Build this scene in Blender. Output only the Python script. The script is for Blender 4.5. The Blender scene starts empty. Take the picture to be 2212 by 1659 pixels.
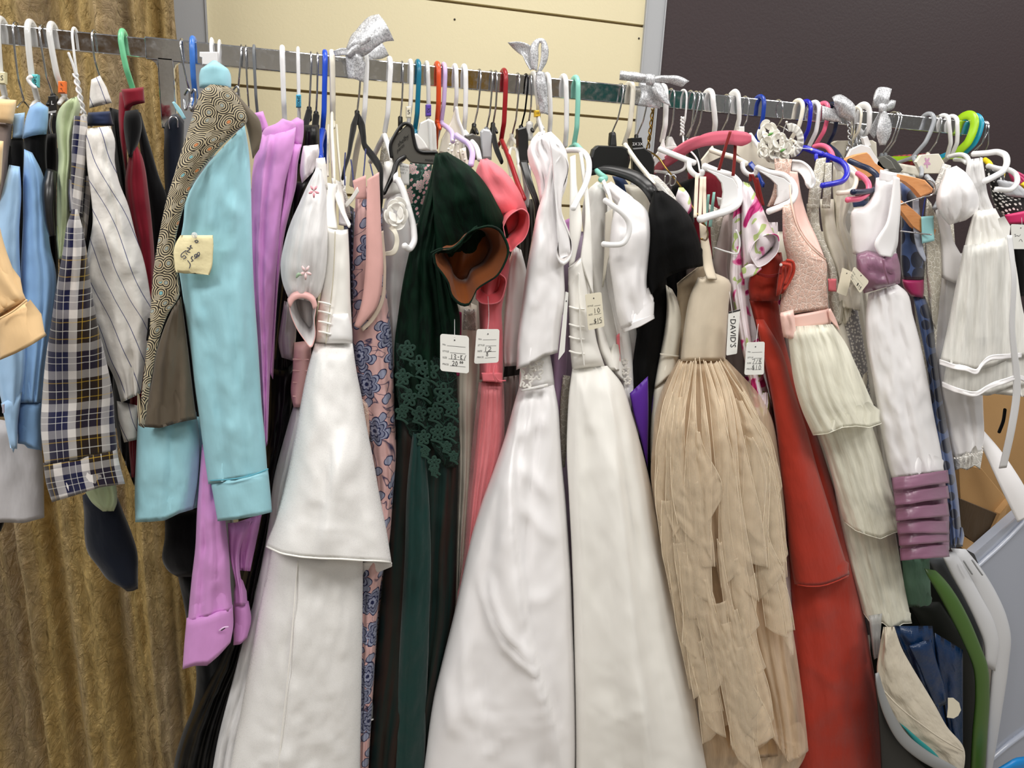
import bpy, math, random
import numpy as np
from mathutils import Vector
sc = bpy.context.scene
C = sc.collection
random.seed(4)
# ---------------------------------------------------------------- camera
PW, PH, PF = 2212, 1659, 1534.0
YAW, PITCH, ROLL = .2853, .2424, .0476
SC = .85
CAM = np.array([0., -1.6669*SC, 1.64])
ZB = CAM[2] + .2957*SC            # top of the rail
WALL_Y = (2.45-1.6669)*SC         # front of the panelled wall
_f = np.array([math.sin(YAW)*math.cos(PITCH), math.cos(YAW)*math.cos(PITCH), -math.sin(PITCH)])
_r0 = np.array([math.cos(YAW), -math.sin(YAW), 0.]); _u0 = np.cross(_r0, _f)
_r = math.cos(ROLL)*_r0+math.sin(ROLL)*_u0; _u = -math.sin(ROLL)*_r0+math.cos(ROLL)*_u0
cd = bpy.data.cameras.new('camera'); cam = bpy.data.objects.new('camera', cd); C.objects.link(cam)
cd.sensor_fit = 'HORIZONTAL'; cd.sensor_width = 36; cd.lens = 36*PF/PW; cd.clip_start = .02
from mathutils import Matrix
M = Matrix(((_r[0], _u[0], -_f[0], CAM[0]), (_r[1], _u[1], -_f[1], CAM[1]), (_r[2], _u[2], -_f[2], CAM[2]), (0, 0, 0, 1)))
cam.matrix_world = M
sc.camera = cam
# ---------------------------------------------------------------- world, lamps, exposure
w = bpy.data.worlds.new('world'); sc.world = w; w.use_nodes = True
w.node_tree.nodes['Background'].inputs[0].default_value = (.96, .97, 1, 1)
w.node_tree.nodes['Background'].inputs[1].default_value = .3
def area(name, loc, sx, sy, power, col=(1, .97, .93)):
    l = bpy.data.lights.new(name, 'AREA'); l.shape = 'RECTANGLE'; l.size = sx; l.size_y = sy; l.energy = power; l.color = col
    o = bpy.data.objects.new(name, l); o.location = loc; C.objects.link(o); return o
for i, x in enumerate((-1.5, .6, 2.7)):
    area('ceiling_panel_light', (x, -1.65, 3.08), 1.2, .5, (66, 48, 44)[i])
    area('ceiling_panel_light', (x, -.15, 3.08), 1.2, .4, (34, 28, 26)[i])
area('ceiling_panel_light', (.6, -3.6, 3.08), 3.4, .6, 30)
sc.view_settings.view_transform = 'Standard'; sc.view_settings.look = 'None'
sc.view_settings.gamma = 1; sc.view_settings.use_curve_mapping = False
sc.view_settings.exposure = -.52
# ---------------------------------------------------------------- geometry helpers
def U(p, d=0.):
    """photo point(s) -> world on the plane y=-d parallel to the rail"""
    p = np.atleast_2d(np.asarray(p, float)); d = np.broadcast_to(np.asarray(d, float), (len(p),))
    D = _f+((p[:, 0]-PW/2)/PF)[:, None]*_r+((PH/2-p[:, 1])/PF)[:, None]*_u
    t = (-d-CAM[1])/D[:, 1]
    return CAM+t[:, None]*D
def hdir(P):
    h = CAM-P; h[2] = 0; return h/np.linalg.norm(h)
def spline(P, n, lin=False):
    P = np.asarray(P, float)
    if len(P) == 1: return np.repeat(P, n, 0)
    seg = np.linalg.norm(np.diff(P[:, :2], axis=0), axis=1)+1e-6
    s = np.r_[0, np.cumsum(seg)]
    if len(P) == 2 or lin:
        q = np.linspace(0, s[-1], n)
        return np.stack([np.interp(q, s, P[:, k]) for k in range(P.shape[1])], 1)
    m = np.diff(P, axis=0)/seg[:, None]
    T = np.zeros_like(P); T[0] = m[0]; T[-1] = m[-1]
    wt = seg[1:]/(seg[:-1]+seg[1:]); T[1:-1] = m[:-1]*wt[:, None]+m[1:]*(1-wt)[:, None]
    out = []
    for i in range(len(seg)):
        x = np.linspace(0, 1, 12, endpoint=False)[:, None]; h = seg[i]
        out.append((2*x**3-3*x**2+1)*P[i]+(x**3-2*x**2+x)*h*T[i]+(-2*x**3+3*x**2)*P[i+1]+(x**3-x**2)*h*T[i+1])
    D = np.concatenate(out+[P[-1:]])
    s = np.r_[0, np.cumsum(np.linalg.norm(np.diff(D[:, :2], axis=0), axis=1))]
    q = np.linspace(0, s[-1], n)
    return np.stack([np.interp(q, s, D[:, k]) for k in range(D.shape[1])], 1)
def vn(x, y, seed):
    xi = np.floor(x).astype(np.int64); yi = np.floor(y).astype(np.int64); fx = x-xi; fy = y-yi
    fx = fx*fx*(3-2*fx); fy = fy*fy*(3-2*fy)
    def h(a, b):
        n = (a*374761393+b*668265263+seed*1442695041) & 0x7fffffff
        n = ((n ^ (n >> 13))*1274126177) & 0x7fffffff
        return ((n ^ (n >> 16)) & 0xffff)/32768.-1
    return (h(xi, yi)*(1-fx)+h(xi+1, yi)*fx)*(1-fy)+(h(xi, yi+1)*(1-fx)+h(xi+1, yi+1)*fx)*fy
def fbm(x, y, seed): return vn(x, y, seed)+.5*vn(2.1*x+3, 2.1*y, seed+1)+.25*vn(4.3*x, 4.3*y+7, seed+2)
def mesh(name, V, F, mat, parent=None, uv=None, smooth=True, mats=None, fm=None):
    me = bpy.data.meshes.new(name); V = np.asarray(V, float)
    me.from_pydata([tuple(v) for v in V], [], [tuple(f) for f in F])
    if mats:
        for k in mats: me.materials.append(k)
        me.polygons.foreach_set('material_index', fm)
    else: me.materials.append(mat)
    if smooth: me.polygons.foreach_set('use_smooth', [True]*len(me.polygons))
    if uv is not None:
        lay = me.uv_layers.new(name='UVMap'); li = np.zeros(len(me.loops), int); me.loops.foreach_get('vertex_index', li)
        lay.data.foreach_set('uv', np.asarray(uv, float)[li].ravel())
    me.update()
    o = bpy.data.objects.new(name, me); C.objects.link(o)
    if parent is not None:
        o.parent = parent; o.matrix_parent_inverse = Matrix.Translation(-parent.location)
    return o
def grid(nr, nc, wrap=True):
    i = np.arange(nr-1)[:, None]; j = np.arange(nc if wrap else nc-1)[None, :]
    a = i*nc+j; b = i*nc+(j+1) % nc
    return np.stack([a, b, b+nc, a+nc], -1).reshape(-1, 4).tolist()
_seed = [10]
def cloth(name, L, R, d, mat, parent, th=.02, folds=(), wr=.0015, wf=(9, 4), hem=None, top=None, cap=(1, 0),
          dd=None, thb=None, res=1., env=4, side=0., lin=False, thp=2.2, label=None, ridges=(), edge=None):
    """a closed, thick fabric volume lofted between a left and a right outline; folds=(count, depth_m, phase, start_weight)"""
    L = np.asarray(L, float); R = np.asarray(R, float); _seed[0] += 7; sd = _seed[0]
    ln = max(np.abs(np.diff(L, axis=0)).sum(), np.abs(np.diff(R, axis=0)).sum())
    n = int(np.clip(ln/11*res, 12, 130)); wd = np.abs(R.mean(0)-L.mean(0)).max()
    mf = max([1]+[f[0] for f in folds])
    m = int(np.clip(max(wd/6*res, mf*9), 12, 150)); mb = max(6, m//4)
    Lp = spline(L, n, lin); Rp = spline(R, n, lin); s = np.linspace(0, 1, n)
    x = np.linspace(0, 1, m); t = .55*(.5-.5*np.cos(np.pi*x))+.45*x
    tb = np.linspace(1, 0, mb+2)[1:-1]
    dv = np.full(n, float(d))
    if dd is not None: dv = dv+np.interp(s, np.linspace(0, 1, len(dd)), dd)
    L3 = U(Lp, dv); R3 = U(Rp, dv)
    h = hdir(U([(L.mean(0)+R.mean(0))/2], d)[0])
    thv = np.interp(s, np.linspace(0, 1, len(th)), th) if hasattr(th, '__len__') else np.full(n, th)
    thb = .8 if thb is None else thb
    cv = np.ones(n)
    k = max(2, int(n*.06)); e = np.sqrt(np.clip(1-(1-np.arange(k)/k)**2, 0, 1))*.98+.02
    if cap[0]: cv[:k] = e
    if cap[1]: cv[-k:] = np.minimum(cv[-k:], e[::-1])
    def surf(tt, back):
        T = tt[None, :]; S = s[:, None]
        P = L3[:, None]*(1-T[..., None])+R3[:, None]*T[..., None]
        q = np.abs(2*T-1)
        b = (1-q**thp)**.5*(thv*cv)[:, None]*(-thb if back else 1)
        wrow = np.linalg.norm(R3-L3, axis=1); width = np.linalg.norm(R3-L3, axis=1).mean(); length = np.linalg.norm(np.diff((L3+R3)/2, axis=0), axis=1).sum()
        if not back:
            en = (1-q**env)*(cv[:, None]**.5)
            for f in folds:
                kk, am, ph = f[:3]; w0 = f[3] if len(f) > 3 else .3
                wob = .3/kk*vn(S*2.2+T*0, T*2.+kk, sd)+.5/kk*vn(T*kk*.55+ph, S*.7, sd+1)
                aa = np.abs(np.sin(np.pi*(kk*(T+wob)+ph)))**.9*2-1
                rn = 1-2.2*np.abs(vn(T*kk*1.3+ph*7, S*1.1+kk, sd+2))
                b = b+en*am*(.6*aa+.55*rn)*(w0+(1-w0)*S)*(1+.6*vn(T*kk*.8, S*1.6, sd+3))
            for (rp, rw, ra, rk) in ridges:      # creases: a line down the cloth, its width, height and which side drops sharply
                rp = spline(rp, 24); PX = Lp[:, None]*(1-T[..., None])+Rp[:, None]*T[..., None]
                best = np.full(PX.shape[:2], 1e9); sg = np.zeros(PX.shape[:2]); al = np.zeros(PX.shape[:2])
                for i in range(len(rp)-1):
                    a = rp[i]; ab = rp[i+1]-a; l2 = ab@ab+1e-9; q_ = PX-a; u_ = np.clip((q_@ab)/l2, 0, 1); dd2 = np.linalg.norm(q_-u_[..., None]*ab, axis=2)
                    cr = q_[..., 0]*ab[1]-q_[..., 1]*ab[0]; m_ = dd2 < best; best = np.where(m_, dd2, best); sg = np.where(m_, np.sign(cr), sg); al = np.where(m_, (i+u_)/(len(rp)-1), al)
                x_ = best/rw; tp = np.clip(np.minimum(al, 1-al)*5, 0, 1)
                if rk == 's': f_ = np.exp(-x_*x_)
                else: f_ = np.where(sg*(1 if rk == 'r' else -1) > 0, np.exp(-x_*x_*.5), np.exp(-(x_*6)**2))
                b = b+en*ra*f_*tp
            if wr: b = b+en*wr*1.6*fbm(T*width*wf[0]*6+sd, S*length*wf[1]*6, sd+5)
        z0 = P[..., 2]; D0 = (CAM-P)@h
        sw = np.clip((S-.5)/.5, 0, 1); sw = sw*sw*(3-2*sw) if ln > 210 else sw*0+1
        P = P+h*b[..., None]
        P[..., 2] += (CAM[2]-z0)*b/D0*(sw if not back else .4*sw)
        zs = np.linalg.norm(P-CAM, axis=2)/PF
        if hem is not None: P[..., 2] -= zs*np.interp(tt, np.linspace(0, 1, len(hem)), hem)[None]*np.clip((S-.45)/.55, 0, 1)**1.5
        if top is not None: P[..., 2] -= zs*np.interp(tt, np.linspace(0, 1, len(top)), top)[None]*np.clip(1-S/.5, 0, 1)**1.5
        uv = np.stack([np.broadcast_to((T-.5)*wrow[:, None]*1.15, P.shape[:2]), np.broadcast_to(-S*length, P.shape[:2])], -1)
        if back: uv[..., 0] += width
        return P, uv
    A, ua = surf(t, False); B, ub = surf(tb, True)
    P = np.concatenate([A, B], 1); uv = np.concatenate([ua, ub], 1); nc = P.shape[1]
    rows = [P]; uvs = [uv]
    def lip(row, u_, upw):
        c = row.mean(0); o1 = row.copy(); cc = c+(row-c)*.93; cc[:, 2] = row[:, 2]+upw*.004
        c2 = c+(row-c)*.88; c2[:, 2] = row[:, 2]+upw*.03
        c3 = c+(row-c)*.5; c3[:, 2] = row[:, 2]+upw*.05
        return [cc, c2, c3]
    pre, post = [], []
    if cap[0]:
        r = P[0]; mid = (r+np.mean(r, 0))/2; pre = [np.repeat(r.mean(0)[None], nc, 0)*.35+r*.65]
    else: pre = lip(P[0], 0, -1)[::-1]
    if cap[1]: r = P[-1]; post = [np.repeat(r.mean(0)[None], nc, 0)*.35+r*.65]
    else: post = lip(P[-1], 0, 1)
    allr = np.concatenate([np.array(pre).reshape(-1, nc, 3), P, np.array(post).reshape(-1, nc, 3)])
    uva = np.concatenate([np.repeat(uv[:1], len(pre), 0), uv, np.repeat(uv[-1:], len(post), 0)])
    F = grid(len(allr), nc)
    F.append(list(range(nc))); F.append(list(range((len(allr)-1)*nc+nc-1, (len(allr)-1)*nc-1, -1)))
    o = mesh(name, allr.reshape(-1, 3), F, mat, parent, uva.reshape(-1, 2))
    if label: o['label'] = label
    if edge: tube3(edge[2] if len(edge) > 2 else 'hem_edge', A[-1][1:-1], edge[1], edge[0], parent, 8)
    return o
def strip(name, A, B, mat, parent, th=.0012, n=None, nw=6, bulge=0., lin=False, wr=0., label=None):
    """a ribbon between edges A and B, points (u, v, d)"""
    A = np.asarray(A, float); B = np.asarray(B, float)
    ln = np.abs(np.diff(A, axis=0)).sum()
    n = n or int(np.clip(ln/6, 6, 70))
    a = spline(A, n, lin); b = spline(B, n, lin); P = []
    for j in range(nw):
        t = j/(nw-1); q = a*(1-t)+b*t; w3 = U(q[:, :2], q[:, 2])
        h = hdir(w3.mean(0)); bl = bulge*math.sin(math.pi*t)+(wr*vn(np.arange(n)*.35, np.full(n, t*3), int(A[0, 0])) if wr else 0)
        P.append(w3+h*np.broadcast_to(bl, (n,))[:, None])
    P = np.array(P).transpose(1, 0, 2)
    T = np.gradient(P, axis=0); S = np.gradient(P, axis=1); N = np.cross(T, S)
    N /= (np.linalg.norm(N, axis=2)[..., None]+1e-9)
    hh = hdir(P.reshape(-1, 3).mean(0))
    ring = np.concatenate([P+N*th/2, (P-N*th/2)[:, ::-1]], 1); nc = ring.shape[1]
    wm = np.linalg.norm(P[:, 0]-P[:, -1], axis=1).mean(); lm = np.linalg.norm(np.diff(P[:, 0], axis=0), axis=1).sum()
    uu = np.r_[np.linspace(0, wm, nw), np.linspace(wm, 0, nw)]
    uv = np.stack(np.broadcast_arrays(uu[None, :], (-np.linspace(0, lm, n))[:, None]), -1)
    F = grid(n, nc); F.append(list(range(nc))[::-1]); F.append(list(range((n-1)*nc, n*nc)))
    o = mesh(name, ring.reshape(-1, 3), F, mat, parent, uv.reshape(-1, 2))
    if label: o['label'] = label
    return o
def tube3(name, P, r, mat, parent, seg=10, flat=1., n=None, closed=False):
    P = np.asarray(P, float)
    rr = np.interp(np.linspace(0, 1, len(P)), np.linspace(0, 1, len(r)), r) if hasattr(r, '__len__') else np.full(len(P), r)
    T = np.gradient(P, axis=0); T /= np.linalg.norm(T, axis=1)[:, None]+1e-12
    nrm = np.cross(T[0], [1, .1, .02]); nrm /= np.linalg.norm(nrm)+1e-9; V = []
    for i in range(len(P)):
        nrm = nrm-T[i]*(nrm@T[i]); nrm /= np.linalg.norm(nrm)+1e-9; b = np.cross(T[i], nrm)
        a = np.arange(seg)*2*math.pi/seg
        V.append(P[i]+rr[i]*(np.cos(a)[:, None]*nrm+flat*np.sin(a)[:, None]*b))
    V = np.array([V[0]*.5+P[0]*.5-T[0]*rr[0]*.5]+V+[V[-1]*.5+P[-1]*.5+T[-1]*rr[-1]*.5])
    F = grid(len(V), seg); F.append(list(range(seg))[::-1]); F.append(list(range((len(V)-1)*seg, len(V)*seg)))
    return mesh(name, V.reshape(-1, 3), F, mat, parent)
def tube(name, pts, r, mat, parent, d=None, seg=10, n=None, flat=1., lin=False):
    P = np.asarray([tuple(p)+((d,) if len(p) == 2 else ()) for p in pts], float)
    ln = np.abs(np.diff(P[:, :2], axis=0)).sum(); n = n or int(np.clip(ln/4, 6, 90))
    Q = spline(P, n, lin); return tube3(name, U(Q[:, :2], Q[:, 2]), r, mat, parent, seg, flat)
def plate(name, pts, d, th, mat, parent, bev=.0, smooth=False, dpts=None):
    """solid plate with a photographed outline; pts may carry their own depth"""
    P = np.asarray([tuple(p)+((d,) if len(p) == 2 else ()) for p in pts], float)
    A = U(P[:, :2], P[:, 2]); B = U(P[:, :2], P[:, 2]-th); nn = len(A)
    c = A.mean(0); bv = min(.25, bev/max(1e-4, np.linalg.norm(A-c, axis=1).mean()))
    if bev:
        A0 = c+(A-c)*(1-bv); A1 = U(P[:, :2], P[:, 2]-min(bev, th/2)); B = A1.copy(); B[:, 1] += th-min(bev, th/2)
        V = np.concatenate([A0, A1, B]); F = grid(3, nn); F = [f[::-1] for f in F]+[list(range(nn)), list(range(3*nn-1, 2*nn-1, -1))]
    else:
        B = A.copy(); B[:, 1] += th
        V = np.concatenate([A, B]); F = [f[::-1] for f in grid(2, nn)]+[list(range(nn)), list(range(2*nn-1, nn-1, -1))]
    uv = np.stack([V[:, 0], V[:, 2]], 1)
    return mesh(name, V, F, mat, parent, uv, smooth)
def mouth(name, poly, d, depth, mat_out, mat_in, parent, shift=(0, 0), shrink=.75, rim=.0022, back=None, label=None, rimmat=None):
    """an open sleeve end: outer wall, rolled rim and a lining that runs back into the sleeve"""
    P = np.asarray(list(poly)+[poly[0]], float); n = 56; Q = spline(P, n+1)[:-1]; c = Q.mean(0)
    def ring(sc_, sh, dep): return U(c+(Q-c)*sc_+np.array(sh), d-dep)
    loops = [(1.0, (0, 0), depth), (1.0, (0, 0), depth*.5), (1., (0, 0), rim), (.985, (0, 0), 0), (.95, (0, 0), 0), (.93, (0, 0), rim)]
    R = [ring(*l) for l in loops]; k = len(R)
    for q in (.25, .5, .75, .97): R.append(ring(.93+(shrink-.93)*q, (shift[0]*q, shift[1]*q), depth*q))
    V = np.concatenate(R); F = grid(len(R), n); F.append(list(range((len(R)-1)*n, len(R)*n))[::-1])
    fm = [0]*((k-1)*n)+[1]*((len(R)-k)*n)+[1]
    me = mesh(name, V, F, None, parent, np.stack([V[:, 0], V[:, 2]], 1), True, [mat_out, mat_in], fm)
    if label: me['label'] = label
    return me
_txt = {}
def text_mesh(s, size=1.):
    c = bpy.data.curves.new('t', 'FONT'); c.body = s; c.size = size; c.resolution_u = 2
    o = bpy.data.objects.new('t', c); C.objects.link(o); bpy.context.view_layer.update()
    me = bpy.data.meshes.new_from_object(o.evaluated_get(bpy.context.evaluated_depsgraph_get()))
    V = np.array([v.co[:2] for v in me.vertices]).reshape(-1, 2); F = [tuple(p.vertices) for p in me.polygons]
    bpy.data.objects.remove(o); bpy.data.curves.remove(c); bpy.data.meshes.remove(me); return V, F
def obj(name, label, cat, pts=None, group=None, d=0.):
    """a thing: an Empty at its base"""
    o = bpy.data.objects.new(name, None); C.objects.link(o); o.empty_display_size = .03
    if pts is not None: o.location = U([pts], d)[0]
    o['label'] = label; o['category'] = cat
    if group: o['group'] = group
    bpy.context.view_layer.update() if False else None
    return o
def struct(o): o['kind'] = 'structure'; return o
def box(name, lo, hi, mat, parent=None, bev=0.):
    (x0, y0, z0), (x1, y1, z1) = lo, hi
    V = [(x0, y0, z0), (x1, y0, z0), (x1, y1, z0), (x0, y1, z0), (x0, y0, z1), (x1, y0, z1), (x1, y1, z1), (x0, y1, z1)]
    F = [(3, 2, 1, 0), (4, 5, 6, 7), (0, 1, 5, 4), (1, 2, 6, 5), (2, 3, 7, 6), (3, 0, 4, 7)]
    o = mesh(name, V, F, mat, parent, None, False)
    if bev:
        m = o.modifiers.new('b', 'BEVEL'); m.width = bev; m.segments = 3
    return o
# ---------------------------------------------------------------- materials
def lin(hx):
    if not isinstance(hx, str): return hx
    c = [int(hx[i:i+2], 16)/255 for i in (0, 2, 4)]
    return tuple((x/12.92 if x < .04045 else ((x+.055)/1.055)**2.4) for x in c)+(1,)
class NT:
    def __init__(s, name):
        s.m = bpy.data.materials.new(name); s.m.use_nodes = True; s.t = s.m.node_tree; s.n = s.t.nodes; s.b = s.n['Principled BSDF']; s.out = s.n['Material Output']
        s.tc = s.n.new('ShaderNodeTexCoord')
    def link(s, a, b): s.t.links.new(a, b)
    def put(s, i, v):
        if isinstance(v, bpy.types.NodeSocket): s.link(v, i)
        elif v is not None: i.default_value = v
    def math(s, op, a, b=None, c=None):
        n = s.n.new('ShaderNodeMath'); n.operation = op; s.put(n.inputs[0], a); s.put(n.inputs[1], b)
        if c is not None: s.put(n.inputs[2], c)
        return n.outputs[0]
    def vmath(s, op, a, b=None, sc_=None):
        n = s.n.new('ShaderNodeVectorMath'); n.operation = op; s.put(n.inputs[0], a); s.put(n.inputs[1], b)
        if sc_ is not None: n.inputs[3].default_value = sc_
        return n.outputs['Value'] if op in ('LENGTH', 'DISTANCE', 'DOT_PRODUCT') else n.outputs[0]
    def map(s, src, scale=(1, 1, 1), rot=0., loc=(0, 0, 0)):
        n = s.n.new('ShaderNodeMapping'); s.link(src, n.inputs[0]); n.inputs['Scale'].default_value = scale; n.inputs['Rotation'].default_value = (0, 0, rot); n.inputs['Location'].default_value = loc
        return n.outputs[0]
    def noise(s, src, scale, detail=3, rough=.5, dist=0.):
        n = s.n.new('ShaderNodeTexNoise'); s.link(src, n.inputs[0]); n.inputs['Scale'].default_value = scale; n.inputs['Detail'].default_value = detail; n.inputs['Roughness'].default_value = rough; n.inputs['Distortion'].default_value = dist
        return n.outputs[0]
    def vor(s, src, scale, feat='F1', rnd=1., dim='2D'):
        n = s.n.new('ShaderNodeTexVoronoi'); n.voronoi_dimensions = dim; n.feature = feat; s.link(src, n.inputs['Vector']); n.inputs['Scale'].default_value = scale; n.inputs['Randomness'].default_value = rnd
        return n
    def mix(s, f, a, b, mode='MIX'):
        n = s.n.new('ShaderNodeMix'); n.data_type = 'RGBA'; n.blend_type = mode; s.put(n.inputs[0], f)
        s.put(n.inputs[6], lin(a) if isinstance(a, str) else a); s.put(n.inputs[7], lin(b) if isinstance(b, str) else b); return n.outputs[2]
    def ramp(s, f, stops, const=False):
        n = s.n.new('ShaderNodeValToRGB'); s.link(f, n.inputs[0]); e = n.color_ramp.elements
        if const: n.color_ramp.interpolation = 'CONSTANT'
        while len(e) < len(stops): e.new(.5)
        for q, (p, c) in zip(e, stops): q.position = p; q.color = lin(c) if isinstance(c, str) else (c, c, c, 1)
        return n.outputs[0]
    def bump(s, hgt, dist, strength=1., prev=None):
        n = s.n.new('ShaderNodeBump'); s.link(hgt, n.inputs['Height']); n.inputs['Distance'].default_value = dist; n.inputs['Strength'].default_value = strength
        if prev is not None: s.link(prev, n.inputs['Normal'])
        s.link(n.outputs[0], s.b.inputs['Normal']); return n.outputs[0]
    def set(s, **k):
        for a, v in k.items():
            s.put(s.b.inputs[{'col': 'Base Color', 'rough': 'Roughness', 'metal': 'Metallic', 'alpha': 'Alpha', 'sheen': 'Sheen Weight', 'sr': 'Sheen Roughness', 'st': 'Sheen Tint', 'spec': 'Specular IOR Level', 'coat': 'Coat Weight', 'trans': 'Transmission Weight', 'sss': 'Subsurface Weight', 'ani': 'Anisotropic'}[a]], lin(v) if isinstance(v, str) else v)
        return s
def cotton(name, col, rough=.85, crease=.0015, spec=.2, weave=True, var=.06):
    s = NT(name); uv = s.tc.outputs['UV']
    n1 = s.noise(s.map(uv, (1, .35, 1)), 30, 3)
    dark = tuple(x*(1-var*2) for x in lin(col)[:3])+(1,)
    s.set(col=s.mix(s.noise(uv, 45, 4), dark, lin(col)), rough=rough, spec=spec, sheen=.15)
    p = s.bump(n1, crease*3.5, .6)
    if weave: s.bump(s.noise(uv, 1400, 1), .0004, .35, p)
    return s.m
def satin(name, col, rough=.36, crease=.003, spec=.55, sheen=.1, scale=11):
    s = NT(name); uv = s.tc.outputs['UV']
    s.set(col=col, rough=rough, spec=spec, sheen=sheen)
    n1 = s.noise(s.map(uv, (1, .22, 1), .22), scale*1.2, 1.6, .4, .9)
    p = s.bump(n1, crease*1.5, .6); s.bump(s.noise(uv, 1500, 1), .0003, .2, p)
    return s.m
def velvet(name, col, tint, crush=.5):
    s = NT(name); uv = s.tc.outputs['UV']
    n1 = s.noise(s.map(uv, (1, .3, 1), .15), 40, 4, .6, 1.2)
    s.set(col=s.mix(s.ramp(n1, [(.35, 0.), (.75, crush)]), col, tint), rough=.75, spec=.15, sheen=.5, sr=.35, st=tint)
    p = s.bump(n1, .003, .6); s.bump(s.noise(uv, 1200, 1), .0004, .4, p); return s.m
def tulle(name, col, alpha=.45, mesh_=True, rough=.8):
    s = NT(name); uv = s.tc.outputs['UV']
    fold = s.noise(s.map(uv, (1, .12, 1)), 45, 4, .6)
    a = s.ramp(fold, [(.3, alpha*.65), (.7, min(1, alpha*1.35))])
    if mesh_:
        v = s.vor(uv, 700, 'DISTANCE_TO_EDGE', 0.)
        a = s.math('MULTIPLY', a, s.ramp(v.outputs[0], [(.05, 1.), (.35, .78)]))
    s.set(col=col, rough=rough, spec=.1, alpha=a, sheen=.3)
    s.bump(fold, .004, .5)
    return s.m
def organza(name, col):
    s = NT(name); uv = s.tc.outputs['UV']
    g = s.noise(uv, 620, 2, .6, 1.5); f = s.noise(s.map(uv, (1, .5, 1), .5), 14, 2)
    s.set(col=col, rough=s.ramp(g, [(.4, .6), (.62, .22)]), spec=s.ramp(g, [(.5, .3), (.62, 1.)]), sheen=.15)
    p = s.bump(f, .004, .5); s.bump(g, .0006, .6, p); return s.m
def plastic(name, col, rough=.3, spec=.5, trans=0., alpha=1.):
    s = NT(name); s.set(col=col, rough=rough, spec=spec)
    if trans: s.set(trans=trans, alpha=alpha)
    return s.m
def metal(name, col, rough=.12):
    s = NT(name); s.set(col=col, rough=rough, metal=1.); return s.m
def lace(name, col, base, scale=60, depth=.0015):
    s = NT(name); uv = s.tc.outputs['UV']
    nz = s.n.new('ShaderNodeTexNoise'); s.link(uv, nz.inputs[0]); nz.inputs['Scale'].default_value = scale*.9; nz.inputs['Detail'].default_value = 2
    wv = s.vmath('ADD', uv, s.vmath('SCALE', nz.outputs['Color'], None, 1.1/scale))
    v1 = s.vor(wv, scale, 'DISTANCE_TO_EDGE', 1.); v2 = s.vor(wv, scale*4, 'DISTANCE_TO_EDGE', 1.)
    n1 = s.noise(uv, scale*.5, 2, .5, 3.)
    ln_ = s.ramp(v1.outputs[0], [(.04, 1.), (.12, 0.)]); l2 = s.ramp(v2.outputs[0], [(.06, 1.), (.16, 0.)])
    cord = s.ramp(n1, [(.47, 0.), (.5, 1.), (.53, 0.)])
    hgt = s.math('MAXIMUM', s.math('MAXIMUM', ln_, cord), s.math('MULTIPLY', l2, .5))
    s.set(col=s.mix(hgt, base, col), rough=.75, spec=.25); s.bump(hgt, depth, .8); return s.m
# ---------------------------------------------------------------- the setting
def wallx(u, v, y=WALL_Y): return U([(u, v)], -y)[0][0]
def m_paint(name, col, rough=.7, b=.0006, sc_=160):
    s = NT(name); g = s.tc.outputs['Object']; c = lin(col)
    s.set(col=s.mix(s.noise(g, 3, 3), tuple(x*.93 for x in c[:3])+(1,), c), rough=rough, spec=.3); s.bump(s.noise(g, sc_, 3), b, .6); return s.m
m_beige = m_paint('cream_board', 'e2d7b3'); m_groove = m_paint('groove_back', '9a8a6c')
m_plum = m_paint('plum_paint', '3d3234', .55, .0012, 130); m_alu = metal('satin_aluminium', 'b4b5b8', .38)
m_alu_p = m_paint('grey_trim_paint', 'aeb0b3', .4, .0002)
m_floor = m_paint('grey_vinyl', '8d867c', .5)
XL = wallx(372, 0); XT1 = wallx(446, 0); XT2a = wallx(1392, 30); XT2b = wallx(1437, 10)
struct(box('floor', (-3.5, -4.5, -.05), (5.5, WALL_Y+.03, 0), m_floor))
Z1, Z2 = CAM[2]+.3222*SC, CAM[2]+.6272*SC; DZ = Z2-Z1
V, F = [], []
z = Z1-DZ*6; gap = .0075
while z < 3.1:
    x0, x1, y0, y1, za, zb_ = XT1-.02, XT2a+.02, WALL_Y, WALL_Y+.015, max(.0, z+gap/2), z+DZ-gap/2
    if zb_ > 0:
        b = len(V); V += [(x0, y0, za), (x1, y0, za), (x1, y1, za), (x0, y1, za), (x0, y0, zb_), (x1, y0, zb_), (x1, y1, zb_), (x0, y1, zb_)]
        F += [tuple(b+i for i in f) for f in [(3, 2, 1, 0), (4, 5, 6, 7), (0, 1, 5, 4), (1, 2, 6, 5), (2, 3, 7, 6), (3, 0, 4, 7)]]
    z += DZ
wall = struct(mesh('wall_back', V, F, m_beige, None, None, False))
gb = box('groove_backing', (-3.5, WALL_Y+.012, 0), (XT2b+.01, WALL_Y+.03, 3.1), m_groove, wall)
for q in ((982, 42), (1380, 83)):
    p = U([q], -WALL_Y)[0]; s_ = tube3('screw_hole', [p-np.array([0, .0012, 0]), p+np.array([0, .001, 0])], .0028, plastic('hole_dark', '3a352c', .8), wall)
struct(box('wall_right', (XT2b-.005, WALL_Y-.002, 0), (5.5, WALL_Y+.05, 3.1), m_plum))
def channel(name, x0, x1):
    t = struct(box(name, (x0, WALL_Y-.006, 0), (x1, WALL_Y+.004, 3.1), m_alu_p))
    box('channel_lip', (x0+(x1-x0)*.0, WALL_Y-.010, 0), (x0+.004, WALL_Y-.006, 3.1), m_alu_p, t)
    box('channel_lip', (x1-.004, WALL_Y-.010, 0), (x1, WALL_Y-.006, 3.1), m_alu_p, t)
channel('trim_1', XL-.03, XT1); channel('trim_2', XT2a, XT2b)
struct(box('wall_left', (-3.5, WALL_Y-.001, 0), (XL-.03, WALL_Y+.03, 3.1), m_beige))
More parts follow.
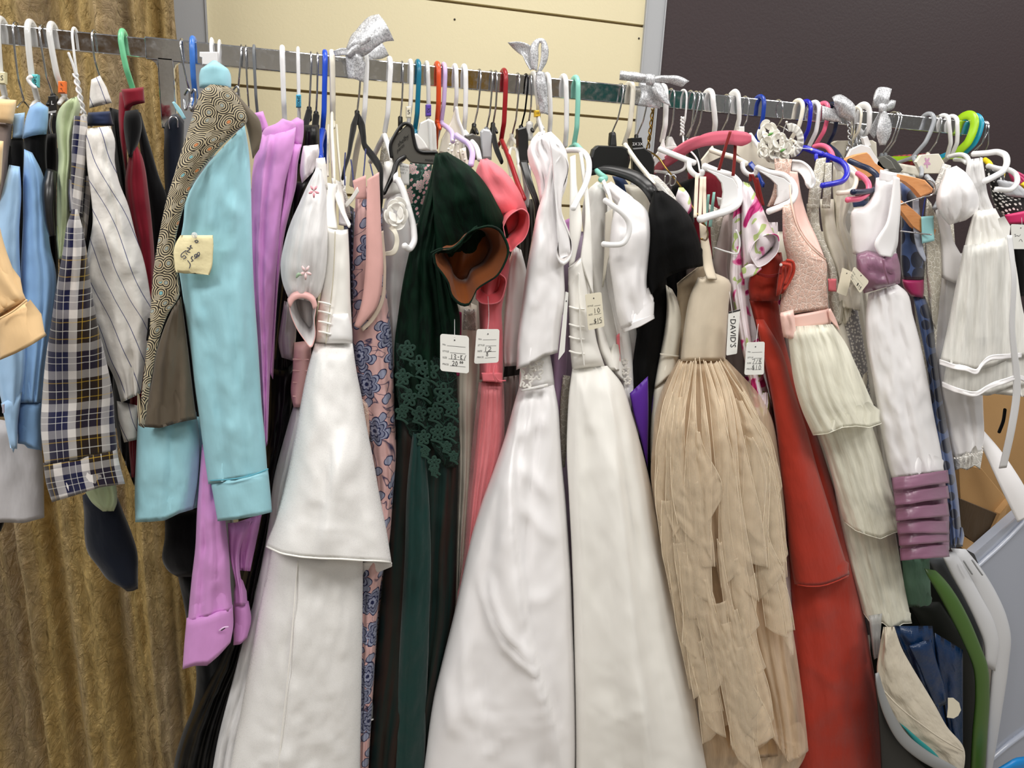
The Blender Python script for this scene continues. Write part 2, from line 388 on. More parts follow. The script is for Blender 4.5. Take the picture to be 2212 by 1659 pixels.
# added unseen wall behind the camera, colour bands placed for the chrome rail to mirror
def m_rear():
    s = NT('mirrored_colour_panels'); sx = s.n.new('ShaderNodeSeparateXYZ'); s.link(s.tc.outputs['Object'], sx.inputs[0])
    f = s.math('DIVIDE', s.math('ADD', sx.outputs[0], 7.), 16.)
    st = [(0., 'b9b3a6'), (.10, '2c2a28'), (.17, 'd8d2c6'), (.2, '3c5a2a'), (.235, 'd9d4ca'), (.30, '8d7355'), (.36, 'e6e1d6'), (.46, 'dcd6c6'), (.49, 'd7c9a0'), (.507, 'c0922e'), (.54, 'bdb6a8'), (.575, 'c9b49a'), (.597, '3f8f88'), (.624, '48504f'), (.648, '3f9f92'), (.677, 'e2e2de'), (.8, 'c4c0b8')]
    z = s.math('FRACT', s.math('MULTIPLY', sx.outputs[2], 1.3)); s.set(col=s.mix(s.ramp(z, [(0., .25), (.5, 0.)], True), s.ramp(f, st, True), '6d6a66'), rough=.8); return s.m
struct(box('wall_rear_added', (-7, -5.6, 0), (9, -5.5, 3.1), m_rear()))
# curtain
def m_curtain():
    s = NT('crinkled_gold_taffeta'); uv = s.tc.outputs['UV']
    n0 = s.noise(s.map(uv, (1, .06, 1)), 9, 2, .5)
    wp = s.n.new('ShaderNodeVectorMath'); wp.operation = 'MULTIPLY_ADD'
    nz = s.n.new('ShaderNodeTexNoise'); s.link(uv, nz.inputs[0]); nz.inputs['Scale'].default_value = 14
    s.link(nz.outputs['Color'], wp.inputs[0]); wp.inputs[1].default_value = (.05, .05, 0); s.link(uv, wp.inputs[2])
    v = s.vor(s.map(wp.outputs[0], (1.5, .8, 1)), 15, 'DISTANCE_TO_EDGE', 1.)
    cr = s.ramp(v.outputs[0], [(0., 0.), (.07, 1.)])
    n1 = s.noise(s.map(uv, (1.2, .75, 1), .3), 26, 6, .62, 2.2)
    col = s.mix(s.ramp(n0, [(.42, 0.), (.56, 1.)]), 'b39c80', 'c9a867')
    col = s.mix(s.ramp(n1, [(.35, 0.), (.7, 1.)]), s.mix(.35, col, '6b5530'), s.mix(.25, col, 'd8c48e'))
    s.set(col=col, rough=.5, spec=.35, sheen=.35, st='e6d49a', metal=.15)
    p = s.bump(n1, .02, 1.); s.bump(cr, .003, .5, p); return s.m
nx, nz_ = 420, 120
xe = U([(381, 0)], -.42)[0][0]; X = np.linspace(0, 1, nx); Zc = np.linspace(0, 1, nz_)
SX, SZ = np.meshgrid(X, Zc)
dist = (1-SX)                                   # 0 at the right edge, where the gathers are tight
xx = xe-1.45*dist
ph = 2*np.pi*(dist*1.45/.16)+2.2*vn(dist*9, SZ*1.2, 3)+1.2*SZ
tight = np.exp(-(dist/.13)**2)
yy = .42+.028*np.sin(ph)*(1-.45*tight)+.014*np.sin(2.3*ph+1)+.013*tight*np.sin(2*np.pi*dist*1.45/.032)+.016*vn(dist*14, SZ*3, 5)+.006*fbm(dist*60, SZ*34, 9)
xx = xx+.012*vn(dist*10, SZ*2.5, 15)*dist
zz = 2.75-2.72*SZ
P = np.stack([xx, yy, zz], -1); P2 = P.copy(); P2[..., 1] += .0015
Vc = np.concatenate([P.reshape(-1, 3), P2.reshape(-1, 3)]); N0 = nx*nz_
g = np.array(grid(nz_, nx, False)); F = g.tolist()+(g[:, ::-1]+N0).tolist()
for i in range(nz_-1):
    for j in (0, nx-1):
        a, b = i*nx+j, (i+1)*nx+j; F.append((a, b, b+N0, a+N0) if j == 0 else (a, a+N0, b+N0, b))
uvc = np.stack([(xx*1.6).ravel(), (zz).ravel()], -1); uvc = np.concatenate([uvc, uvc])
cur = mesh('curtain', Vc, F, m_curtain(), None, uvc)
cur['label'] = 'crinkled gold and taupe curtain hanging behind the shirts at the left'; cur['category'] = 'curtain'
# ---------------------------------------------------------------- the chrome rack
def m_chrome(name, rough=.06):
    s = NT(name); g = s.tc.outputs['Object']
    s.set(col=(.78, .78, .79, 1), metal=1., rough=s.ramp(s.noise(g, 60, 4, .7), [(.4, rough), (.75, rough+.16)]))
    s.bump(s.noise(g, 25, 2), .0006, .12); return s.m
m_ch = m_chrome('chrome'); RY = .0075
rack = obj('garment_rack', 'long chrome rectangular rail on uprights, carrying all the hangers and tied with silver bows', 'clothes rack', (365, 1659))
def rx(u, v=150): return U([(u, v)], 0)[0][0]
xs0, xs1 = rx(311, 80), rx(1853, 240)
box('rail_sleeve', (xs0, 0, ZB-.036), (xs1, .015, ZB), m_ch, rack, .0022)
box('inner_rail', (rx(-160, 60), .0015, ZB-.0335), (xs0+.02, .0135, ZB-.0025), m_ch, rack, .002)
box('inner_rail', (xs1-.02, .0015, ZB-.0335), (rx(2118, 270), .0135, ZB-.0025), m_ch, rack, .002)
box('rail_end_cap', (rx(2118, 270), .0008, ZB-.0345), (rx(2126, 270), .0142, ZB-.0015), plastic('dark_cap', '30302f', .4), rack, .001)
ub0, ub1 = rx(343, 190), rx(386, 190)
box('upright_socket', (ub0, 0, ZB-.145), (ub1-.006, .015, ZB-.03), m_ch, rack, .002)
box('upright', (ub0+.003, .002, .03), (ub1-.008, .013, ZB-.14), m_ch, rack, .0015)
vr = rx(1862, 280)
box('upright_socket', (vr-.016, 0, ZB-.145), (vr+.016, .015, ZB-.03), m_ch, rack, .002)
box('upright', (vr-.013, .002, .03), (vr+.013, .013, ZB-.14), m_ch, rack, .0015)
for x in ((ub0+ub1)/2-.003, vr):
    box('foot', (x-.013, -.25, .0), (x+.013, .28, .03), m_ch, rack, .003)
# webs under the socket corners, as the brackets of the rail show
for x, s_ in ((ub1-.006, 1), (ub0, -1), (vr+.016, 1), (vr-.016, -1)):
    V = [(x-s_*.002, .003, ZB-.03), (x+s_*.012, .003, ZB-.034), (x+s_*.003, .003, ZB-.040), (x-s_*.002, .003, ZB-.052)]
    V += [(a, .012, c) for a, b, c in V]
    mesh('bracket_web', V, [(0, 1, 2, 3), (7, 6, 5, 4), (0, 4, 5, 1), (1, 5, 6, 2), (2, 6, 7, 3), (3, 7, 4, 0)], m_ch, rack, None, False)
# ---------------------------------------------------------------- hangers
m_wire = metal('wire_chrome', 'c4c5c8', .18); m_white = plastic('white_plastic', 'f1f1f1', .3); m_cream = plastic('cream_plastic', 'ece6d6', .35)
m_black = plastic('black_plastic', '151515', .35); m_vel = cotton('black_flocking', '0b0b0b', .95, .0004, .1, False); m_grey = plastic('grey_vinyl_coat', '6e7276', .4)
def m_clear(name, col='f2f2f0', a=.42):
    s = NT(name); s.set(col=col, rough=.08, spec=.9, alpha=a); return s.m
m_clr = m_clear('clear_plastic'); m_frost = m_clear('frosted_plastic', 'ececea', .8)
PL = {'blue': plastic('blue_plastic', '3f78cc'), 'royal': plastic('royal_blue_plastic', '1d4fd0'), 'deep': plastic('deep_blue_plastic', '1c1fb8'), 'green': plastic('green_plastic', '74c896'), 'teal': plastic('petrol_plastic', '0b7390'),
      'orange': plastic('orange_plastic', 'e0501f'), 'lav': plastic('lavender_plastic', 'cdb8e6'), 'red': plastic('wine_red_plastic', '9c1720'), 'mint': plastic('mint_plastic', '8fd6c4'), 'pink': plastic('pink_plastic', 'ef6c8e'),
      'navy': plastic('navy_plastic', '14203f'), 'lime': plastic('lime_plastic', 'a5d51f'), 'cyan': plastic('cyan_plastic', '1f9cc0'), 'grey': plastic('mid_grey_plastic', 'a0a4aa'), 'cobalt': plastic('cobalt_plastic', '12399a'),
      'rose': plastic('rose_lacquer', 'd9667c', .45), 'yellow': plastic('yellow_plastic', 'f3d52a', .4), 'white': m_white, 'cream': m_cream, 'black': m_black, 'wire': m_wire, 'clear': m_clr, 'frost': m_frost, 'greyv': m_grey, 'bwire': metal('black_wire', '202024', .3), 'brass': metal('brass_wire', '8a6f3a', .25)}
HG = 'hangers along the rail'
def hook3(hg, uu, N, r, mat, hr=.02, flat=1.):
    x = U([(uu, 60+.1*uu)], 0)[0][0]; zt = ZB+r+.0012; zc_ = zt-hr
    n3 = U([N], 0.)[0]; n3[1] = RY+.001
    x0 = x; P = []
    zs = n3[2]; L_ = zc_-zs
    P.append(n3)
    P.append([n3[0]*.8+x0*.2, RY-.35*hr, zs+min(.014, L_*.18)])
    P.append([n3[0]*.55+x0*.45, RY-.85*hr, zs+min(.03, L_*.4)])
    P.append([n3[0]*.25+x0*.75, RY-1.0*hr, zs+L_*.7])
    for a in np.linspace(180, -8, 12): P.append([x0, RY+hr*math.cos(math.radians(a)), zc_+hr*math.sin(math.radians(a))])
    P.append([x0, RY+hr*.97, zc_-.012])
    P = np.array(P, float)
    # smooth by arc length in 3D
    s = np.r_[0, np.cumsum(np.linalg.norm(np.diff(P, axis=0), axis=1))]; q = np.linspace(0, s[-1], 60)
    Q = np.stack([np.interp(q, s, P[:, k]) for k in range(3)], 1)
    for _ in range(3): Q[1:-1] = (Q[:-2]+2*Q[1:-1]+Q[2:])/4
    tube3('hook', Q, r, mat, hg, 10, flat); return n3
KIND = {'wire_hanger': (.0016, .019), 'plastic_hanger': (.0046, .021), 'clip_hanger': (.0017, .019), 'velvet_hanger': (.0018, .019), 'display_hanger': (.0017, .019), 'wooden_hanger': (.0018, .021)}
def hanger(kind, label, uu, N, mat, arms=True, r=None, hr=None, body=None, flat=1.):
    m = PL[mat]; bm = PL[body] if body else m
    h = obj(kind, label, 'hanger', N, HG)
    rr, hh = KIND[kind]; rr = r or rr; hh = hr or hh
    n3 = hook3(h, uu, N, rr, m, hh, flat)
    if kind != 'plastic_hanger' and kind != 'wire_hanger':
        tube3('collar', [n3+np.array([0, 0, .004]), n3+np.array([0, 0, -.018])], .0045, bm, h, 10)
    if arms:
        w_ = .0035 if bm is not m_wire else .0014; w_ = max(w_, rr*.8)
        for sg in (-1, 1):
            tube3('arm', [n3+np.array([0, 0, -.002]), n3+np.array([0, sg*.016, -.007]), n3+np.array([0, sg*.034, -.016])], [w_, w_, w_*.8], bm, h, 8)
    return h
def arm(h, pts, r, mat, flat=1., d0=.01, d1=None, name='arm'):
    if d1 is not None:
        n = len(pts); pts = [(p[0], p[1], d0+(d1-d0)*i/(n-1)) for i, p in enumerate(pts)]
    return tube(name, pts, r, PL[mat] if isinstance(mat, str) else mat, h, d0, flat=flat)
m_ink = plastic('black_ink', '1a1a1e', .6)
def size_cube(h, cx, cy, w_, hh, col, txt='', d=.022, ink=None):
    m = plastic('size_tab_'+col, col, .45)
    p = plate('size_tab', [(cx-w_/2, cy-hh/2), (cx+w_/2, cy-hh/2), (cx+w_/2, cy+hh/2), (cx-w_/2, cy+hh/2)], d+.003, .012, m, h, .0015)
    if txt:
        V, F = text_mesh(txt); w0 = V.max(0)-V.min(0); V = (V-(V.max(0)+V.min(0))/2); sc_ = min(hh*.8/w0[0], w_*.6/w0[1]) if len(txt) > 1 else min(w_*.6/w0[0], hh*.4/w0[1])
        V = V*sc_
        pts = np.stack([cx+V[:, 1], cy+V[:, 0]], 1) if len(txt) > 1 else np.stack([cx+V[:, 0], cy-V[:, 1]], 1)
        V3 = U(pts, d+.0036); mesh('size_print', V3, F, ink or m_ink, p, None, False)
hs = []
def H(*a, **k): h = hanger(*a, **k); hs.append(h); return h
h = H('plastic_hanger', 'frosted hanger with a cream size tab, cut by the left edge of the photo', 1, (6, 205), 'frost'); size_cube(h, 4, 168, 13, 26, 'e9dfb8', 'S')
h = H('wire_hanger', 'thin wire hanger between the cream-tabbed and teal-tabbed frosted hangers', 33, (47, 214), 'wire')
h = H('plastic_hanger', 'frosted white hanger with a teal size tab', 65, (77, 214), 'frost'); size_cube(h, 75, 174, 13, 27, '5ec5cb', '24M')
arm(h, [(77, 190), (66, 180), (61, 170), (68, 165)], .003, 'white', d0=.03)
h = H('clip_hanger', 'chrome hook with a black L size cube, above a black jacket hanger', 90, (112, 208), 'wire', body='black'); 
c = plate('size_tab', [(104, 208), (120, 206), (124, 238), (106, 240)], .025, .014, m_black, h, .001)
V, F = text_mesh('L'); V = (V-V.mean(0))*12; mesh('size_print', U(np.stack([113+V[:, 0], 223-V[:, 1]], 1), .0262), F, m_white, c, None, False)
plate('shoulder_plate', [(101, 241), (122, 238), (124, 262), (121, 298), (103, 300), (99, 270)], .05, .02, m_black, h, .003)
tube('shoulder_clip', [(112, 246, .055), (108, 270, .056), (113, 294, .055)], .0018, m_wire, h)
strip('arm_guard', [(104, 366, .15), (96, 400, .17), (98, 450, .18), (104, 490, .18), (111, 510, .18)], [(120, 372, .15), (117, 400, .17), (112, 450, .18), (114, 490, .18), (115, 508, .18)], m_black, h, .006, bulge=.006)
h = H('plastic_hanger', 'frosted hanger with an orange 4T size tab', 112, (136, 206), 'frost'); c = None
size_cube(h, 133, 188, 15, 26, 'f2762c', '', .022)
for q, (tx, yy_) in enumerate((('4', 183), ('T', 193))):
    V, F = text_mesh(tx); V = (V-V.mean(0))*11; mesh('size_print', U(np.stack([133-V[:, 1]*.6+V[:, 0]*.7, yy_-V[:, 1]], 1), .0262), F, m_ink, h, None, False)
h = H('wire_hanger', 'white coated wire hanger with a twisted neck', 160, (180, 245), 'white', r=.002)
for k in (0, math.pi):
    t = np.linspace(0, 1, 40); tube3('twisted_neck', U(np.stack([163+17*t, 160+85*t], 1), .012)+np.stack([.003*np.cos(t*16+k), .003*np.sin(t*16+k), 0*t], 1), .0018, m_white, h, 8)
tube('wire_tail', [(148, 114, .02), (156, 135, .018), (164, 162, .014)], .002, m_white, h)
H('wire_hanger', 'chrome wire hanger holding the pinstriped white shirt', 202, (213, 166), 'wire')
H('plastic_hanger', 'translucent green plastic hanger above the wine-red collar', 265, (285, 192), 'green')
h = H('clip_hanger', 'chrome clip hanger beside the rack upright', 392, (413, 214), 'wire')
for q in (405, 418): tube('clip', [(q-6, 205, .02), (q+2, 192, .03), (q+4, 215, .03), (q-4, 238, .03), (q-7, 215, .02)], .0018, m_wire, h)
H('plastic_hanger', 'mid-blue plastic hanger beside the turquoise collar', 417, (421, 210), 'blue')
h = H('plastic_hanger', 'flat white plastic hanger rising out of the turquoise collar', 458, (466, 150), 'white', flat=.6)
hook3(h, 474, (470, 152), .0036, m_white, .018, .6)
plate('hanger_block', [(431, 112), (470, 112), (470, 142), (437, 140), (436, 124), (431, 122)], .03, .016, m_white, h, .002)
h = H('clip_hanger', 'chrome clip hanger with an oval loop, behind the circle-patterned vest', 522, (513, 205), 'wire')
tube('clip', [(503, 195, .02), (512, 186, .03), (514, 210, .03), (505, 222, .03)], .0018, m_wire, h)
H('wire_hanger', 'thin chrome wire hanger right behind the oval-loop clip hanger', 532, (537, 232), 'wire')
H('wire_hanger', 'grey vinyl-coated wire hanger above the first lilac collar', 549, (556, 250), 'greyv', r=.0026)
H('plastic_hanger', 'thick white hanger in the middle of the lilac shirts', 610, (615, 262), 'white')
h = H('plastic_hanger', 'flat white hanger with a blue size tab', 644, (646, 262), 'white', flat=.7); size_cube(h, 645, 218, 11, 27, '3a9dc0', '2MOS')
h = H('velvet_hanger', 'black flocked hanger wrapped with black straps, beside the blue-tabbed hanger', 672, (668, 236), 'wire', body='black')
tube('arm', [(668, 240, .01), (660, 270, .05), (652, 310, .09), (650, 350, .12)], .0055, m_vel, h)
h = H('velvet_hanger', 'slim black flocked hanger left of the royal blue hanger', 686, (683, 246), 'wire', body='black')
tube('arm', [(683, 250, .01), (680, 280, .04), (678, 310, .07), (681, 335, .09)], .006, m_vel, h)
h = H('plastic_hanger', 'royal blue tubular hanger beside a cream one', 702, (697, 282), 'royal'); arm(h, [(697, 282), (691, 310), (692, 345)], .006, 'royal', d0=.01, d1=.1)
arm(h, [(699, 282), (704, 320), (706, 350)], .005, 'royal', d0=.0, d1=-.05)
h = H('plastic_hanger', 'thick cream hanger whose long front arm drops towards the white bodice', 717, (719, 258), 'cream', r=.0052)
arm(h, [(717, 248), (717, 290), (719, 330), (722, 400)], [.0068, .008, .0085, .008], 'cream', .45, .02, .17); arm(h, [(727, 270), (731, 330), (738, 400)], .0022, 'cream', d0=.02, d1=.15); arm(h, [(710, 270), (708, 330), (708, 380)], .0022, 'cream', d0=.02, d1=.15)
h = H('velvet_hanger', 'wide black flocked hanger holding the pink toile dress straps', 779, (772, 244), 'wire', body='black', arms=False)
tube('arm', [(771, 248, .01), (766, 265, .03), (759, 300, .08), (752, 340, .13), (745, 362, .16), (740, 385, .18)], [.006, .011, .0085, .0065, .0055, .005], m_vel, h, flat=.5)
tube('arm', [(774, 250, .01), (781, 272, .03), (785, 295, .06), (788, 315, .08), (797, 328, .1), (810, 345, .13), (820, 362, .16), (823, 400, .19), (823, 440, .2), (818, 462, .2), (806, 473, .19), (790, 481, .17)], [.006, .011, .0085, .0075, .0085, .0085, .0075, .006, .0055, .005, .005, .005], m_vel, h, flat=.55)
h = H('plastic_hanger', 'white hanger partly hidden by the first silver bow', 791, (784, 275), 'white'); arm(h, [(784, 275), (774, 310), (765, 360), (760, 400)], .0055, 'cream', d0=.0, d1=-.08)
h = H('plastic_hanger', 'white tubular hanger with a long front arm looping over a cream rosette', 842, (832, 285), 'white', arms=False)
arm(h, [(830, 292), (818, 315), (808, 335), (800, 350)], .0048, 'white', d0=.0, d1=-.06); arm(h, [(831, 292), (840, 320), (848, 345), (853, 365), (855, 390)], .0048, 'white', d0=.01, d1=.17)
arm(h, [(859, 387), (868, 405), (878, 435), (888, 470), (894, 500), (893, 525), (883, 538), (873, 530)], .0055, 'white', d0=.18, d1=.22)
h = H('display_hanger', 'wide black display hanger with embossed lettering, beside the green velvet dress', 869, (866, 257), 'wire', body='black', arms=False)
m_smoke = plastic('smoky_grey_plastic', '5a5853', .28)
pl = plate('name_plate', [(850, 298), (880, 268), (886, 266), (892, 285), (902, 322), (945, 330), (944, 356), (890, 352), (874, 338), (850, 352), (846, 335), (844, 312)], .13, .012, m_smoke, h, .002)
tube('plate_rim', [(846, 340, .131), (844, 312, .131), (850, 298, .131), (880, 267, .131), (888, 272, .131), (893, 295, .131), (902, 324, .131), (944, 330, .131)], .003, m_black, h)
tube('arm', [(874, 340, .13), (858, 352, .14), (850, 375, .15), (838, 400, .16), (830, 418, .165)], [.006, .008, .008, .006, .005], m_black, h, flat=.6)
for s1, x_, y_, sz in (('shelby', 860, 318, 15), ('pants', 858, 330, 12), ('MARIAS', 918, 348, 7)):
    V, F = text_mesh(s1); V = V*sz; a = -.6 if x_ < 900 else .03
    mesh('lettering', U(np.stack([x_+V[:, 0]*math.cos(a)*.75+V[:, 1]*math.sin(-a)*.2*-1, y_-V[:, 1]+V[:, 0]*math.sin(a)], 1), .1312), F, m_black, h, None, False)
h = H('plastic_hanger', 'white hanger with a cream size cube, between the display hanger and the petrol hanger', 887, (884, 265), 'white', r=.004); size_cube(h, 883, 242, 10, 24, 'e8e2cc', '5')
h = H('plastic_hanger', 'petrol blue tubular hanger beside the purple-tabbed one', 903, (897, 285), 'teal'); arm(h, [(897, 283), (896, 305), (893, 330)], .005, 'teal', d0=.01, d1=.05)
h = H('plastic_hanger', 'frosted wide hanger with a purple size tab', 922, (926, 262), 'frost', r=.004, arms=False); size_cube(h, 926, 238, 11, 25, '5b3fa8', 'X5')
plate('shoulder_plate', [(908, 265), (926, 256), (938, 262), (942, 275), (944, 328), (903, 326), (900, 300)], .05, .012, m_frost, h, .003); tube('rim', [(928, 260, .053), (930, 290, .053), (932, 325, .053)], .0028, m_frost, h)
h = H('plastic_hanger', 'bright orange tubular hanger beside the lavender one', 945, (946, 262), 'orange'); arm(h, [(945, 262), (942, 290), (941, 320)], .0048, 'orange', d0=.0, d1=-.05)
h = H('plastic_hanger', 'lavender tubular hanger above the green velvet shoulder', 959, (955, 262), 'lav', arms=False, r=.0042)
arm(h, [(955, 264), (948, 280), (943, 300)], .0045, 'lav', d0=.0, d1=-.05); arm(h, [(955, 268), (967, 276), (976, 286), (978, 305)], .0045, 'lav', d0=.01, d1=.1)
arm(h, [(985, 292), (998, 301), (1013, 312), (1020, 328), (1017, 358)], .0052, 'lav', d0=.1, d1=.15)
h = H('plastic_hanger', 'wide white-ivory hanger with a broad web, right of the lavender hanger', 983, (985, 240), 'white', r=.004, arms=False)
plate('shoulder_plate', [(975, 262), (984, 236), (992, 262), (1000, 285), (1005, 325), (1000, 340), (948, 330), (955, 300)], .03, .01, m_cream, h, .003)
tube('rim', [(986, 232, .036), (990, 258, .036), (1000, 285, .036), (1004, 330, .036)], .003, m_white, h)
h = H('plastic_hanger', 'white tubular hanger with its arm sloping behind the coral shoulder', 1003, (1004, 285), 'white'); arm(h, [(1004, 285), (1016, 302), (1029, 318), (1036, 345)], .0048, 'white', d0=.01, d1=.1)
h = H('clip_hanger', 'chrome hook with a charcoal block, left of the grey block hanger', 1036, (1026, 272), 'wire', body='black')
plate('shoulder_plate', [(1005, 292), (1020, 288), (1040, 296), (1046, 312), (1048, 345), (1010, 345)], .05, .016, m_smoke, h, .003); tube('rim', [(1042, 300, .053), (1046, 320, .053), (1046, 350, .053)], .003, m_black, h)
h = H('clip_hanger', 'chrome hook with a light grey block', 1061, (1053, 280), 'wire', body='grey')
plate('shoulder_plate', [(1039, 284), (1044, 278), (1058, 280), (1063, 290), (1062, 345), (1042, 345)], .06, .014, plastic('light_grey_block', 'b9bcbf', .4), h, .004)
h = H('velvet_hanger', 'slim black flocked hanger left of the wine-red hanger', 1071, (1067, 270), 'wire', body='black')
tube('arm', [(1067, 270, .01), (1066, 290, .04), (1072, 320, .08), (1084, 350, .12)], [.004, .008, .007, .005], m_vel, h, flat=.6)
h = H('plastic_hanger', 'wine-red tubular hanger beside the black flocked one', 1089, (1085, 302), 'red'); arm(h, [(1084, 304), (1095, 330), (1106, 360), (1118, 395), (1132, 430)], .0048, 'red', d0=.01, d1=.17)
arm(h, [(1084, 304), (1087, 320)], .003, 'red', d0=.01, d1=.02)
h = H('clip_hanger', 'clear plastic hanger on a chrome hook, right of the wine-red hanger', 1119, (1108, 294), 'wire', body='clear')
tube('arm', [(1103, 380, .07), (1100, 335, .06), (1105, 320, .05), (1114, 322, .05), (1118, 340, .07), (1120, 430, .1), (1116, 470, .1)], .0032, m_clr, h)
h = H('clip_hanger', 'black block hanger on a black wire hook', 1137, (1128, 276), 'bwire', body='black')
plate('shoulder_plate', [(1118, 278), (1136, 273), (1141, 290), (1142, 352), (1120, 355)], .06, .016, m_black, h, .003)
strip('arm', [(1122, 350, .1), (1138, 400, .14), (1154, 440, .16), (1156, 480, .16)], [(1138, 350, .1), (1150, 390, .14), (1164, 440, .16), (1166, 480, .16)], m_black, h, .008)
h = H('clip_hanger', 'chrome hook with a ridged black top, just left of the yellow-tabbed hanger', 1145, (1144, 268), 'wire', body='black')
tube('ridged_top', [(1144, 266, .01), (1144, 300, .01)], .007, m_frost, h)
h = H('plastic_hanger', 'frosted hanger with a yellow 10 size tab, beside the second silver bow', 1153, (1166, 262), 'frost'); size_cube(h, 1162, 245, 11, 14, 'eec22c', ''); V, F = text_mesh('10'); V = (V-V.mean(0))*7; mesh('size_print', U(np.stack([1162+V[:, 0], 244-V[:, 1]], 1), .0262), F, m_ink, h, None, False)
tube('neck', [(1163, 255, .02), (1172, 290, .04)], .006, m_frost, h, flat=.6)
H('plastic_hanger', 'white tubular hanger directly behind the second silver bow', 1182, (1190, 288), 'white')
h = H('plastic_hanger', 'white tubular hanger left of the mint hanger', 1218, (1224, 315), 'white', arms=False, r=.005)
arm(h, [(1226, 325), (1240, 324), (1256, 326), (1268, 338), (1272, 370), (1263, 402), (1248, 430), (1238, 450)], .0052, 'white', d0=.1, d1=.27)
h = H('plastic_hanger', 'mint green tubular hanger', 1244, (1243, 312), 'mint', arms=False, r=.005)
arm(h, [(1243, 312), (1232, 320)], .005, 'mint', d0=.0, d1=-.02); arm(h, [(1246, 314), (1262, 332), (1280, 358), (1295, 375), (1308, 386), (1298, 388)], .0052, 'mint', d0=.01, d1=.18)
h = H('display_hanger', 'wide matt black display hanger with a long black shoulder', 1342, (1323, 292), 'wire', body='black', arms=False)
tube('ridged_top', [(1324, 288, .01), (1323, 318, .01)], [.006, .009], m_black, h)
plate('name_plate', [(1276, 340), (1281, 322), (1290, 314), (1345, 316), (1357, 322), (1362, 345), (1357, 364), (1350, 369), (1277, 366)], .1, .014, m_black, h, .004)
strip('shoulder', [(1262, 378, .08), (1300, 372, .1), (1330, 378, .12), (1370, 395, .15), (1398, 420, .18), (1406, 436, .18)], [(1275, 366, .08), (1310, 362, .1), (1345, 366, .12), (1385, 380, .15), (1412, 405, .18), (1420, 420, .18)], m_black, h, .01, bulge=.006)
h = H('plastic_hanger', 'pale grey plastic hanger above the matt black display hanger', 1362, (1352, 312), 'cream', r=.0052, arms=False)
arm(h, [(1350, 312), (1362, 330), (1380, 355), (1400, 380), (1412, 398)], .0045, 'cream', d0=.08, d1=.16)
h = H('display_hanger', 'black display hanger with a printed 3X size block', 1396, (1378, 296), 'wire', body='black', arms=False)
c = plate('size_block', [(1364, 298), (1386, 297), (1390, 320), (1366, 320)], .06, .02, m_black, h, .001)
for tx, q in (('2X', 1366), ('3X', 1378)):
    V, F = text_mesh(tx); V = V*9; mesh('size_print', U(np.stack([q+V[:, 0], 314-V[:, 1]], 1), .0612), F, m_white, c, None, False)
plate('name_plate', [(1366, 320), (1390, 318), (1407, 330), (1414, 350), (1413, 378), (1368, 376)], .09, .012, m_black, h, .003)
h = H('wire_hanger', 'brass-coloured wire hanger with a twisted neck and an empty corner by the black velvet sleeve', 1410, (1400, 322), 'brass', arms=False)
for k in (0, math.pi):
    t = np.linspace(0, 1, 40); tube3('twisted_neck', U(np.stack([1410-10*t, 235+85*t], 1), .014)+np.stack([.0025*np.cos(t*16+k), .0025*np.sin(t*16+k), 0*t], 1), .0015, PL['brass'], h, 8)
arm(h, [(1398, 325), (1418, 337), (1440, 365), (1471, 404), (1495, 445), (1515, 475), (1527, 495), (1529, 508), (1524, 519), (1515, 516)], .0018, 'brass', d0=.01, d1=.29)
h = H('plastic_hanger', 'big white hanger with notched shoulder and wide white end web, holding cream straps', 1432, (1434, 305), 'white', arms=False, r=.0055)
plate('web', [(1434, 300), (1438, 322), (1455, 333), (1448, 340), (1422, 350), (1412, 362), (1410, 345), (1424, 325)], .03, .007, m_white, h, .002)
arm(h, [(1425, 322), (1450, 332), (1475, 342), (1500, 352)], .0058, 'white', d0=.04, d1=.13)
arm(h, [(1489, 350), (1489, 362), (1495, 372), (1508, 380), (1515, 378), (1518, 368)], .0052, 'white', d0=.13, d1=.15)
arm(h, [(1520, 359), (1550, 371), (1582, 382), (1596, 397), (1600, 420), (1592, 442), (1570, 456), (1540, 465), (1511, 474)], .0068, 'white', d0=.15, d1=.25)
plate('end_web', [(1527, 366), (1552, 374), (1583, 386), (1593, 402), (1594, 425), (1586, 442), (1566, 452), (1556, 455), (1560, 440), (1563, 415), (1560, 395), (1548, 380)], .205, .005, m_white, h, .001)
h = H('clip_hanger', 'clear plastic hanger on a chrome hook, right of the third silver bow', 1452, (1448, 300), 'wire', body='clear')
tube('neck', [(1448, 298, .01), (1449, 318, .01)], [.005, .013], m_clr, h)
tube('arm', [(1438, 320, .02), (1470, 322, .04), (1478, 335, .06), (1477, 365, .08), (1468, 370, .08), (1415, 370, .03)], .003, m_clr, h)
h = H('wire_hanger', 'white wire hanger with a twisted neck, left of the pink wooden hanger', 1478, (1474, 292), 'white', r=.002, arms=False)
for k in (0, math.pi):
    t = np.linspace(0, 1, 30); tube3('twisted_neck', U(np.stack([1474+0*t, 253+38*t], 1), .014)+np.stack([.003*np.cos(t*16+k), .003*np.sin(t*16+k), 0*t], 1), .0018, m_white, h, 8)
arm(h, [(1475, 292), (1480, 318), (1495, 330), (1506, 345), (1512, 372)], .0019, 'white', d0=.01, d1=.1)
tube('wire_corner', [(1590, 497, .22), (1594, 505, .22), (1596, 540, .22), (1593, 548, .22), (1575, 545, .2), (1543, 535, .17)], .0017, m_white, h)
h = H('wooden_hanger', 'rose pink lacquered hanger bar with dark red straps over it', 1494, (1486, 312), 'wire', body='rose', arms=False)
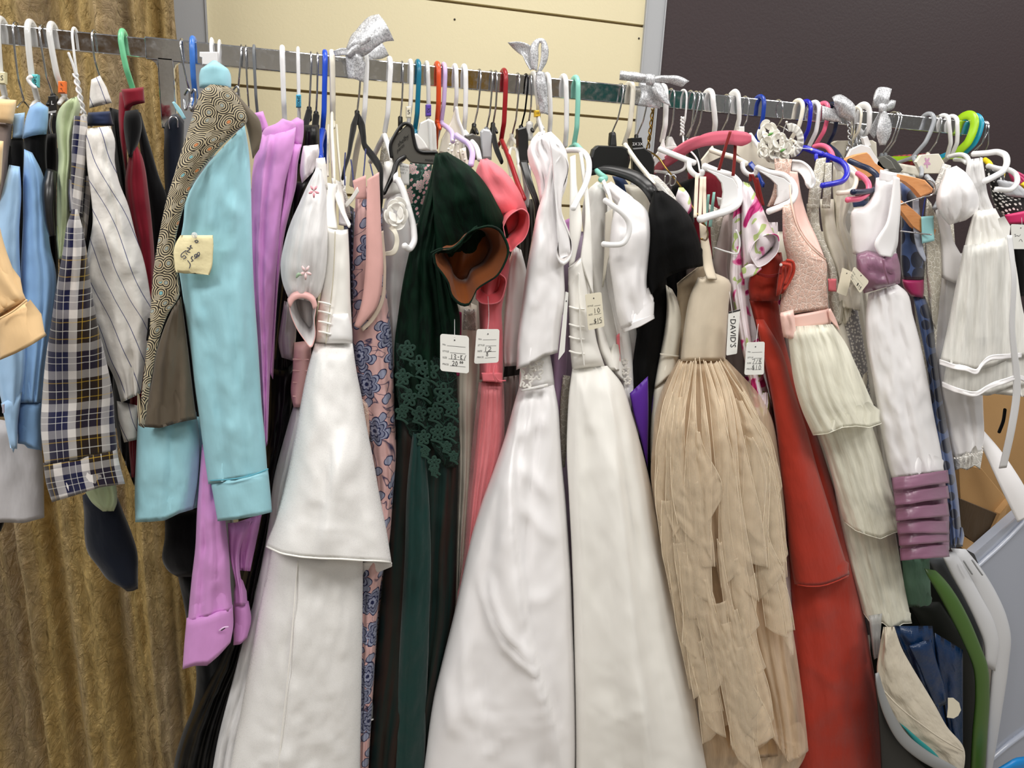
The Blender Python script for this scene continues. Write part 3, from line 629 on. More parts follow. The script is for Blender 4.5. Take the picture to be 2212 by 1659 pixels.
strip('shoulder', [(1412, 362, -.02), (1440, 335, .03), (1488, 303, .09), (1533, 288, .13), (1575, 283, .17), (1612, 287, .2), (1619, 293, .2)], [(1416, 375, -.02), (1450, 355, .03), (1500, 322, .09), (1530, 315, .13), (1570, 311, .17), (1610, 313, .2), (1619, 306, .2)], PL['rose'], h, .012, nw=4)
h = H('clip_hanger', 'thin chrome hook meeting the black clip block below the pink bar', 1506, (1485, 300), 'wire', body='black', arms=False)
arm(h, [(1485, 300), (1486, 318)], .0017, 'wire', d0=.005, d1=.01)
plate('clip_block', [(1484, 320), (1500, 314), (1508, 320), (1515, 350), (1516, 372), (1490, 372)], .05, .02, m_black, h, .003)
H('wire_hanger', 'plain chrome wire hanger left of the white hanger that crosses the pink bar', 1513, (1505, 294), 'wire')
h = H('plastic_hanger', 'white hanger crossing behind the pink bar, holding a red-brown ribbon', 1533, (1546, 300), 'white', arms=False, r=.0055)
plate('web', [(1540, 315), (1546, 330), (1560, 335), (1556, 340), (1530, 352), (1514, 372), (1512, 350), (1528, 330)], .03, .007, m_cream, h, .002)
arm(h, [(1535, 324), (1560, 333), (1590, 342), (1612, 354)], .0055, 'cream', d0=.04, d1=.13)
arm(h, [(1604, 352), (1605, 365), (1612, 374), (1624, 378), (1632, 374), (1634, 366)], .0048, 'white', d0=.13, d1=.15)
arm(h, [(1634, 362), (1660, 372), (1695, 380), (1712, 395), (1718, 415), (1712, 432), (1690, 445), (1660, 457)], .006, 'white', d0=.15, d1=.23)
plate('end_web', [(1640, 368), (1665, 377), (1693, 385), (1709, 398), (1711, 416), (1706, 430), (1684, 440), (1674, 443), (1681, 425), (1680, 400), (1665, 385)], .19, .005, m_white, h, .001)
H('wire_hanger', 'chrome double-wire hanger bending towards the flower corsage', 1572, (1563, 284), 'wire')
h = H('plastic_hanger', 'broad flat white hanger with a curled shoulder tip, over the pink lace dress', 1588, (1594, 285), 'white', arms=False, r=.0072, flat=.5)
size_cube(h, 1602, 280, 12, 14, 'f2f2ee', '', .02)
plate('web', [(1594, 280), (1612, 286), (1622, 291), (1645, 325), (1662, 338), (1676, 344), (1678, 368), (1640, 360), (1612, 352), (1588, 330), (1588, 300)], .05, .006, m_cream, h, .002)
arm(h, [(1620, 290), (1640, 318), (1658, 336), (1678, 344)], .0042, 'white', d0=.05, d1=.12)
strip('curled_tip', [(1712, 347, .15), (1732, 350, .16), (1748, 362, .18), (1757, 380, .2), (1758, 398, .2), (1752, 406, .2)], [(1710, 370, .15), (1724, 372, .16), (1734, 382, .18), (1742, 398, .2), (1746, 404, .2), (1748, 406, .2)], m_white, h, .005, bulge=-.004)
tube('curled_rim', [(1712, 347, .152), (1732, 350, .163), (1748, 362, .183), (1757, 380, .203), (1758, 398, .203), (1752, 406, .203)], .0025, m_white, h)
H('wire_hanger', 'chrome wire hanger between the broad white and the cobalt hanger', 1612, (1606, 284), 'wire')
h = H('plastic_hanger', 'cobalt blue hanger left of the flower corsage', 1643, (1636, 302), 'cobalt'); strip('arm', [(1616, 356, .08), (1630, 372, .1), (1648, 405, .13)], [(1624, 350, .08), (1636, 366, .1), (1650, 396, .13)], PL['cobalt'], h, .006)
H('wire_hanger', 'thin wire hanger carrying the white flower corsage', 1684, (1688, 268), 'wire')
h = H('plastic_hanger', 'white tubular hanger between the flower corsage and the ultramarine hanger', 1726, (1714, 300), 'cream')
h = H('plastic_hanger', 'ultramarine hanger with a notched shoulder, holding an ivory eyelet strap', 1743, (1738, 308), 'deep', arms=False)
arm(h, [(1720, 332), (1735, 320), (1755, 326), (1777, 334)], .006, 'deep', d0=.05, d1=.11); arm(h, [(1763, 334), (1763, 343), (1770, 350), (1784, 352), (1791, 344)], .004, 'deep', d0=.11, d1=.13)
arm(h, [(1782, 334), (1800, 342), (1818, 350), (1828, 362), (1829, 378), (1820, 391), (1808, 395), (1776, 401)], .0056, 'deep', d0=.13, d1=.22)
h = H('plastic_hanger', 'white tubular hanger between the ultramarine and the pink hanger', 1761, (1753, 316), 'white', arms=False)
arm(h, [(1838, 372), (1848, 382), (1848, 398), (1842, 410), (1830, 415), (1810, 417)], .005, 'cream', d0=.16, d1=.2)
h = H('plastic_hanger', 'bubble-gum pink tubular hanger', 1781, (1768, 312), 'pink', arms=False)
arm(h, [(1758, 317), (1772, 314), (1786, 318), (1796, 330), (1800, 345)], .0052, 'pink', d0=.03, d1=.1)
arm(h, [(1851, 374), (1866, 384), (1876, 398), (1875, 415), (1864, 426), (1830, 432)], .0056, 'pink', d0=.17, d1=.22)
h = H('plastic_hanger', 'dark navy tubular hanger looping in front of the orange wooden hanger', 1800, (1792, 315), 'navy', arms=False)
arm(h, [(1792, 316), (1806, 328), (1818, 345)], .005, 'navy', d0=.02, d1=.08)
arm(h, [(1834, 347), (1855, 356), (1880, 367), (1894, 380), (1896, 396), (1887, 410), (1870, 414), (1842, 415)], .0058, 'navy', d0=.1, d1=.23)
h = H('wooden_hanger', 'orange-stained wooden hanger with a flat top arm and a lower bar', 1836, (1836, 320), 'wire', arms=False)
def m_wood():
    s = NT('orange_wood'); g = s.tc.outputs['Object']; n = s.noise(s.map(g, (4, 4, 30)), 12, 4, .6)
    s.set(col=s.mix(n, 'd98a4a', 'efb07a'), rough=.4); return s.m
m_wd = m_wood()
for k in (0, math.pi):
    t = np.linspace(0, 1, 40); tube3('twisted_neck', U(np.stack([1834+3*t, 262+70*t], 1), .014)+np.stack([.003*np.cos(t*18+k), .003*np.sin(t*18+k), 0*t], 1), .0018, m_wire, h, 8)
plate('shoulder', [(1822, 345), (1850, 334), (1872, 329), (1878, 334), (1890, 352), (1910, 366), (1905, 378), (1888, 378), (1860, 390)], .085, .014, m_wd, h, .002)
plate('shoulder', [(1941, 376), (1975, 383), (1998, 389), (2016, 408), (2013, 416), (1990, 426), (1975, 408), (1955, 392), (1939, 386)], .21, .014, m_wd, h, .003)
plate('lower_bar', [(1943, 430), (1960, 442), (1992, 470), (2022, 497), (2019, 508), (1998, 508), (1972, 490), (1943, 452)], .195, .012, m_wd, h, .003)
tube('trouser_wire', [(1926, 448, .19), (1960, 436, .2), (1996, 425, .21), (2015, 419, .215), (2021, 408, .22), (2016, 394, .22), (2004, 388, .22)], .0016, m_wire, h)
tube('trouser_wire', [(1945, 499, .19), (1985, 504, .2), (2012, 507, .21)], .0016, m_wire, h)
h = H('plastic_hanger', 'large white hanger with a wide channelled hook and a riveted tab, above the wooden hanger', 1866, (1866, 300), 'white', arms=False, r=.008, flat=.45, hr=.026)
plate('size_tab', [(1864, 298), (1874, 294), (1882, 314), (1870, 320)], .04, .008, m_white, h, .001)
plate('web', [(1826, 345), (1838, 322), (1860, 312), (1880, 318), (1890, 335), (1910, 362), (1922, 368), (1890, 378), (1850, 350)], .045, .006, m_white, h, .002)
h = H('wire_hanger', 'chrome twisted-neck wire hanger sharing its place with the large white hanger', 1872, (1846, 325), 'wire', arms=False)
for k in (0, math.pi):
    t = np.linspace(0, 1, 40); tube3('twisted_neck', U(np.stack([1862-16*t, 295+40*t], 1), .02)+np.stack([.003*np.cos(t*14+k), .003*np.sin(t*14+k), 0*t], 1), .0016, m_wire, h, 8)
h = H('plastic_hanger', 'cream block hanger standing behind the large white hanger', 1852, (1846, 306), 'cream', arms=False, r=.003)
plate('block', [(1799, 330), (1801, 308), (1808, 304), (1885, 303), (1893, 308), (1895, 345), (1799, 345)], -.03, .012, m_cream, h, .002)
h = H('clip_hanger', 'dark grey round-shouldered hanger, the right one of the pair by the last bow', 1940, (1918, 335), 'wire', body='greyv', arms=False)
plate('shoulder_plate', [(1900, 352), (1908, 337), (1920, 335), (1936, 345), (1950, 366), (1945, 372), (1905, 370)], .03, .01, plastic('dark_grey_block', '5c5c57', .5), h, .003)
h = H('clip_hanger', 'dark grey round-shouldered hanger, the left one of the pair by the last bow', 1934, (1910, 336), 'wire', body='greyv', arms=False)
plate('shoulder_plate', [(1893, 352), (1900, 339), (1910, 337), (1926, 348), (1936, 366), (1895, 368)], .045, .01, plastic('dark_grey_block', '66665f', .5), h, .003)
h = H('plastic_hanger', 'grey plastic hanger with straight sloping arms at the right', 2008, (1979, 338), 'grey', arms=False, r=.0048)
arm(h, [(1978, 338), (1958, 345), (1938, 352)], .0045, 'grey', d0=.0, d1=-.04); arm(h, [(1972, 341), (1982, 355), (1991, 366), (1990, 380)], .0045, 'grey', d0=.01, d1=.1)
arm(h, [(2001, 380), (2014, 394), (2027, 410), (2029, 428), (2020, 450)], .005, 'grey', d0=.11, d1=.18)
h = H('display_hanger', 'small off-white children hanger plate with a pink flower', 2026, (2010, 334), 'wire', body='cream', arms=False)
pl = plate('shoulder_plate', [(1978, 350), (1990, 334), (2028, 332), (2040, 352), (2028, 375), (1990, 375)], .06, .008, m_cream, h, .002)
V = []
for a in range(40):
    th_ = a*2*math.pi/40; rr_ = 8.5+3.8*math.cos(5*th_+1.57); V.append((2003+rr_*.62*math.cos(th_), 351-rr_*1.05*math.sin(th_)))
mesh('flower_print', U(V, .0606), [tuple(range(40))[::-1]], plastic('flower_pink', 'd7a3c4', .6), pl, None, False)
h = H('plastic_hanger', 'white tubular hanger, left one of the white pair before the lime hanger', 2040, (2052, 338), 'white', arms=False)
arm(h, [(2052, 338), (2070, 334), (2084, 336), (2092, 345), (2093, 352)], .005, 'white', d0=.02, d1=.12); arm(h, [(2050, 338), (2040, 348)], .005, 'white', d0=.0, d1=-.03)
h = H('plastic_hanger', 'white tubular hanger, right one of the white pair before the lime hanger', 2058, (2062, 336), 'white', arms=False)
arm(h, [(2062, 345), (2080, 347), (2088, 352)], .0045, 'white', d0=.02, d1=.1)
arm(h, [(2133, 358), (2155, 364), (2182, 368), (2196, 380), (2197, 393), (2186, 408), (2152, 409)], .0055, 'white', d0=.13, d1=.2)
arm(h, [(2101, 333), (2130, 331), (2158, 329), (2172, 336), (2175, 350), (2166, 370), (2150, 380), (2128, 391)], .0062, 'white', d0=.14, d1=.24)
h = H('plastic_hanger', 'thick lime green hanger with a grooved hook', 2090, (2070, 334), 'lime', arms=False, r=.0105, flat=.45, hr=.027)
plate('arm', [(1920, 338), (2090, 334), (2090, 342), (1920, 350)], -.06, .006, PL['lime'], h, .001)
h = H('plastic_hanger', 'cyan hanger mostly hidden by the lime green one', 2104, (2084, 334), 'cyan', arms=False, r=.0085, flat=.5, hr=.026)
plate('arm', [(2018, 340), (2048, 328), (2048, 336), (2030, 344)], -.05, .004, PL['cyan'], h, .001)
H('wire_hanger', 'chrome wire hanger, front one of the two at the end of the rail', 2122, (2110, 332), 'wire')
H('wire_hanger', 'chrome wire hanger, rear one of the two at the end of the rail', 2128, (2106, 330), 'wire')
h = H('plastic_hanger', 'yellow hanger arm with a yellow clip, peeping out by the polka dot top', 2125, (2130, 336), 'wire', body='yellow', arms=False, r=.0016)
arm(h, [(2127, 345), (2136, 352), (2141, 362)], .006, 'yellow', d0=.03, d1=.07)
plate('clip', [(2161, 372), (2172, 374), (2170, 386), (2160, 384)], .08, .01, PL['yellow'], h, .001)
# ---------------------------------------------------------------- fabrics
GS = 'shirts and suits at the left of the rail'; GD = 'dresses on the rail'
c_blue = cotton('pale_blue_poplin', 'a9cdf0'); c_blue2 = cotton('mid_blue_poplin', '8fb8e6'); c_turq = cotton('turquoise_cotton', 'a4d8e4', crease=.0016); c_lil = cotton('lilac_cotton', 'dd9cdc', crease=.0014)
c_peach = cotton('peach_cotton', 'f4cf9c'); c_sage = cotton('sage_green_cotton', 'b6c39c'); c_wine = cotton('wine_red_cotton', '7a1224'); c_black = cotton('black_suiting', '050506', .85, spec=.08); c_navy = cotton('midnight_navy_suiting', '0a1220', .85)
c_taupe = cotton('taupe_cloth', '8f8078'); c_lgrey = cotton('light_grey_suiting', 'cbc9cc'); c_ivory = satin('ivory_satin', 'eee9da', .42); c_white = satin('white_satin', 'f8f7f6', .36); c_whites = satin('soft_white_satin', 'faf8f9', .3, .004, scale=8)
c_matte = satin('matte_white_satin', 'f8f6f0', .5, .0025); c_wcot = cotton('white_cotton', 'efeeea'); c_silv = satin('silver_satin', 'b9b4b6', .25, .006, scale=40)
m_blksat = satin('black_satin', '020203', .42, .003, .3, 0., 20)
m_pinksat = satin('pale_pink_satin', 'f3c9bd', .38); m_pinkcuff = satin('pink_cuff_satin', 'f2bcb8', .4)
m_org = organza('glitter_organza', 'f4f3f1'); m_orgs = tulle('sheer_white_organza', 'efeeee', .8, False)
m_gvel = velvet('bottle_green_velvet', '020f09', '11402a', .4); m_bvel = velvet('black_velvet', '020202', '101115', .3)
m_rust = satin('rust_lining', '7d4219', .42, .004, scale=30)
m_coral = cotton('coral_crepe', 'f4808a', .8); m_coral_in = cotton('coral_lining', 'ea5f68', .7); m_corals = satin('coral_satin', 'f0858a', .4)
m_mauve = satin('mauve_satin', '8c627a', .3, .004, scale=26); m_mag = satin('magenta_satin', 'a01c5a', .35); m_pur = satin('purple_ribbon', '58249e', .45)
m_red = cotton('brick_red_crepe', 'b03320', .62, .002, .3); m_redd = cotton('dark_red_strap', '7d1a16', .6)
m_champ = cotton('champagne_sateen', 'dfd1ba', .55, .0012, .3); m_ctul = tulle('champagne_tulle', 'efd4b2', .5); m_ctulc = tulle('champagne_tulle_veil', 'f2dfc2', .3, False); m_ctul2 = tulle('champagne_tulle_lining', 'c9a57a', .95, False)
m_cream_t = tulle('cream_tulle', 'f4f2e0', .72); m_cream_in = satin('cream_lining', 'eceada', .5)
m_silver = None
def m_plaid():
    s = NT('brown_navy_plaid'); uv = s.tc.outputs['UV']; sx = s.n.new('ShaderNodeSeparateXYZ'); s.link(s.map(uv, (1, 1, 1), .05), sx.inputs[0])
    per = .098
    fx = s.math('FRACT', s.math('DIVIDE', sx.outputs[0], per)); fy = s.math('FRACT', s.math('ADD', s.math('DIVIDE', sx.outputs[1], per*.95), 10.3))
    st = [(0., 'd9d5d2'), (.13, '2a1f19'), (.54, 'd9d5d2'), (.68, '191c44')]
    a = s.ramp(fx, st, True); b = s.ramp(fy, st, True)
    tw = s.math('GREATER_THAN', s.math('SINE', s.math('MULTIPLY', s.math('ADD', sx.outputs[0], sx.outputs[1]), 5200.)), 0.)
    col = s.mix(s.math('ADD', .46, s.math('MULTIPLY', tw, .08)), a, b)
    dk = s.mix(.5, a, b, 'MULTIPLY'); col = s.mix(.45, col, dk)
    ly = [(0., 0.), (.2, 1.), (.215, 0.), (.47, 1.), (.485, 0.)]; lw = [(0., 0.), (.33, 1.), (.345, 0.), (.80, 1.), (.812, 0.), (.9, 1.), (.912, 0.)]
    for f in (fx, fy):
        col = s.mix(s.math('MULTIPLY', s.ramp(f, ly, True), .36), col, 'c9a53a'); col = s.mix(s.math('MULTIPLY', s.ramp(f, lw, True), .42), col, 'f0eee8')
    s.set(col=col, rough=.9, spec=.1, sheen=.2); s.bump(s.noise(uv, 900, 2), .0006, .5); return s.m
def m_pin():
    s = NT('white_pinstripe_cotton'); uv = s.tc.outputs['UV']; sx = s.n.new('ShaderNodeSeparateXYZ'); s.link(s.map(uv, (1, 1, 1), -.33), sx.inputs[0])
    f = s.math('FRACT', s.math('DIVIDE', s.math('ADD', sx.outputs[0], s.math('MULTIPLY', s.noise(uv, 8, 1), .02)), .0235))
    s.set(col=s.mix(s.ramp(f, [(0., 0.), (.46, 1.), (.505, 0.)], True), 'e4e0da', '474a78'), rough=.85, spec=.15)
    p = s.bump(s.noise(uv, 34, 3), .005, .6); s.bump(s.noise(uv, 1300, 1), .0004, .4, p); return s.m
def m_circ():
    s = NT('ringed_brocade'); uv = s.tc.outputs['UV']
    v = s.vor(uv, 38, 'F1', .8); dd_ = s.math('MULTIPLY', v.outputs['Distance'], 1.)
    rg = s.math('SINE', s.math('MULTIPLY', v.outputs['Distance'], 50.))
    ring = s.ramp(s.math('ADD', s.math('MULTIPLY', rg, .5), .5), [(.42, 0.), (.58, 1.)])
    sep = s.n.new('ShaderNodeSeparateColor'); s.link(v.outputs['Color'], sep.inputs[0])
    cen = s.math('LESS_THAN', v.outputs['Distance'], .1)
    cc = s.ramp(sep.outputs[0], [(0., '9fa6a0'), (.62, 'cf8350'), (.8, '7fb6bd')], True)
    col = s.mix(ring, '1a1310', 'c2b494'); col = s.mix(cen, col, cc)
    v2 = s.vor(s.map(uv, (1, 1, 1), 0, (.013, .02, 0)), 38, 'F1', .6); ov = s.math('LESS_THAN', v2.outputs['Distance'], .17)
    col = s.mix(ov, col, '9c937f')
    s.set(col=col, rough=.55, spec=.35, sheen=.1); s.bump(ring, .0006, .5); return s.m
def m_toile(name, base, ink, pale, sc_=22, stem=.5):
    s = NT(name); uv = s.tc.outputs['UV']
    def flower(scale, loc, npet, R0, seedrot):
        q = s.map(uv, (1, 1, 1), seedrot, loc); v = s.vor(q, scale, 'F1', .9)
        dv = s.vmath('SUBTRACT', s.vmath('SCALE', q, None, scale), v.outputs['Position']) if False else s.vmath('SUBTRACT', q, v.outputs['Position'])
        sp = s.n.new('ShaderNodeSeparateXYZ'); s.link(dv, sp.inputs[0]); an = s.math('ARCTAN2', sp.outputs[1], sp.outputs[0])
        r = s.math('MULTIPLY', v.outputs['Distance'], 1.)
        pet = s.math('ADD', R0, s.math('MULTIPLY', s.math('ABSOLUTE', s.math('SINE', s.math('MULTIPLY', an, npet/2))), R0*.45))
        rel = s.math('DIVIDE', r, pet)
        return rel, an
    col = lin(base)
    st = s.noise(s.map(uv, (1, 1, 1), .4), sc_*.7, 1.5, .4, 2.5)
    col = s.mix(s.math('MULTIPLY', s.ramp(st, [(.485, 0.), (.5, 1.), (.515, 0.)]), stem), col, ink)
    rel, an = flower(sc_*2.4, (.03, .01, 0), 2, .22, .8)
    col = s.mix(s.ramp(rel, [(0., 1.), (.95, 1.), (1., 0.)]), col, s.mix(s.ramp(rel, [(.75, 0.), (.85, 1.)]), pale, ink))
    rel, an = flower(sc_, (0, 0, 0), 7, .25, 0)
    inner = s.ramp(rel, [(0., 1.), (.14, 1.), (.16, 0.), (.34, 0.), (.36, 1.), (.44, 1.), (.46, .35), (.66, .35), (.68, 1.), (.74, .9), (.76, .0), (.9, 0.), (.92, 1.)])
    body = s.mix(inner, pale, ink)
    col = s.mix(s.ramp(rel, [(0., 1.), (.985, 1.), (1., 0.)]), col, body)
    s.set(col=col, rough=.6, spec=.25, sheen=.1); s.bump(s.noise(uv, 28, 3), .004, .5); return s.m
def m_dots(name, base, dot, scale, r, rnd=.35, sheen=.2, rough=.5, two=None):
    s = NT(name); uv = s.tc.outputs['UV']; v = s.vor(uv, scale, 'F1', rnd)
    sep = s.n.new('ShaderNodeSeparateColor'); s.link(v.outputs['Color'], sep.inputs[0])
    rr_ = s.math('ADD', r*.65, s.math('MULTIPLY', sep.outputs[0], r*.6)); 
    s.set(col=s.mix(s.math('LESS_THAN', v.outputs['Distance'], rr_), base, dot), rough=rough, spec=.3, sheen=sheen); s.bump(s.noise(uv, 30, 3), .003, .5); return s.m
def m_blotch(name):
    s = NT(name); uv = s.tc.outputs['UV']
    n1 = s.noise(uv, 16, 1.5, .4, 1.2); n2 = s.noise(s.map(uv, (1, 1, 1), 1., (3, 1, 0)), 18, 1, .4, 2.)
    f = s.noise(s.map(uv, (1, 1, 1), 0, (9, 2, 0)), 26, 1, .4, 1.5)
    col = s.mix(s.ramp(n2, [(.62, 0.), (.63, 1.)]), 'f3e9ee', 'bfd38b'); col = s.mix(s.ramp(n1, [(.575, 0.), (.585, 1.)]), col, 'ee8dbb'); col = s.mix(s.ramp(n1, [(.60, 0.), (.61, 1.)]), col, s.mix(s.ramp(f, [(.48, 0.), (.5, 1.)]), 'd8438c', 'b92a70'))
    s.set(col=col, rough=.5, spec=.3); s.bump(s.noise(uv, 25, 3), .004, .5); return s.m
def m_sheer(name, c1, alpha):
    s = NT(name); uv = s.tc.outputs['UV']; f = s.noise(s.map(uv, (1, .06, 1)), 40, 3)
    s.set(col=s.mix(s.ramp(f, [(.4, 0.), (.6, 1.)]), c1, '0e2522'), rough=.6, alpha=alpha, spec=.2); s.bump(f, .004, .5); return s.m
M_PLAID, M_PIN, M_CIRC = m_plaid(), m_pin(), m_circ()
M_TOILE = m_toile('pink_and_navy_toile', 'dcb3b0', '1f2650', '9ba0b8', 12, 1.); M_GFL = m_toile('green_floral_print', '12352b', '79a898', 'e7a9b0', 34, .45)
M_BLOTCH = m_blotch('pink_petal_print'); M_DOTN = m_dots('navy_spot_burnout', '3d527f', '111a33', 22, .42, .5, .4); M_DOTB = m_dots('black_white_polka', '0c0c0c', 'f0eeea', 75, .27, .45)
M_LPINK = lace('pink_guipure_lace', 'f4dccf', 'ebc2b0', 85, .002); M_LIV = lace('ivory_lace', 'f0ece0', 'cfc8b6', 80, .002); M_LGR = lace('green_guipure_lace', '1c3a30', '06120e', 46, .004)
M_LWH = lace('white_applique_lace', 'f2f0ea', 'd8d4cc', 70, .002); m_lining = cotton('taupe_lining', '6c6253', .6); m_lining2 = cotton('brown_grey_lining', '665b4c', .55, .003, .35)
def gown(name, label, cat, pt, d=0., g=GD): return obj(name, label, cat, pt, g, d)
pearl = plastic('pearl', 'f4efe6', .15)
def beads(parent, pts, r=.0016, mat=None, name='beading'):
    V, F = [], []
    for (x_, y_, dd_) in pts:
        c = U([(x_, y_)], dd_)[0]; b = len(V); k = 8
        V.append(c+[0, 0, r])
        for q in (1, 2, 3):
            for a in range(k): V.append(c+[r*math.sin(q*math.pi/4)*math.cos(a*2*math.pi/k), r*math.sin(q*math.pi/4)*math.sin(a*2*math.pi/k), r*math.cos(q*math.pi/4)])
        V.append(c-[0, 0, r])
        for a in range(k):
            F.append((b, b+1+a, b+1+(a+1) % k))
            for q in range(2): F.append((b+1+q*k+a, b+1+(q+1)*k+a, b+1+(q+1)*k+(a+1) % k, b+1+q*k+(a+1) % k))
            F.append((b+1+2*k+a, b+1+3*k, b+1+2*k+(a+1) % k))
    return mesh(name, V, F, mat or pearl, parent)
# ---------------------------------------------------------------- left section: shirts and suits
g = gown('shirt', 'peach shirt at the far left edge whose wide cuff juts out to the right', 'shirt', (0, 400), .25, GS)
cloth('sleeve', [(-60, 540), (-50, 620), (-45, 700)], [(0, 515), (30, 585), (56, 648)][::1], .3, c_peach, g, .02, [(2, .003, 0)])
cloth('sleeve', [(-70, 480), (-60, 560), (-40, 640), (0, 683)], [(-5, 470), (10, 530), (36, 600), (57, 648)], .3, c_peach, g, .022, [(2, .004, .2)], cap=(1, 1))
cloth('cuff', [(-8, 688), (0, 778)], [(56, 646), (101, 724)], .302, c_peach, g, .022, hem=[0, 3, 3, 0], lin=True)
tube('cuff_seam', [(-4, 690), (28, 672), (58, 648)], .0012, c_peach, g, d=.327)
cloth('collar', [(-20, 212), (-20, 262)], [(36, 216), (28, 268)], .12, c_peach, g, .02, cap=(1, 1))
cloth('shoulder', [(-40, 300), (-40, 420)], [(8, 305), (2, 400)], .17, c_peach, g, .02, cap=(1, 1))
g = gown('jacket', 'taupe jacket sliver under the peach collar', 'jacket', (0, 300), .1, GS)
cloth('front', [(-30, 262), (-30, 330), (-30, 480), (-30, 620)], [(28, 266), (22, 320), (14, 400), (2, 500)], .1, c_taupe, g, .02, [(2, .003, 0)])
g = gown('shirt', 'palest blue shirt, hanging between the peach cuff and the mid-blue shirt', 'shirt', (35, 350), .15, GS)
cloth('collar', [(29, 246), (26, 300)], [(54, 243), (50, 300)], .1, c_blue, g, .018, cap=(1, 1))
cloth('sleeve', [(20, 356), (6, 410), (-10, 480), (-20, 600), (-16, 700), (-10, 800), (6, 880), (20, 950), (28, 972)], [(43, 360), (46, 410), (42, 500), (45, 600), (52, 700), (57, 780), (48, 850), (40, 900), (37, 965)], .16, c_blue, g, .022, [(2, .004, .3)], hem=[6, 0, 0])
cloth('cuff', [(2, 872), (10, 905), (22, 968)], [(48, 846), (40, 890), (37, 970)], .178, c_blue, g, .008, cap=(1, 1))
plate('button', [(4, 874), (9, 873), (9, 892), (5, 893)], .2, .002, plastic('grey_button', 'b8b4c4', .4), g, .0005)
g = gown('shirt', 'mid-blue shirt with folded collar, right of the palest blue shirt', 'shirt', (80, 330), .15, GS)
cloth('collar', [(64, 222), (54, 262), (48, 300)], [(104, 224), (104, 262), (101, 290)], .13, c_blue2, g, .02, [(1, .004, 0)], cap=(1, 1), top=[6, -3, 6])
cloth('sleeve', [(52, 322), (50, 400), (50, 470), (46, 560), (44, 640), (42, 720), (40, 800), (38, 870)], [(70, 330), (94, 380), (102, 450), (110, 540), (120, 580), (112, 700), (98, 800), (90, 870)], .14, c_blue2, g, .03, [(3, .006, .3)], hem=[0, 0, 0])
cloth('cuff', [(38, 866), (38, 958)], [(92, 864), (90, 972)], .142, c_blue2, g, .028, hem=[0, -2, 0, 2], lin=True)
cloth('cuff_flap', [(50, 958), (60, 968)], [(90, 955), (82, 972)], .13, c_blue2, g, .01, cap=(1, 1))
g = gown('jacket', 'black jacket lining showing between the two blue collars and sleeves', 'jacket', (70, 320), .09, GS)
cloth('front', [(24, 300), (18, 340), (14, 380)], [(50, 296), (54, 340), (50, 400)], .1, c_black, g, .016)
cloth('front', [(50, 284), (54, 330), (76, 380), (86, 420)], [(102, 282), (100, 340), (104, 400), (106, 470)], .122, c_black, g, .018, [(2, .003, 0)])
g = gown('suit_jacket', 'black suit jacket under the L-marked hanger', 'jacket', (110, 300), .1, GS)
cloth('front', [(99, 290), (95, 340), (98, 420), (102, 500), (104, 560), (100, 700)], [(122, 288), (124, 340), (122, 400), (122, 480), (125, 540), (125, 700)], .1, c_black, g, .02, [(2, .003, 0)])
g = gown('shirt', 'sage green shirt with a crumpled shoulder, left of the plaid shirt', 'shirt', (140, 260), .12, GS)
cloth('shoulder', [(150, 214), (130, 232), (121, 262), (123, 300), (126, 340), (124, 380), (122, 430), (122, 470), (125, 560)], [(166, 208), (174, 230), (166, 262), (157, 300), (156, 340), (152, 400), (153, 450), (150, 500), (140, 560)], .13, c_sage, g, .026, [(2, .006, .1, 1.)], wr=.003)
cloth('shirt_tail', [(178, 1052), (186, 1066), (198, 1085), (222, 1105)], [(250, 1040), (253, 1065), (252, 1090), (246, 1104)], .14, c_sage, g, .02, [(3, .005, .2, 1.)], cap=(1, 1))
g = gown('shirt', 'brown, navy and white plaid flannel shirt with a wide cuff', 'shirt', (175, 260), .18, GS)
cloth('collar', [(160, 250), (155, 300), (154, 350), (152, 400), (150, 460)], [(188, 252), (190, 300), (186, 350), (182, 400), (178, 470)], .16, M_PLAID, g, .02, [(1, .003, .5, 1.)])
cloth('yoke', [(178, 380), (176, 430), (176, 500)], [(196, 380), (194, 440), (186, 520)], .12, M_PLAID, g, .02)
cloth('sleeve', [(156, 452), (146, 480), (136, 540), (122, 620), (110, 700), (98, 780), (91, 860), (88, 920), (97, 1006)], [(168, 452), (180, 500), (190, 560), (200, 640), (216, 720), (232, 790), (244, 850), (248, 910), (254, 976)], .217, M_PLAID, g, .034, [(3, .005, .2)], cap=(1, 0))
cloth('cuff', [(93, 1000), (100, 1045), (112, 1083)], [(252, 966), (258, 1000), (270, 1042)], .222, M_PLAID, g, .036, [(3, .003, .1, 1.)], hem=[2, 0, -3, 3])
g = gown('shirt', 'white shirt with thin slanting navy pinstripes and a navy collar band', 'shirt', (215, 260), .16, GS)
cloth('collar', [(197, 172), (194, 200), (193, 234)], [(216, 163), (230, 188), (242, 222)], .05, M_PIN, g, .014, cap=(1, 1), lin=True)
cloth('collar_band', [(190, 243), (186, 272)], [(238, 240), (246, 272)], .1, cotton('navy_band', '26304e'), g, .022, [(1, .003, .3, 1.)], cap=(1, 1))
cloth('sleeve', [(187, 278), (185, 310), (188, 360), (196, 420), (200, 480), (190, 540), (183, 580), (190, 650), (204, 700), (225, 770), (248, 820), (262, 870)], [(238, 272), (248, 300), (248, 350), (258, 395), (276, 440), (294, 510), (310, 560), (322, 620), (328, 680), (322, 720), (312, 790), (304, 850)], .17, M_PIN, g, .034, [(3, .008, .1)], wr=.004)
cloth('cuff', [(252, 866), (256, 905), (268, 956)], [(298, 876), (296, 915), (295, 950)], .16, M_PIN, g, .02, [(2, .003, 0)])
g = gown('shirt', 'wine-red shirt with an upturned collar on the green hanger', 'shirt', (285, 230), .12, GS)
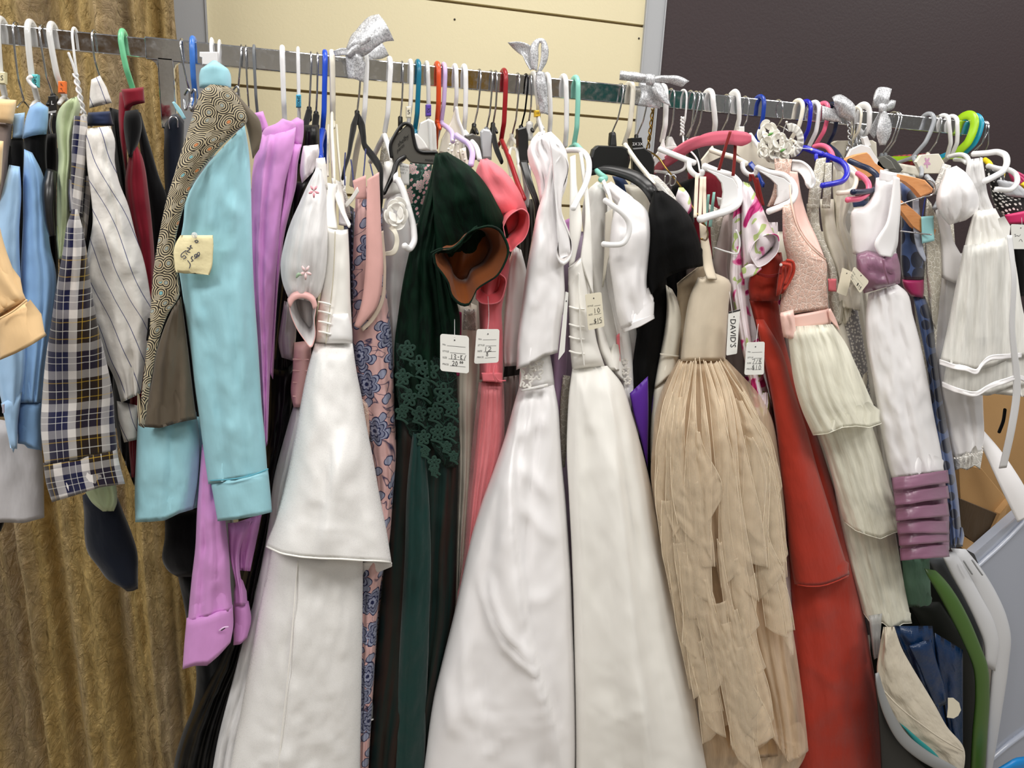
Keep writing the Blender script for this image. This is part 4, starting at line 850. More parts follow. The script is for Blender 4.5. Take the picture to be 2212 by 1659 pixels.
cloth('collar', [(258, 200), (256, 240), (258, 290), (266, 340), (272, 375)], [(300, 190), (296, 214), (282, 236), (275, 280), (276, 372)], .1, c_wine, g, .018, [(1, .003, .4)], cap=(1, 1))
cloth('collar_fold', [(262, 193), (268, 226)], [(310, 188), (313, 222)], .115, c_wine, g, .016, cap=(1, 1), hem=[10, 0, 0])
cloth('sleeve', [(284, 306), (276, 350), (270, 390), (276, 450), (290, 520), (300, 600), (290, 760), (278, 960), (284, 1032)], [(292, 306), (308, 340), (314, 365), (320, 410), (328, 480), (334, 560), (330, 700), (310, 900), (296, 1030)], .125, c_wine, g, .028, [(3, .006, .2)])
g = gown('waistcoat', 'black waistcoat draped over the wine-red shirt', 'waistcoat', (290, 250), .1, GS)
cloth('shoulder', [(270, 240), (267, 262), (270, 300), (278, 340)], [(298, 236), (306, 262), (302, 300), (286, 340)], .135, c_black, g, .018, [(1, .002, 0)])
cloth('front', [(292, 236), (300, 300), (310, 380), (322, 480), (330, 560)], [(304, 244), (326, 320), (345, 385), (362, 430), (360, 500)], .09, c_black, g, .02, [(1, .003, 0)])
g = gown('suit_jacket', 'black jacket behind the pinstriped shirt, its lower sleeve ending in a rounded dark navy hem', 'jacket', (250, 400), .06, GS)
cloth('body', [(236, 232), (244, 300), (252, 400), (250, 600), (248, 900), (256, 960)], [(258, 238), (268, 330), (285, 450), (330, 620), (330, 880), (290, 1050)], .055, c_black, g, .025, [(3, .005, .2)])
cloth('sleeve', [(178, 1070), (182, 1120), (182, 1150), (190, 1195), (210, 1222), (236, 1255), (262, 1268)], [(236, 1040), (252, 1070), (268, 1110), (284, 1150), (297, 1195), (298, 1240), (298, 1272)], .09, c_navy, g, .03, [(1, .003, .5)], hem=[0, 8, 6, 0], cap=(1, 1))
g = gown('suit_jacket', 'light grey jacket whose sleeve hangs below the blue cuffs at the left edge', 'jacket', (40, 950), .05, GS)
cloth('sleeve', [(-40, 900), (-42, 1000), (-44, 1120)], [(86, 920), (93, 1000), (96, 1118)], .06, c_lgrey, g, .03, [(1, .004, .35, .6)], hem=[12, 8, 10, 0])
cloth('sleeve', [(-60, 1060), (-60, 1150)], [(20, 1100), (2, 1148)], .03, c_black, g, .02)
g = gown('trousers', 'folded black garment on a clip hanger behind the vest, with a turquoise tab', 'trousers', (370, 300), .05, GS)
cloth('waist', [(356, 268), (354, 330), (356, 400), (362, 460)], [(398, 262), (396, 330), (388, 400), (372, 470)], .07, c_navy, g, .03, [(2, .003, .2)], top=[0, -14, -16, 0])
strip('tab', [(372, 221, .1), (380, 236, .1), (396, 258, .1)], [(376, 219, .1), (388, 232, .1), (402, 256, .1)], c_turq, g, .003)
tube('hanger_wire', [(366, 278), (364, 262), (372, 252), (380, 254), (384, 275)], .0012, m_wire, g, d=.1)
# turquoise shirt + vest
g = gown('shirt', 'turquoise cotton shirt with long cuffed sleeve and a price note pinned on it', 'shirt', (470, 200), .2, GS)
cloth('collar', [(434, 138), (430, 165), (431, 190)], [(492, 138), (499, 165), (499, 196)], .18, c_turq, g, .028, [(1, .002, 0)], top=[8, -8, 8], cap=(1, 1))
cloth('sleeve', [(452, 350), (420, 395), (402, 430), (396, 480), (384, 560), (392, 620), (402, 690), (412, 760), (420, 830), (430, 900), (438, 960), (450, 1046)], [(528, 268), (538, 330), (542, 400), (544, 480), (546, 560), (550, 640), (556, 720), (561, 800), (566, 880), (573, 950), (578, 1024)], .233, c_turq, g, .04, [(3, .005, .15)], wr=.0025, cap=(1, 0), ridges=[([(398, 600), (415, 650), (432, 700)], 12, .007, 's'), ([(525, 560), (528, 700), (522, 900), (520, 1000)], 22, .006, 'l'), ([(470, 420), (500, 450), (530, 470)], 12, .004, 's'), ([(450, 300), (455, 420), (452, 520)], 12, .006, 's'), ([(470, 1000), (482, 960), (490, 900)], 10, .004, 's'), ([(540, 1000), (536, 960), (560, 900)], 10, .004, 's')])
cloth('cuff', [(454, 1036), (462, 1080), (470, 1126)], [(579, 1012), (584, 1060), (588, 1106)], .237, c_turq, g, .042, [(1, .002, .3, 1.)], hem=[0, 3, 3, 0])
tube('cuff_seam', [(455, 1038, .27), (490, 1036, .283), (540, 1028, .283), (579, 1013, .27)], .0011, cotton('turquoise_thread', '5fa9bd'), g)
cloth('shirt_tail', [(298, 900), (294, 980), (291, 1060), (292, 1128)], [(424, 890), (432, 960), (428, 1040), (418, 1100)], .19, c_turq, g, .032, [(2, .009, .2, .9)], hem=[0, 6, 10, 2, 0], wr=.003)
cloth('shirt_tail', [(400, 900), (398, 1000), (392, 1106)], [(446, 900), (446, 1000), (428, 1096)], .16, c_turq, g, .02)
g = gown('vest', 'black and beige ring-patterned vest with brown-grey lining, draped over the turquoise shirt', 'vest', (420, 300), .26, GS)
cloth('front_panel', [(455, 182), (436, 196), (424, 225), (412, 262), (400, 300), (386, 345), (374, 385), (360, 430), (349, 480), (338, 540), (330, 600), (326, 660), (320, 720), (314, 780), (307, 840), (299, 918)], [(492, 186), (520, 222), (534, 262), (505, 290), (470, 325), (440, 362), (416, 398), (400, 440), (385, 490), (377, 545), (386, 600), (388, 636), (362, 680), (342, 740), (330, 800), (312, 925)], .275, M_CIRC, g, .012, [(1, .003, .2, 1.)], wr=.002, cap=(1, 0))
cloth('lining_flap', [(492, 188), (510, 220), (530, 266), (542, 320), (546, 344)], [(500, 190), (534, 228), (562, 262), (566, 285), (560, 322)], .262, m_lining, g, .008, cap=(1, 1))
cloth('lining', [(372, 668), (354, 710), (338, 760), (328, 820), (316, 880), (306, 922)], [(391, 640), (398, 690), (406, 750), (414, 820), (420, 870), (425, 905)], .235, m_lining2, g, .016, [(2, .006, .1, .8)], hem=[0, 8, 2, 0])
tube('raw_edge', [(322, 688), (321, 710), (318, 735)], .0016, c_black, g, d=.28)
# pinned note
paper = NT('aged_paper'); paper.set(col='efe3b4', rough=.8); paper.bump(paper.noise(paper.tc.outputs['Object'], 60, 3), .003, .6); paper = paper.m
g = obj('price_note', 'cream paper note reading Size 6, pinned to the turquoise sleeve', 'note', (418, 550), None, .3)
cloth('paper', [(390, 508), (380, 524), (375, 540), (376, 565), (378, 588)], [(460, 508), (461, 530), (460, 550), (458, 575), (452, 592)], .292, paper, g, .003, (), .0012, hem=[0, 2, -2, 2], cap=(1, 1), thb=.2)
m_pen = plastic('navy_ink', '33384f', .6)
def pen(parent, strokes, d, r=.00055, mat=None, name='handwriting'):
    V, F = [], []
    for st in strokes:
        P = np.array(st, float); Q = spline(P, max(8, int(len(P)*5))); W3 = U(Q, d)
        T = np.gradient(W3, axis=0); T /= np.linalg.norm(T, axis=1)[:, None]+1e-9; N = np.cross(T, [0, -1, 0])
        b = len(V); n = len(W3)
        for i in range(n): V += [W3[i]+N[i]*r, W3[i]+np.array([0, -r*.6, 0]), W3[i]-N[i]*r]
        for i in range(n-1): F += [(b+3*i, b+3*i+1, b+3*i+4, b+3*i+3), (b+3*i+1, b+3*i+2, b+3*i+5, b+3*i+4)]
    return mesh(name, V, F, mat or m_pen, parent)
pen(g, [[(403, 541), (396, 545), (391, 551), (392, 556), (398, 552), (402, 556), (396, 560)], [(401, 546), (405, 550)], [(400, 541), (401, 542)], [(404, 535), (411, 537), (404, 543), (411, 545)], [(410, 532), (413, 530), (411, 534), (416, 536)],
        [(420, 521), (426, 519), (428, 522), (423, 524), (421, 520)], [(416, 553), (413, 558), (417, 562), (413, 565)], [(420, 551), (424, 549), (425, 554), (421, 555), (420, 551)], [(426, 547), (430, 545), (431, 550), (427, 552), (426, 547)], [(420, 559), (431, 552)], [(405, 562), (411, 572), (409, 580)]], .2975)
beads(g, [(420, 508, .3)], .0045, m_clr, 'pin_head'); tube('pin', [(420, 508, .3), (424, 514, .296)], .0006, m_wire, g)
# lilac shirts
g = gown('shirt', 'lilac shirt nearest the turquoise sleeve, with standing collar and a buttonholed cuff hanging low', 'shirt', (575, 300), .17, GS)
cloth('collar', [(549, 244), (552, 290)], [(568, 240), (584, 284)], .11, c_lil, g, .012, cap=(1, 1))
cloth('collar', [(598, 262), (570, 280), (560, 310)], [(622, 258), (634, 262), (628, 320)], .15, c_lil, g, .02, [(1, .003, .2, 1.)], top=[4, -4, 2], cap=(1, 1))
cloth('body', [(562, 292), (548, 350), (542, 440), (540, 560), (545, 680), (552, 780), (560, 880), (568, 980)], [(640, 275), (632, 330), (615, 400), (606, 480), (598, 580), (592, 680), (584, 800), (578, 960)], .16, c_lil, g, .036, [(3, .011, .2, .8)], wr=.003)
cloth('sleeve', [(436, 960), (430, 1040), (425, 1110), (422, 1180), (414, 1250), (405, 1346)], [(462, 960), (478, 1060), (490, 1150), (496, 1210), (498, 1260), (503, 1318)], .197, c_lil, g, .03, [(2, .006, .3, .8)], wr=.003)
cloth('cuff', [(403, 1335), (398, 1390), (394, 1444)], [(503, 1306), (504, 1355), (498, 1388)], .202, c_lil, g, .031, hem=[2, 8, 22, 14, 0])
tube('buttonhole', [(474, 1362, .236), (484, 1355, .237), (493, 1354, .236)], .0014, plastic('buttonhole_thread', 'e9c6ea', .8), g); tube('buttonhole', [(478, 1362, .2375), (486, 1357, .2385)], .0008, c_black, g)
cloth('sleeve', [(492, 1130), (496, 1200), (508, 1260), (505, 1310)], [(545, 1126), (520, 1180), (518, 1230), (536, 1308)], .17, c_lil, g, .022, [(2, .006, .1, 1.)])
cloth('cuff', [(504, 1298), (506, 1345), (504, 1394)], [(537, 1298), (543, 1340), (534, 1378)], .172, c_lil, g, .022, hem=[0, 6, 0])
cloth('shirt_tail', [(506, 1130), (512, 1180), (515, 1232)], [(566, 1110), (556, 1160), (541, 1234)], .15, c_lil, g, .02, [(2, .006, .3, 1.)])
g = gown('shirt', 'second lilac shirt, right one of the pair, on the hanger with the blue size tab', 'shirt', (640, 300), .15, GS)
cloth('collar', [(628, 254), (622, 290), (625, 312)], [(656, 256), (656, 290), (652, 318)], .12, c_lil, g, .018, [(1, .002, .3, 1.)], top=[6, -2, 4], cap=(1, 1))
cloth('body', [(625, 308), (618, 360), (610, 430), (600, 500), (596, 600), (590, 700), (582, 800)], [(652, 312), (644, 350), (640, 400), (628, 450), (616, 500), (604, 590), (590, 820)], .135, c_lil, g, .03, [(2, .008, .2, .9)], wr=.003)
g = gown('dress', 'long black satin gown between the lilac shirts and the white puff-sleeved dress', 'dress', (640, 500), .1)
cloth('bodice', [(652, 270), (648, 330), (640, 400), (628, 470), (615, 560), (600, 700), (585, 820)], [(690, 270), (690, 340), (676, 420), (655, 480), (640, 560), (630, 700), (640, 800)], .08, m_blksat, g, .03, [(3, .006, .1)], wr=.004)
cloth('ruched_strap', [(634, 392), (630, 430), (628, 480)], [(668, 392), (652, 430), (640, 500)], .12, m_blksat, g, .015, [(2, .003, 0, 1.)], wr=.005, cap=(1, 1))
cloth('skirt', [(583, 800), (578, 900), (560, 1050), (540, 1180), (480, 1400), (430, 1520), (398, 1600), (372, 1720)], [(640, 780), (625, 900), (600, 1000), (590, 1100), (560, 1220), (540, 1380), (505, 1500), (470, 1720)], .1, m_blksat, g, .045, [(4, .012, .1)], wr=.004)
g = gown('suit_jacket', 'black jacket with a rounded front corner below the turquoise shirt tail', 'jacket', (380, 1180), .1, GS)
cloth('front', [(356, 1110), (356, 1160), (352, 1215), (366, 1236), (384, 1246)], [(430, 1100), (430, 1150), (430, 1200), (426, 1230), (415, 1246)], .12, c_black, g, .026, cap=(1, 1))
cloth('sleeve', [(372, 1120), (380, 1220), (396, 1300), (410, 1380), (424, 1450), (418, 1520), (392, 1590), (378, 1640), (374, 1740)], [(440, 1100), (440, 1220), (450, 1300), (520, 1380), (522, 1420), (510, 1480), (492, 1560), (478, 1640), (450, 1740)], .075, c_black, g, .04, [(3, .008, .1)])
# white tags
card = plastic('white_card', 'efefea', .5); cardc = plastic('cream_card', 'e9e2cc', .55); m_print = plastic('grey_print', '4a4a4e', .6); m_thread = m_clear('clear_thread', 'e8e8e8', .6)
GT = 'handwritten price tags'
def ptag(label, q, d, rows, hand, mat=None, string=None, hole=(.5, .14), cat='price tag', lines=True):
    """q = TL, TR, BR, BL pixels"""
    q = np.array(q, float); g = obj('price_tag', label, cat, tuple(q.mean(0)), GT, d)
    def bl(x, y): x = np.asarray(x)[..., None]; y = np.asarray(y)[..., None]; return (q[0]*(1-x)+q[1]*x)*(1-y)+(q[3]*(1-x)+q[2]*x)*y
    pts = []; asp = np.linalg.norm(q[3]-q[0])/np.linalg.norm(q[1]-q[0]); r = .1
    for cx, cy, a0 in ((r, r/asp, 180), (1-r, r/asp, 270), (1-r, 1-r/asp, 0), (r, 1-r/asp, 90)):
        for k in range(6):
            a = math.radians(a0+k*18); pts.append(bl(cx+r*math.cos(a), cy+r/asp*math.sin(a)))
    c = plate('card', pts, d, .0008, mat or card, g)
    V, F = [], []
    for (tx, x0, y0, h_) in rows:
        v, f = text_mesh(tx); v = v*h_; b = len(V); P = bl(x0+v[:, 0]*asp/1., y0-v[:, 1]); V += list(U(P, d+.0004)); F += [tuple(b+i for i in ff) for ff in f]
    if lines:
        for (tx, x0, y0, h_) in rows:
            if tx.startswith('PRICE') or tx.startswith('SIZE') or tx.startswith('STYLE') or tx.startswith('No'):
                xs_ = x0+len(tx)*h_*asp*.62; b = len(V); V += list(U(bl([xs_, .88, .88, xs_], [y0, y0, y0+.008, y0+.008]), d+.0004)); F.append((b+3, b+2, b+1, b))
    if V: mesh('printing', V, F, m_print, c, None, False)
    if hand: pen(c, [[bl(*p) for p in st] for st in hand], d+.0005, .0004, m_pen if False else m_ink)
    hp = bl(*hole); beads(c, [(hp[0], hp[1], d+.0002)], .0012, m_ink, 'eyelet')
    if string: tube('string', string, .0005, m_thread, g)
    return g
def DG(ch, x, y, w_, h_):
    D = {'1': [[(.5, 0), (.45, 1)]], '3': [[(0, .1), (.6, 0), (.8, .25), (.3, .5), (.8, .7), (.5, 1), (0, .9)]], '2': [[(0, .2), (.5, 0), (.8, .3), (.3, .8), (0, 1), (1, .95)]], '8': [[(.8, .1), (.3, 0), (.1, .3), (.7, .6), (.6, 1), (.1, .9), (.3, .5), (.8, .1)]],
         '0': [[(.5, 0), (.1, .4), (.4, 1), (.9, .6), (.5, 0)]], '5': [[(.8, 0), (.2, .1), (.1, .45), (.7, .5), (.7, .9), (.1, 1)]], '7': [[(0, .05), (.9, 0), (.3, 1)]], '/': [[(.9, 0), (.1, 1)]], '$': [[(.8, .2), (.2, .2), (.2, .5), (.8, .55), (.7, .85), (.1, .8)], [(.5, -.1), (.45, 1.1)]],
         '-': [[(.2, .5), (.8, .5)]], 'K': [[(.2, 0), (.15, 1)], [(.8, 0), (.2, .5), (.8, 1)]]}
    return [[(x+a*w_, y+b*h_) for a, b in st] for st in D[ch]]
def word(s, x, y, w_, h_, gap=1.35):
    o = []
    for i, ch in enumerate(s):
        if ch != ' ': o += DG(ch, x+i*w_*gap, y, w_, h_)
    return o
# ---------------------------------------------------------------- middle section: gowns
g = gown('dress', 'white flower-girl dress with sheer puff sleeve, pink cuff and embroidered flowers', 'dress', (670, 500), .22)
cloth('shoulder', [(655, 315), (650, 345), (648, 372), (652, 396)], [(688, 312), (690, 330), (684, 352), (676, 372)], .17, satin('ruched_white', 'f0e9ec', .3, .006, scale=60), g, .018, [(2, .004, .2, 1.)], wr=.006, cap=(1, 1))
cloth('shoulder_roll', [(683, 342), (680, 370), (672, 400)], [(702, 340), (706, 370), (708, 410)], .2, c_matte, g, .016, cap=(1, 1))
cloth('puff_sleeve', [(684, 362), (664, 400), (646, 440), (628, 480), (613, 530), (606, 570), (610, 610), (622, 642)], [(694, 365), (704, 410), (706, 460), (708, 520), (706, 570), (700, 610), (692, 635), (676, 652)], .235, m_orgs, g, [.015, .04, .055, .05, .03], [(3, .006, .2)], wr=.003, cap=(1, 1))
cloth('sleeve_underlay', [(686, 368), (668, 405), (650, 445), (634, 485), (620, 530), (614, 570), (618, 605), (628, 632)], [(692, 370), (700, 410), (702, 460), (702, 520), (700, 570), (694, 605), (686, 625), (670, 645)], .215, c_white, g, [.012, .03, .04, .04, .02], cap=(1, 1))
mouth('cuff', [(621, 645), (632, 632), (655, 628), (676, 638), (683, 655), (680, 690), (681, 730), (672, 752), (655, 732), (638, 705), (628, 680)], .262, .05, m_pinkcuff, m_orgs, g, (4, -14), .55, rimmat=None)
strip('cuff_band', [(622, 648, .266), (632, 634, .268), (655, 630, .27), (678, 642, .268), (684, 660, .266)], [(626, 664, .268), (636, 648, .27), (655, 643, .272), (672, 652, .27), (678, 668, .268)], m_pinkcuff, g, .003, bulge=.003)
pk = plastic('pink_embroidery', 'f0cfcf', .6); gr = plastic('green_embroidery', '9fb79a', .7)
for cx, cy, s_, dd_, mm in ((660, 588, 17, .296, pk), (678, 413, 15, .29, plastic('rose_embroidery', 'f0a8b4', .7))):
    V, F = [], []
    for k in range(5):
        a = k*2*math.pi/5+.3; ca, sa = math.cos(a), math.sin(a); pt = [(0, 0), (.5, .22), (.95, .12), (1, 0), (.95, -.12), (.5, -.22)]
        b = len(V); V += list(U([(cx+s_*(x_*ca*.8-y_*sa*.8), cy+s_*(x_*sa-(-y_)*ca)) for x_, y_ in pt], dd_+.001*(k % 2))); F.append(tuple(b+i for i in range(6)))
    o = mesh('embroidered_flower', V, F, mm, g); so = o.modifiers.new('s', 'SOLIDIFY'); so.thickness = .0012
tube('embroidered_leaf', [(640, 600, .294), (646, 592, .295), (652, 594, .295)], [.001, .003, .001], gr, g)
cloth('pleated_waist', [(634, 740), (632, 800), (628, 850), (634, 880)], [(672, 735), (672, 800), (666, 850), (654, 880)], .15, m_pinkcuff, g, .022, [(1, .002, 0)])
for y in (776, 800, 826, 856): tube('pleat', [(633, y), (648, y+1), (667, y+1)], .0014, m_pinkcuff, g, d=.171)
cloth('skirt', [(636, 870), (610, 960), (590, 1040), (580, 1130), (560, 1240), (530, 1360), (500, 1480), (470, 1600), (450, 1720)], [(664, 870), (650, 980), (640, 1080), (640, 1200), (640, 1300), (620, 1400), (600, 1500), (570, 1600), (560, 1720)], .14, m_orgs, g, .05, [(4, .01, .2)])
cloth('skirt_lining', [(640, 880), (622, 960), (604, 1060), (592, 1160), (574, 1260), (545, 1380), (516, 1490), (485, 1610), (470, 1720)], [(660, 880), (645, 1000), (635, 1100), (635, 1200), (635, 1300), (615, 1400), (595, 1500), (560, 1600), (550, 1720)], .12, c_lgrey, g, .04, [(3, .008, .2)])
g = gown('dress', 'dull silver dress with ruched satin puff behind the white puff sleeve', 'dress', (620, 740), .12)
cloth('ruched_puff', [(614, 650), (606, 700), (601, 740), (608, 772)], [(634, 655), (640, 700), (638, 745), (634, 780)], .13, c_silv, g, .028, [(3, .004, .2, 1.)], wr=.008, cap=(1, 1))
# main glitter gown
g = gown('dress', 'long white glitter-organza gown with a short overskirt tier and square bodice, left of centre', 'dress', (720, 600), .22)
cloth('bodice', [(704, 490), (704, 560), (694, 630), (684, 690), (680, 745)], [(752, 494), (755, 560), (757, 640), (760, 700), (762, 745)], .225, c_matte, g, [.02, .03, .034, .034], (), top=[0, 3, 4, 1], cap=(0, 1))
strip('side_panel', [(705, 395, .18), (703, 440, .2), (704, 492, .228)], [(728, 400, .18), (724, 450, .19), (728, 495, .22)], c_matte, g, .003, bulge=.004)
strip('strap', [(716, 385, .17), (725, 430, .19), (738, 462, .21), (754, 492, .235)], [(736, 395, .16), (742, 430, .18), (746, 460, .2), (757, 486, .23)], c_matte, g, .003, bulge=.003)
strip('strap', [(735, 378, .1), (733, 420, .12), (732, 485, .15)], [(748, 382, .1), (745, 430, .12), (750, 488, .15)], c_white, g, .003)
tube('bodice_seam', [(724, 500, .256), (722, 560, .262), (716, 640, .264), (708, 700, .262), (704, 742, .258)], .0009, plastic('ivory_thread', 'cfc8b4', .8), g)
for y in (648, 668, 690, 712): tube('pleat', [(688, y+4, .255), (700, y+6, .262), (714, y+10, .264)], .0016, c_matte, g)
cloth('sash', [(712, 672), (706, 710), (704, 742)], [(752, 676), (760, 705), (762, 742)], .246, c_white, g, .02, [(1, .002, .3)], cap=(1, 1))
cloth('overskirt', [(680, 742), (664, 800), (650, 870), (636, 950), (622, 1020), (604, 1090), (574, 1178)], [(762, 742), (770, 800), (782, 860), (792, 920), (806, 990), (820, 1070), (834, 1140), (846, 1215)], .235, m_org, g, [.03, .05, .07, .08, .09], [(2, .006, .15, .2)], wr=.002, hem=[0, 12, 14, 12, 8, 6, 2, 0], cap=(1, 0), env=3, edge=(c_matte, .0016), ridges=[([(730, 900), (712, 1020), (698, 1130), (692, 1215)], 24, .016, 'r'), ([(790, 900), (765, 960), (750, 1010)], 14, .004, 's'), ([(700, 780), (690, 860), (670, 960)], 18, .005, 's')])
strip('overskirt_turn', [(784, 1216, .2), (815, 1212, .2), (846, 1216, .24)], [(784, 1246, .17), (812, 1238, .19), (846, 1224, .235)], m_org, g, .002)
cloth('skirt', [(592, 1150), (578, 1230), (565, 1290), (548, 1390), (532, 1470), (516, 1560), (498, 1655), (486, 1740)], [(784, 1150), (784, 1250), (783, 1360), (781, 1480), (779, 1600), (777, 1740)], .2, m_org, g, .065, [(1, .010, .55, .7)], wr=.002, env=3, ridges=[([(643, 1212), (636, 1300), (628, 1400), (618, 1500), (608, 1600), (600, 1720)], 30, .014, 'r')])
tube('skirt_seam', [(643, 1212, .262), (636, 1300, .272), (628, 1400, .275), (618, 1500, .275), (608, 1590, .272), (598, 1700, .27)], .0014, c_matte, g)
g = gown('dress', 'white dress showing only a silvery hem corner beside the green gown', 'dress', (790, 1500), .13)
cloth('hem_corner', [(768, 1400), (768, 1480), (766, 1562)], [(781, 1440), (796, 1500), (812, 1552)], .15, organza('grey_organza', 'b9bcbb'), g, .02, hem=[4, 0], cap=(1, 0)); tube('hem_binding', [(768, 1563), (790, 1560), (812, 1551)], .0016, c_matte, g, d=.168)
g = gown('dress', 'pale pink toile dress with navy flowers and a deep V neckline', 'dress', (800, 600), .17)
cloth('body', [(768, 420), (766, 480), (762, 560), (762, 640), (762, 720), (772, 820), (790, 900), (802, 980), (812, 1060), (790, 1160), (780, 1260), (776, 1400), (776, 1560), (774, 1740)], [(796, 400), (826, 520), (832, 600), (838, 660), (846, 720), (850, 800), (852, 880), (856, 980), (850, 1060), (840, 1180), (826, 1240), (812, 1400), (806, 1500), (790, 1740)], .16, M_TOILE, g, .035, [(3, .008, .2, .8)], wr=.003)
strip('neck_facing', [(794, 388, .212), (792, 480, .214), (790, 580, .216), (780, 660, .216), (766, 704, .214)], [(818, 372, .212), (822, 480, .216), (826, 590, .218), (815, 660, .218), (776, 708, .214)], cotton('pink_facing', 'e6b3ad'), g, .003, bulge=.004)
strip('neck_facing', [(762, 390, .19), (768, 430, .19)], [(790, 378, .19), (792, 430, .19)], cotton('pink_facing', 'dfaea9'), g, .003)
strip('neck_band', [(822, 500, .2), (828, 590, .206), (820, 652, .208), (798, 690, .208), (780, 708, .206)], [(828, 498, .2), (834, 592, .206), (827, 658, .208), (804, 697, .208), (784, 716, .206)], cotton('cream_piping', 'dccab8'), g, .002)
for q in ([(746, 330, .17), (744, 360, .18), (745, 400, .19)], [(758, 345, .16), (762, 375, .18), (764, 405, .19)], [(790, 322, .14), (787, 360, .16), (783, 398, .19)], [(800, 355, .15), (804, 372, .18), (808, 390, .2)]): tube('strap', q, .0012, plastic('navy_cord', '2c3360', .8), g)
strip('loop_ribbon', [(745, 440, .19), (758, 425, .2), (772, 404, .21)], [(748, 450, .19), (762, 434, .2), (775, 414, .21)], c_wcot, g, .002)
cloth('lace_insert', [(778, 860), (784, 900), (790, 950)], [(796, 868), (800, 900), (798, 950)], .178, M_LPINK, g, .012)
g = gown('dress', 'black lace-edged dress sliver between the toile dress and the white gown bodice', 'dress', (760, 550), .12)
cloth('body', [(750, 440), (752, 520), (756, 640), (756, 740)], [(764, 450), (766, 540), (764, 640), (764, 740)], .11, m_dots('navy_black_print', '14162a', '6a6f8c', 90, .2), g, .02)
cloth('sequin_strap', [(728, 400), (738, 430), (748, 470)], [(742, 398), (752, 430), (760, 475)], .14, M_LWH, g, .01, cap=(1, 1))
g = gown('dress', 'cream halter dress with a fabric rosette under the looped white hanger', 'dress', (855, 470), .15)
cloth('bodice', [(842, 395), (828, 450), (830, 560), (832, 640), (840, 720), (850, 800)], [(866, 395), (884, 440), (900, 520), (890, 600), (870, 700), (862, 740)], .1, c_white, g, .025, [(2, .005, .2)])
cloth('strap', [(830, 350), (826, 380), (828, 430)], [(850, 345), (856, 380), (868, 420)], .12, c_matte, g, .015, cap=(1, 1))
random.seed(7)
def rosette(parent, cx, cy, r, d, mat, n=12, name='rosette'):
    for k in range(n):
        a = k*2.4; rr_ = r*(.05+.6*k/n); x_, y_ = cx+rr_*math.cos(a)*.8, cy+rr_*math.sin(a); s_ = r*(.62+.2*k/n); dd_ = d+.012*(1-k/n)
        V = []
        for i in range(5):
            for j in range(7):
                u_, v_ = i/4, j/6; ang = a+(v_-.5)*2.3; rad = s_*u_*1.1
                V.append(U([(x_+rad*math.cos(ang)*.8, y_+rad*math.sin(ang))], dd_+.008*u_*u_*math.cos((v_-.5)*3))[0])
        o = mesh(name+'_petal', V, grid(5, 7, False), mat, parent); m_ = o.modifiers.new('s', 'SOLIDIFY'); m_.thickness = .0012
        su = o.modifiers.new('u', 'SUBSURF'); su.levels = su.render_levels = 1
rosette(g, 856, 460, 26, .2, c_matte)
strip('loop', [(848, 484, .2), (858, 500, .21), (862, 525, .21), (855, 548, .21), (830, 553, .2)], [(840, 494, .2), (850, 505, .21), (852, 525, .21), (846, 540, .21), (832, 544, .2)], m_cream, g, .004)
g = gown('dress', 'ivory crochet-lace garment glimpsed behind the white looped hanger', 'dress', (835, 370), .02)
cloth('lace_shoulder', [(826, 300), (820, 350), (822, 420)], [(848, 295), (850, 340), (842, 420)], -.04, M_LIV, g, .015, cap=(1, 1))
g = gown('dress', 'dark green dress with pink bows and leaf sprigs, under the smoky display hanger', 'dress', (905, 400), .1)
cloth('bodice', [(886, 350), (878, 400), (884, 460), (892, 520)], [(934, 352), (930, 400), (918, 450), (904, 520)], .09, M_GFL, g, .03, [(2, .004, .2)], wr=.003)
V, F = text_mesh('WASH COLD'); p_ = strip('care_label', [(862, 350, .13), (868, 400, .13)], [(884, 356, .13), (884, 400, .13)], c_wcot, g, .001)
for k, (s1) in enumerate(('LINE DRY', 'ITEM 12', 'SIZE 7')):
    v, f = text_mesh(s1); v = v*5; mesh('printing', U(np.stack([864+v[:, 0], 360+k*7-v[:, 1]+v[:, 0]*.15], 1), .1325), f, m_ink, p_, None, False)
strip('care_label', [(890, 290, .06), (900, 310, .06), (905, 325, .06)], [(900, 288, .06), (918, 308, .06), (926, 322, .06)], c_wcot, g, .001)
# green velvet dress
g = gown('dress', 'bottle green velvet dress with rust-lined open sleeve and green lace over a sheer dark skirt', 'dress', (950, 600), .2)
cloth('bodice', [(940, 335), (925, 400), (905, 470), (888, 530), (872, 600), (860, 680), (852, 745), (856, 860)], [(968, 334), (965, 420), (958, 500), (955, 560), (972, 620), (985, 700), (985, 780), (990, 900)], .165, m_gvel, g, .04, [(5, .012, .1, .6)], wr=.003)
cloth('sleeve', [(940, 332), (934, 390), (934, 440), (936, 490), (940, 540), (945, 575)], [(966, 328), (1018, 362), (1058, 410), (1084, 460), (1098, 505), (1098, 540)], .2, m_gvel, g, [.02, .05, .05, .03, .01], [(3, .009, .2, .6)], wr=.004, cap=(1, 1))
mouth('sleeve_opening', [(934, 548), (948, 540), (968, 539), (992, 524), (1012, 500), (1035, 490), (1062, 486), (1080, 494), (1092, 512), (1101, 540), (1092, 570), (1074, 598), (1052, 612), (1030, 628), (1022, 645), (1010, 662), (994, 660), (975, 642), (966, 612), (952, 590), (938, 572)], .29, .075, m_gvel, m_rust, g, (-12, -22), .6, rim=.004)
strip('frill', [(930, 546, .268), (950, 536, .27), (975, 536, .27), (1000, 515, .272), (1030, 487, .272)], [(934, 556, .268), (952, 546, .27), (972, 547, .27), (998, 528, .272), (1030, 497, .272)], m_gvel, g, .003, wr=.004)
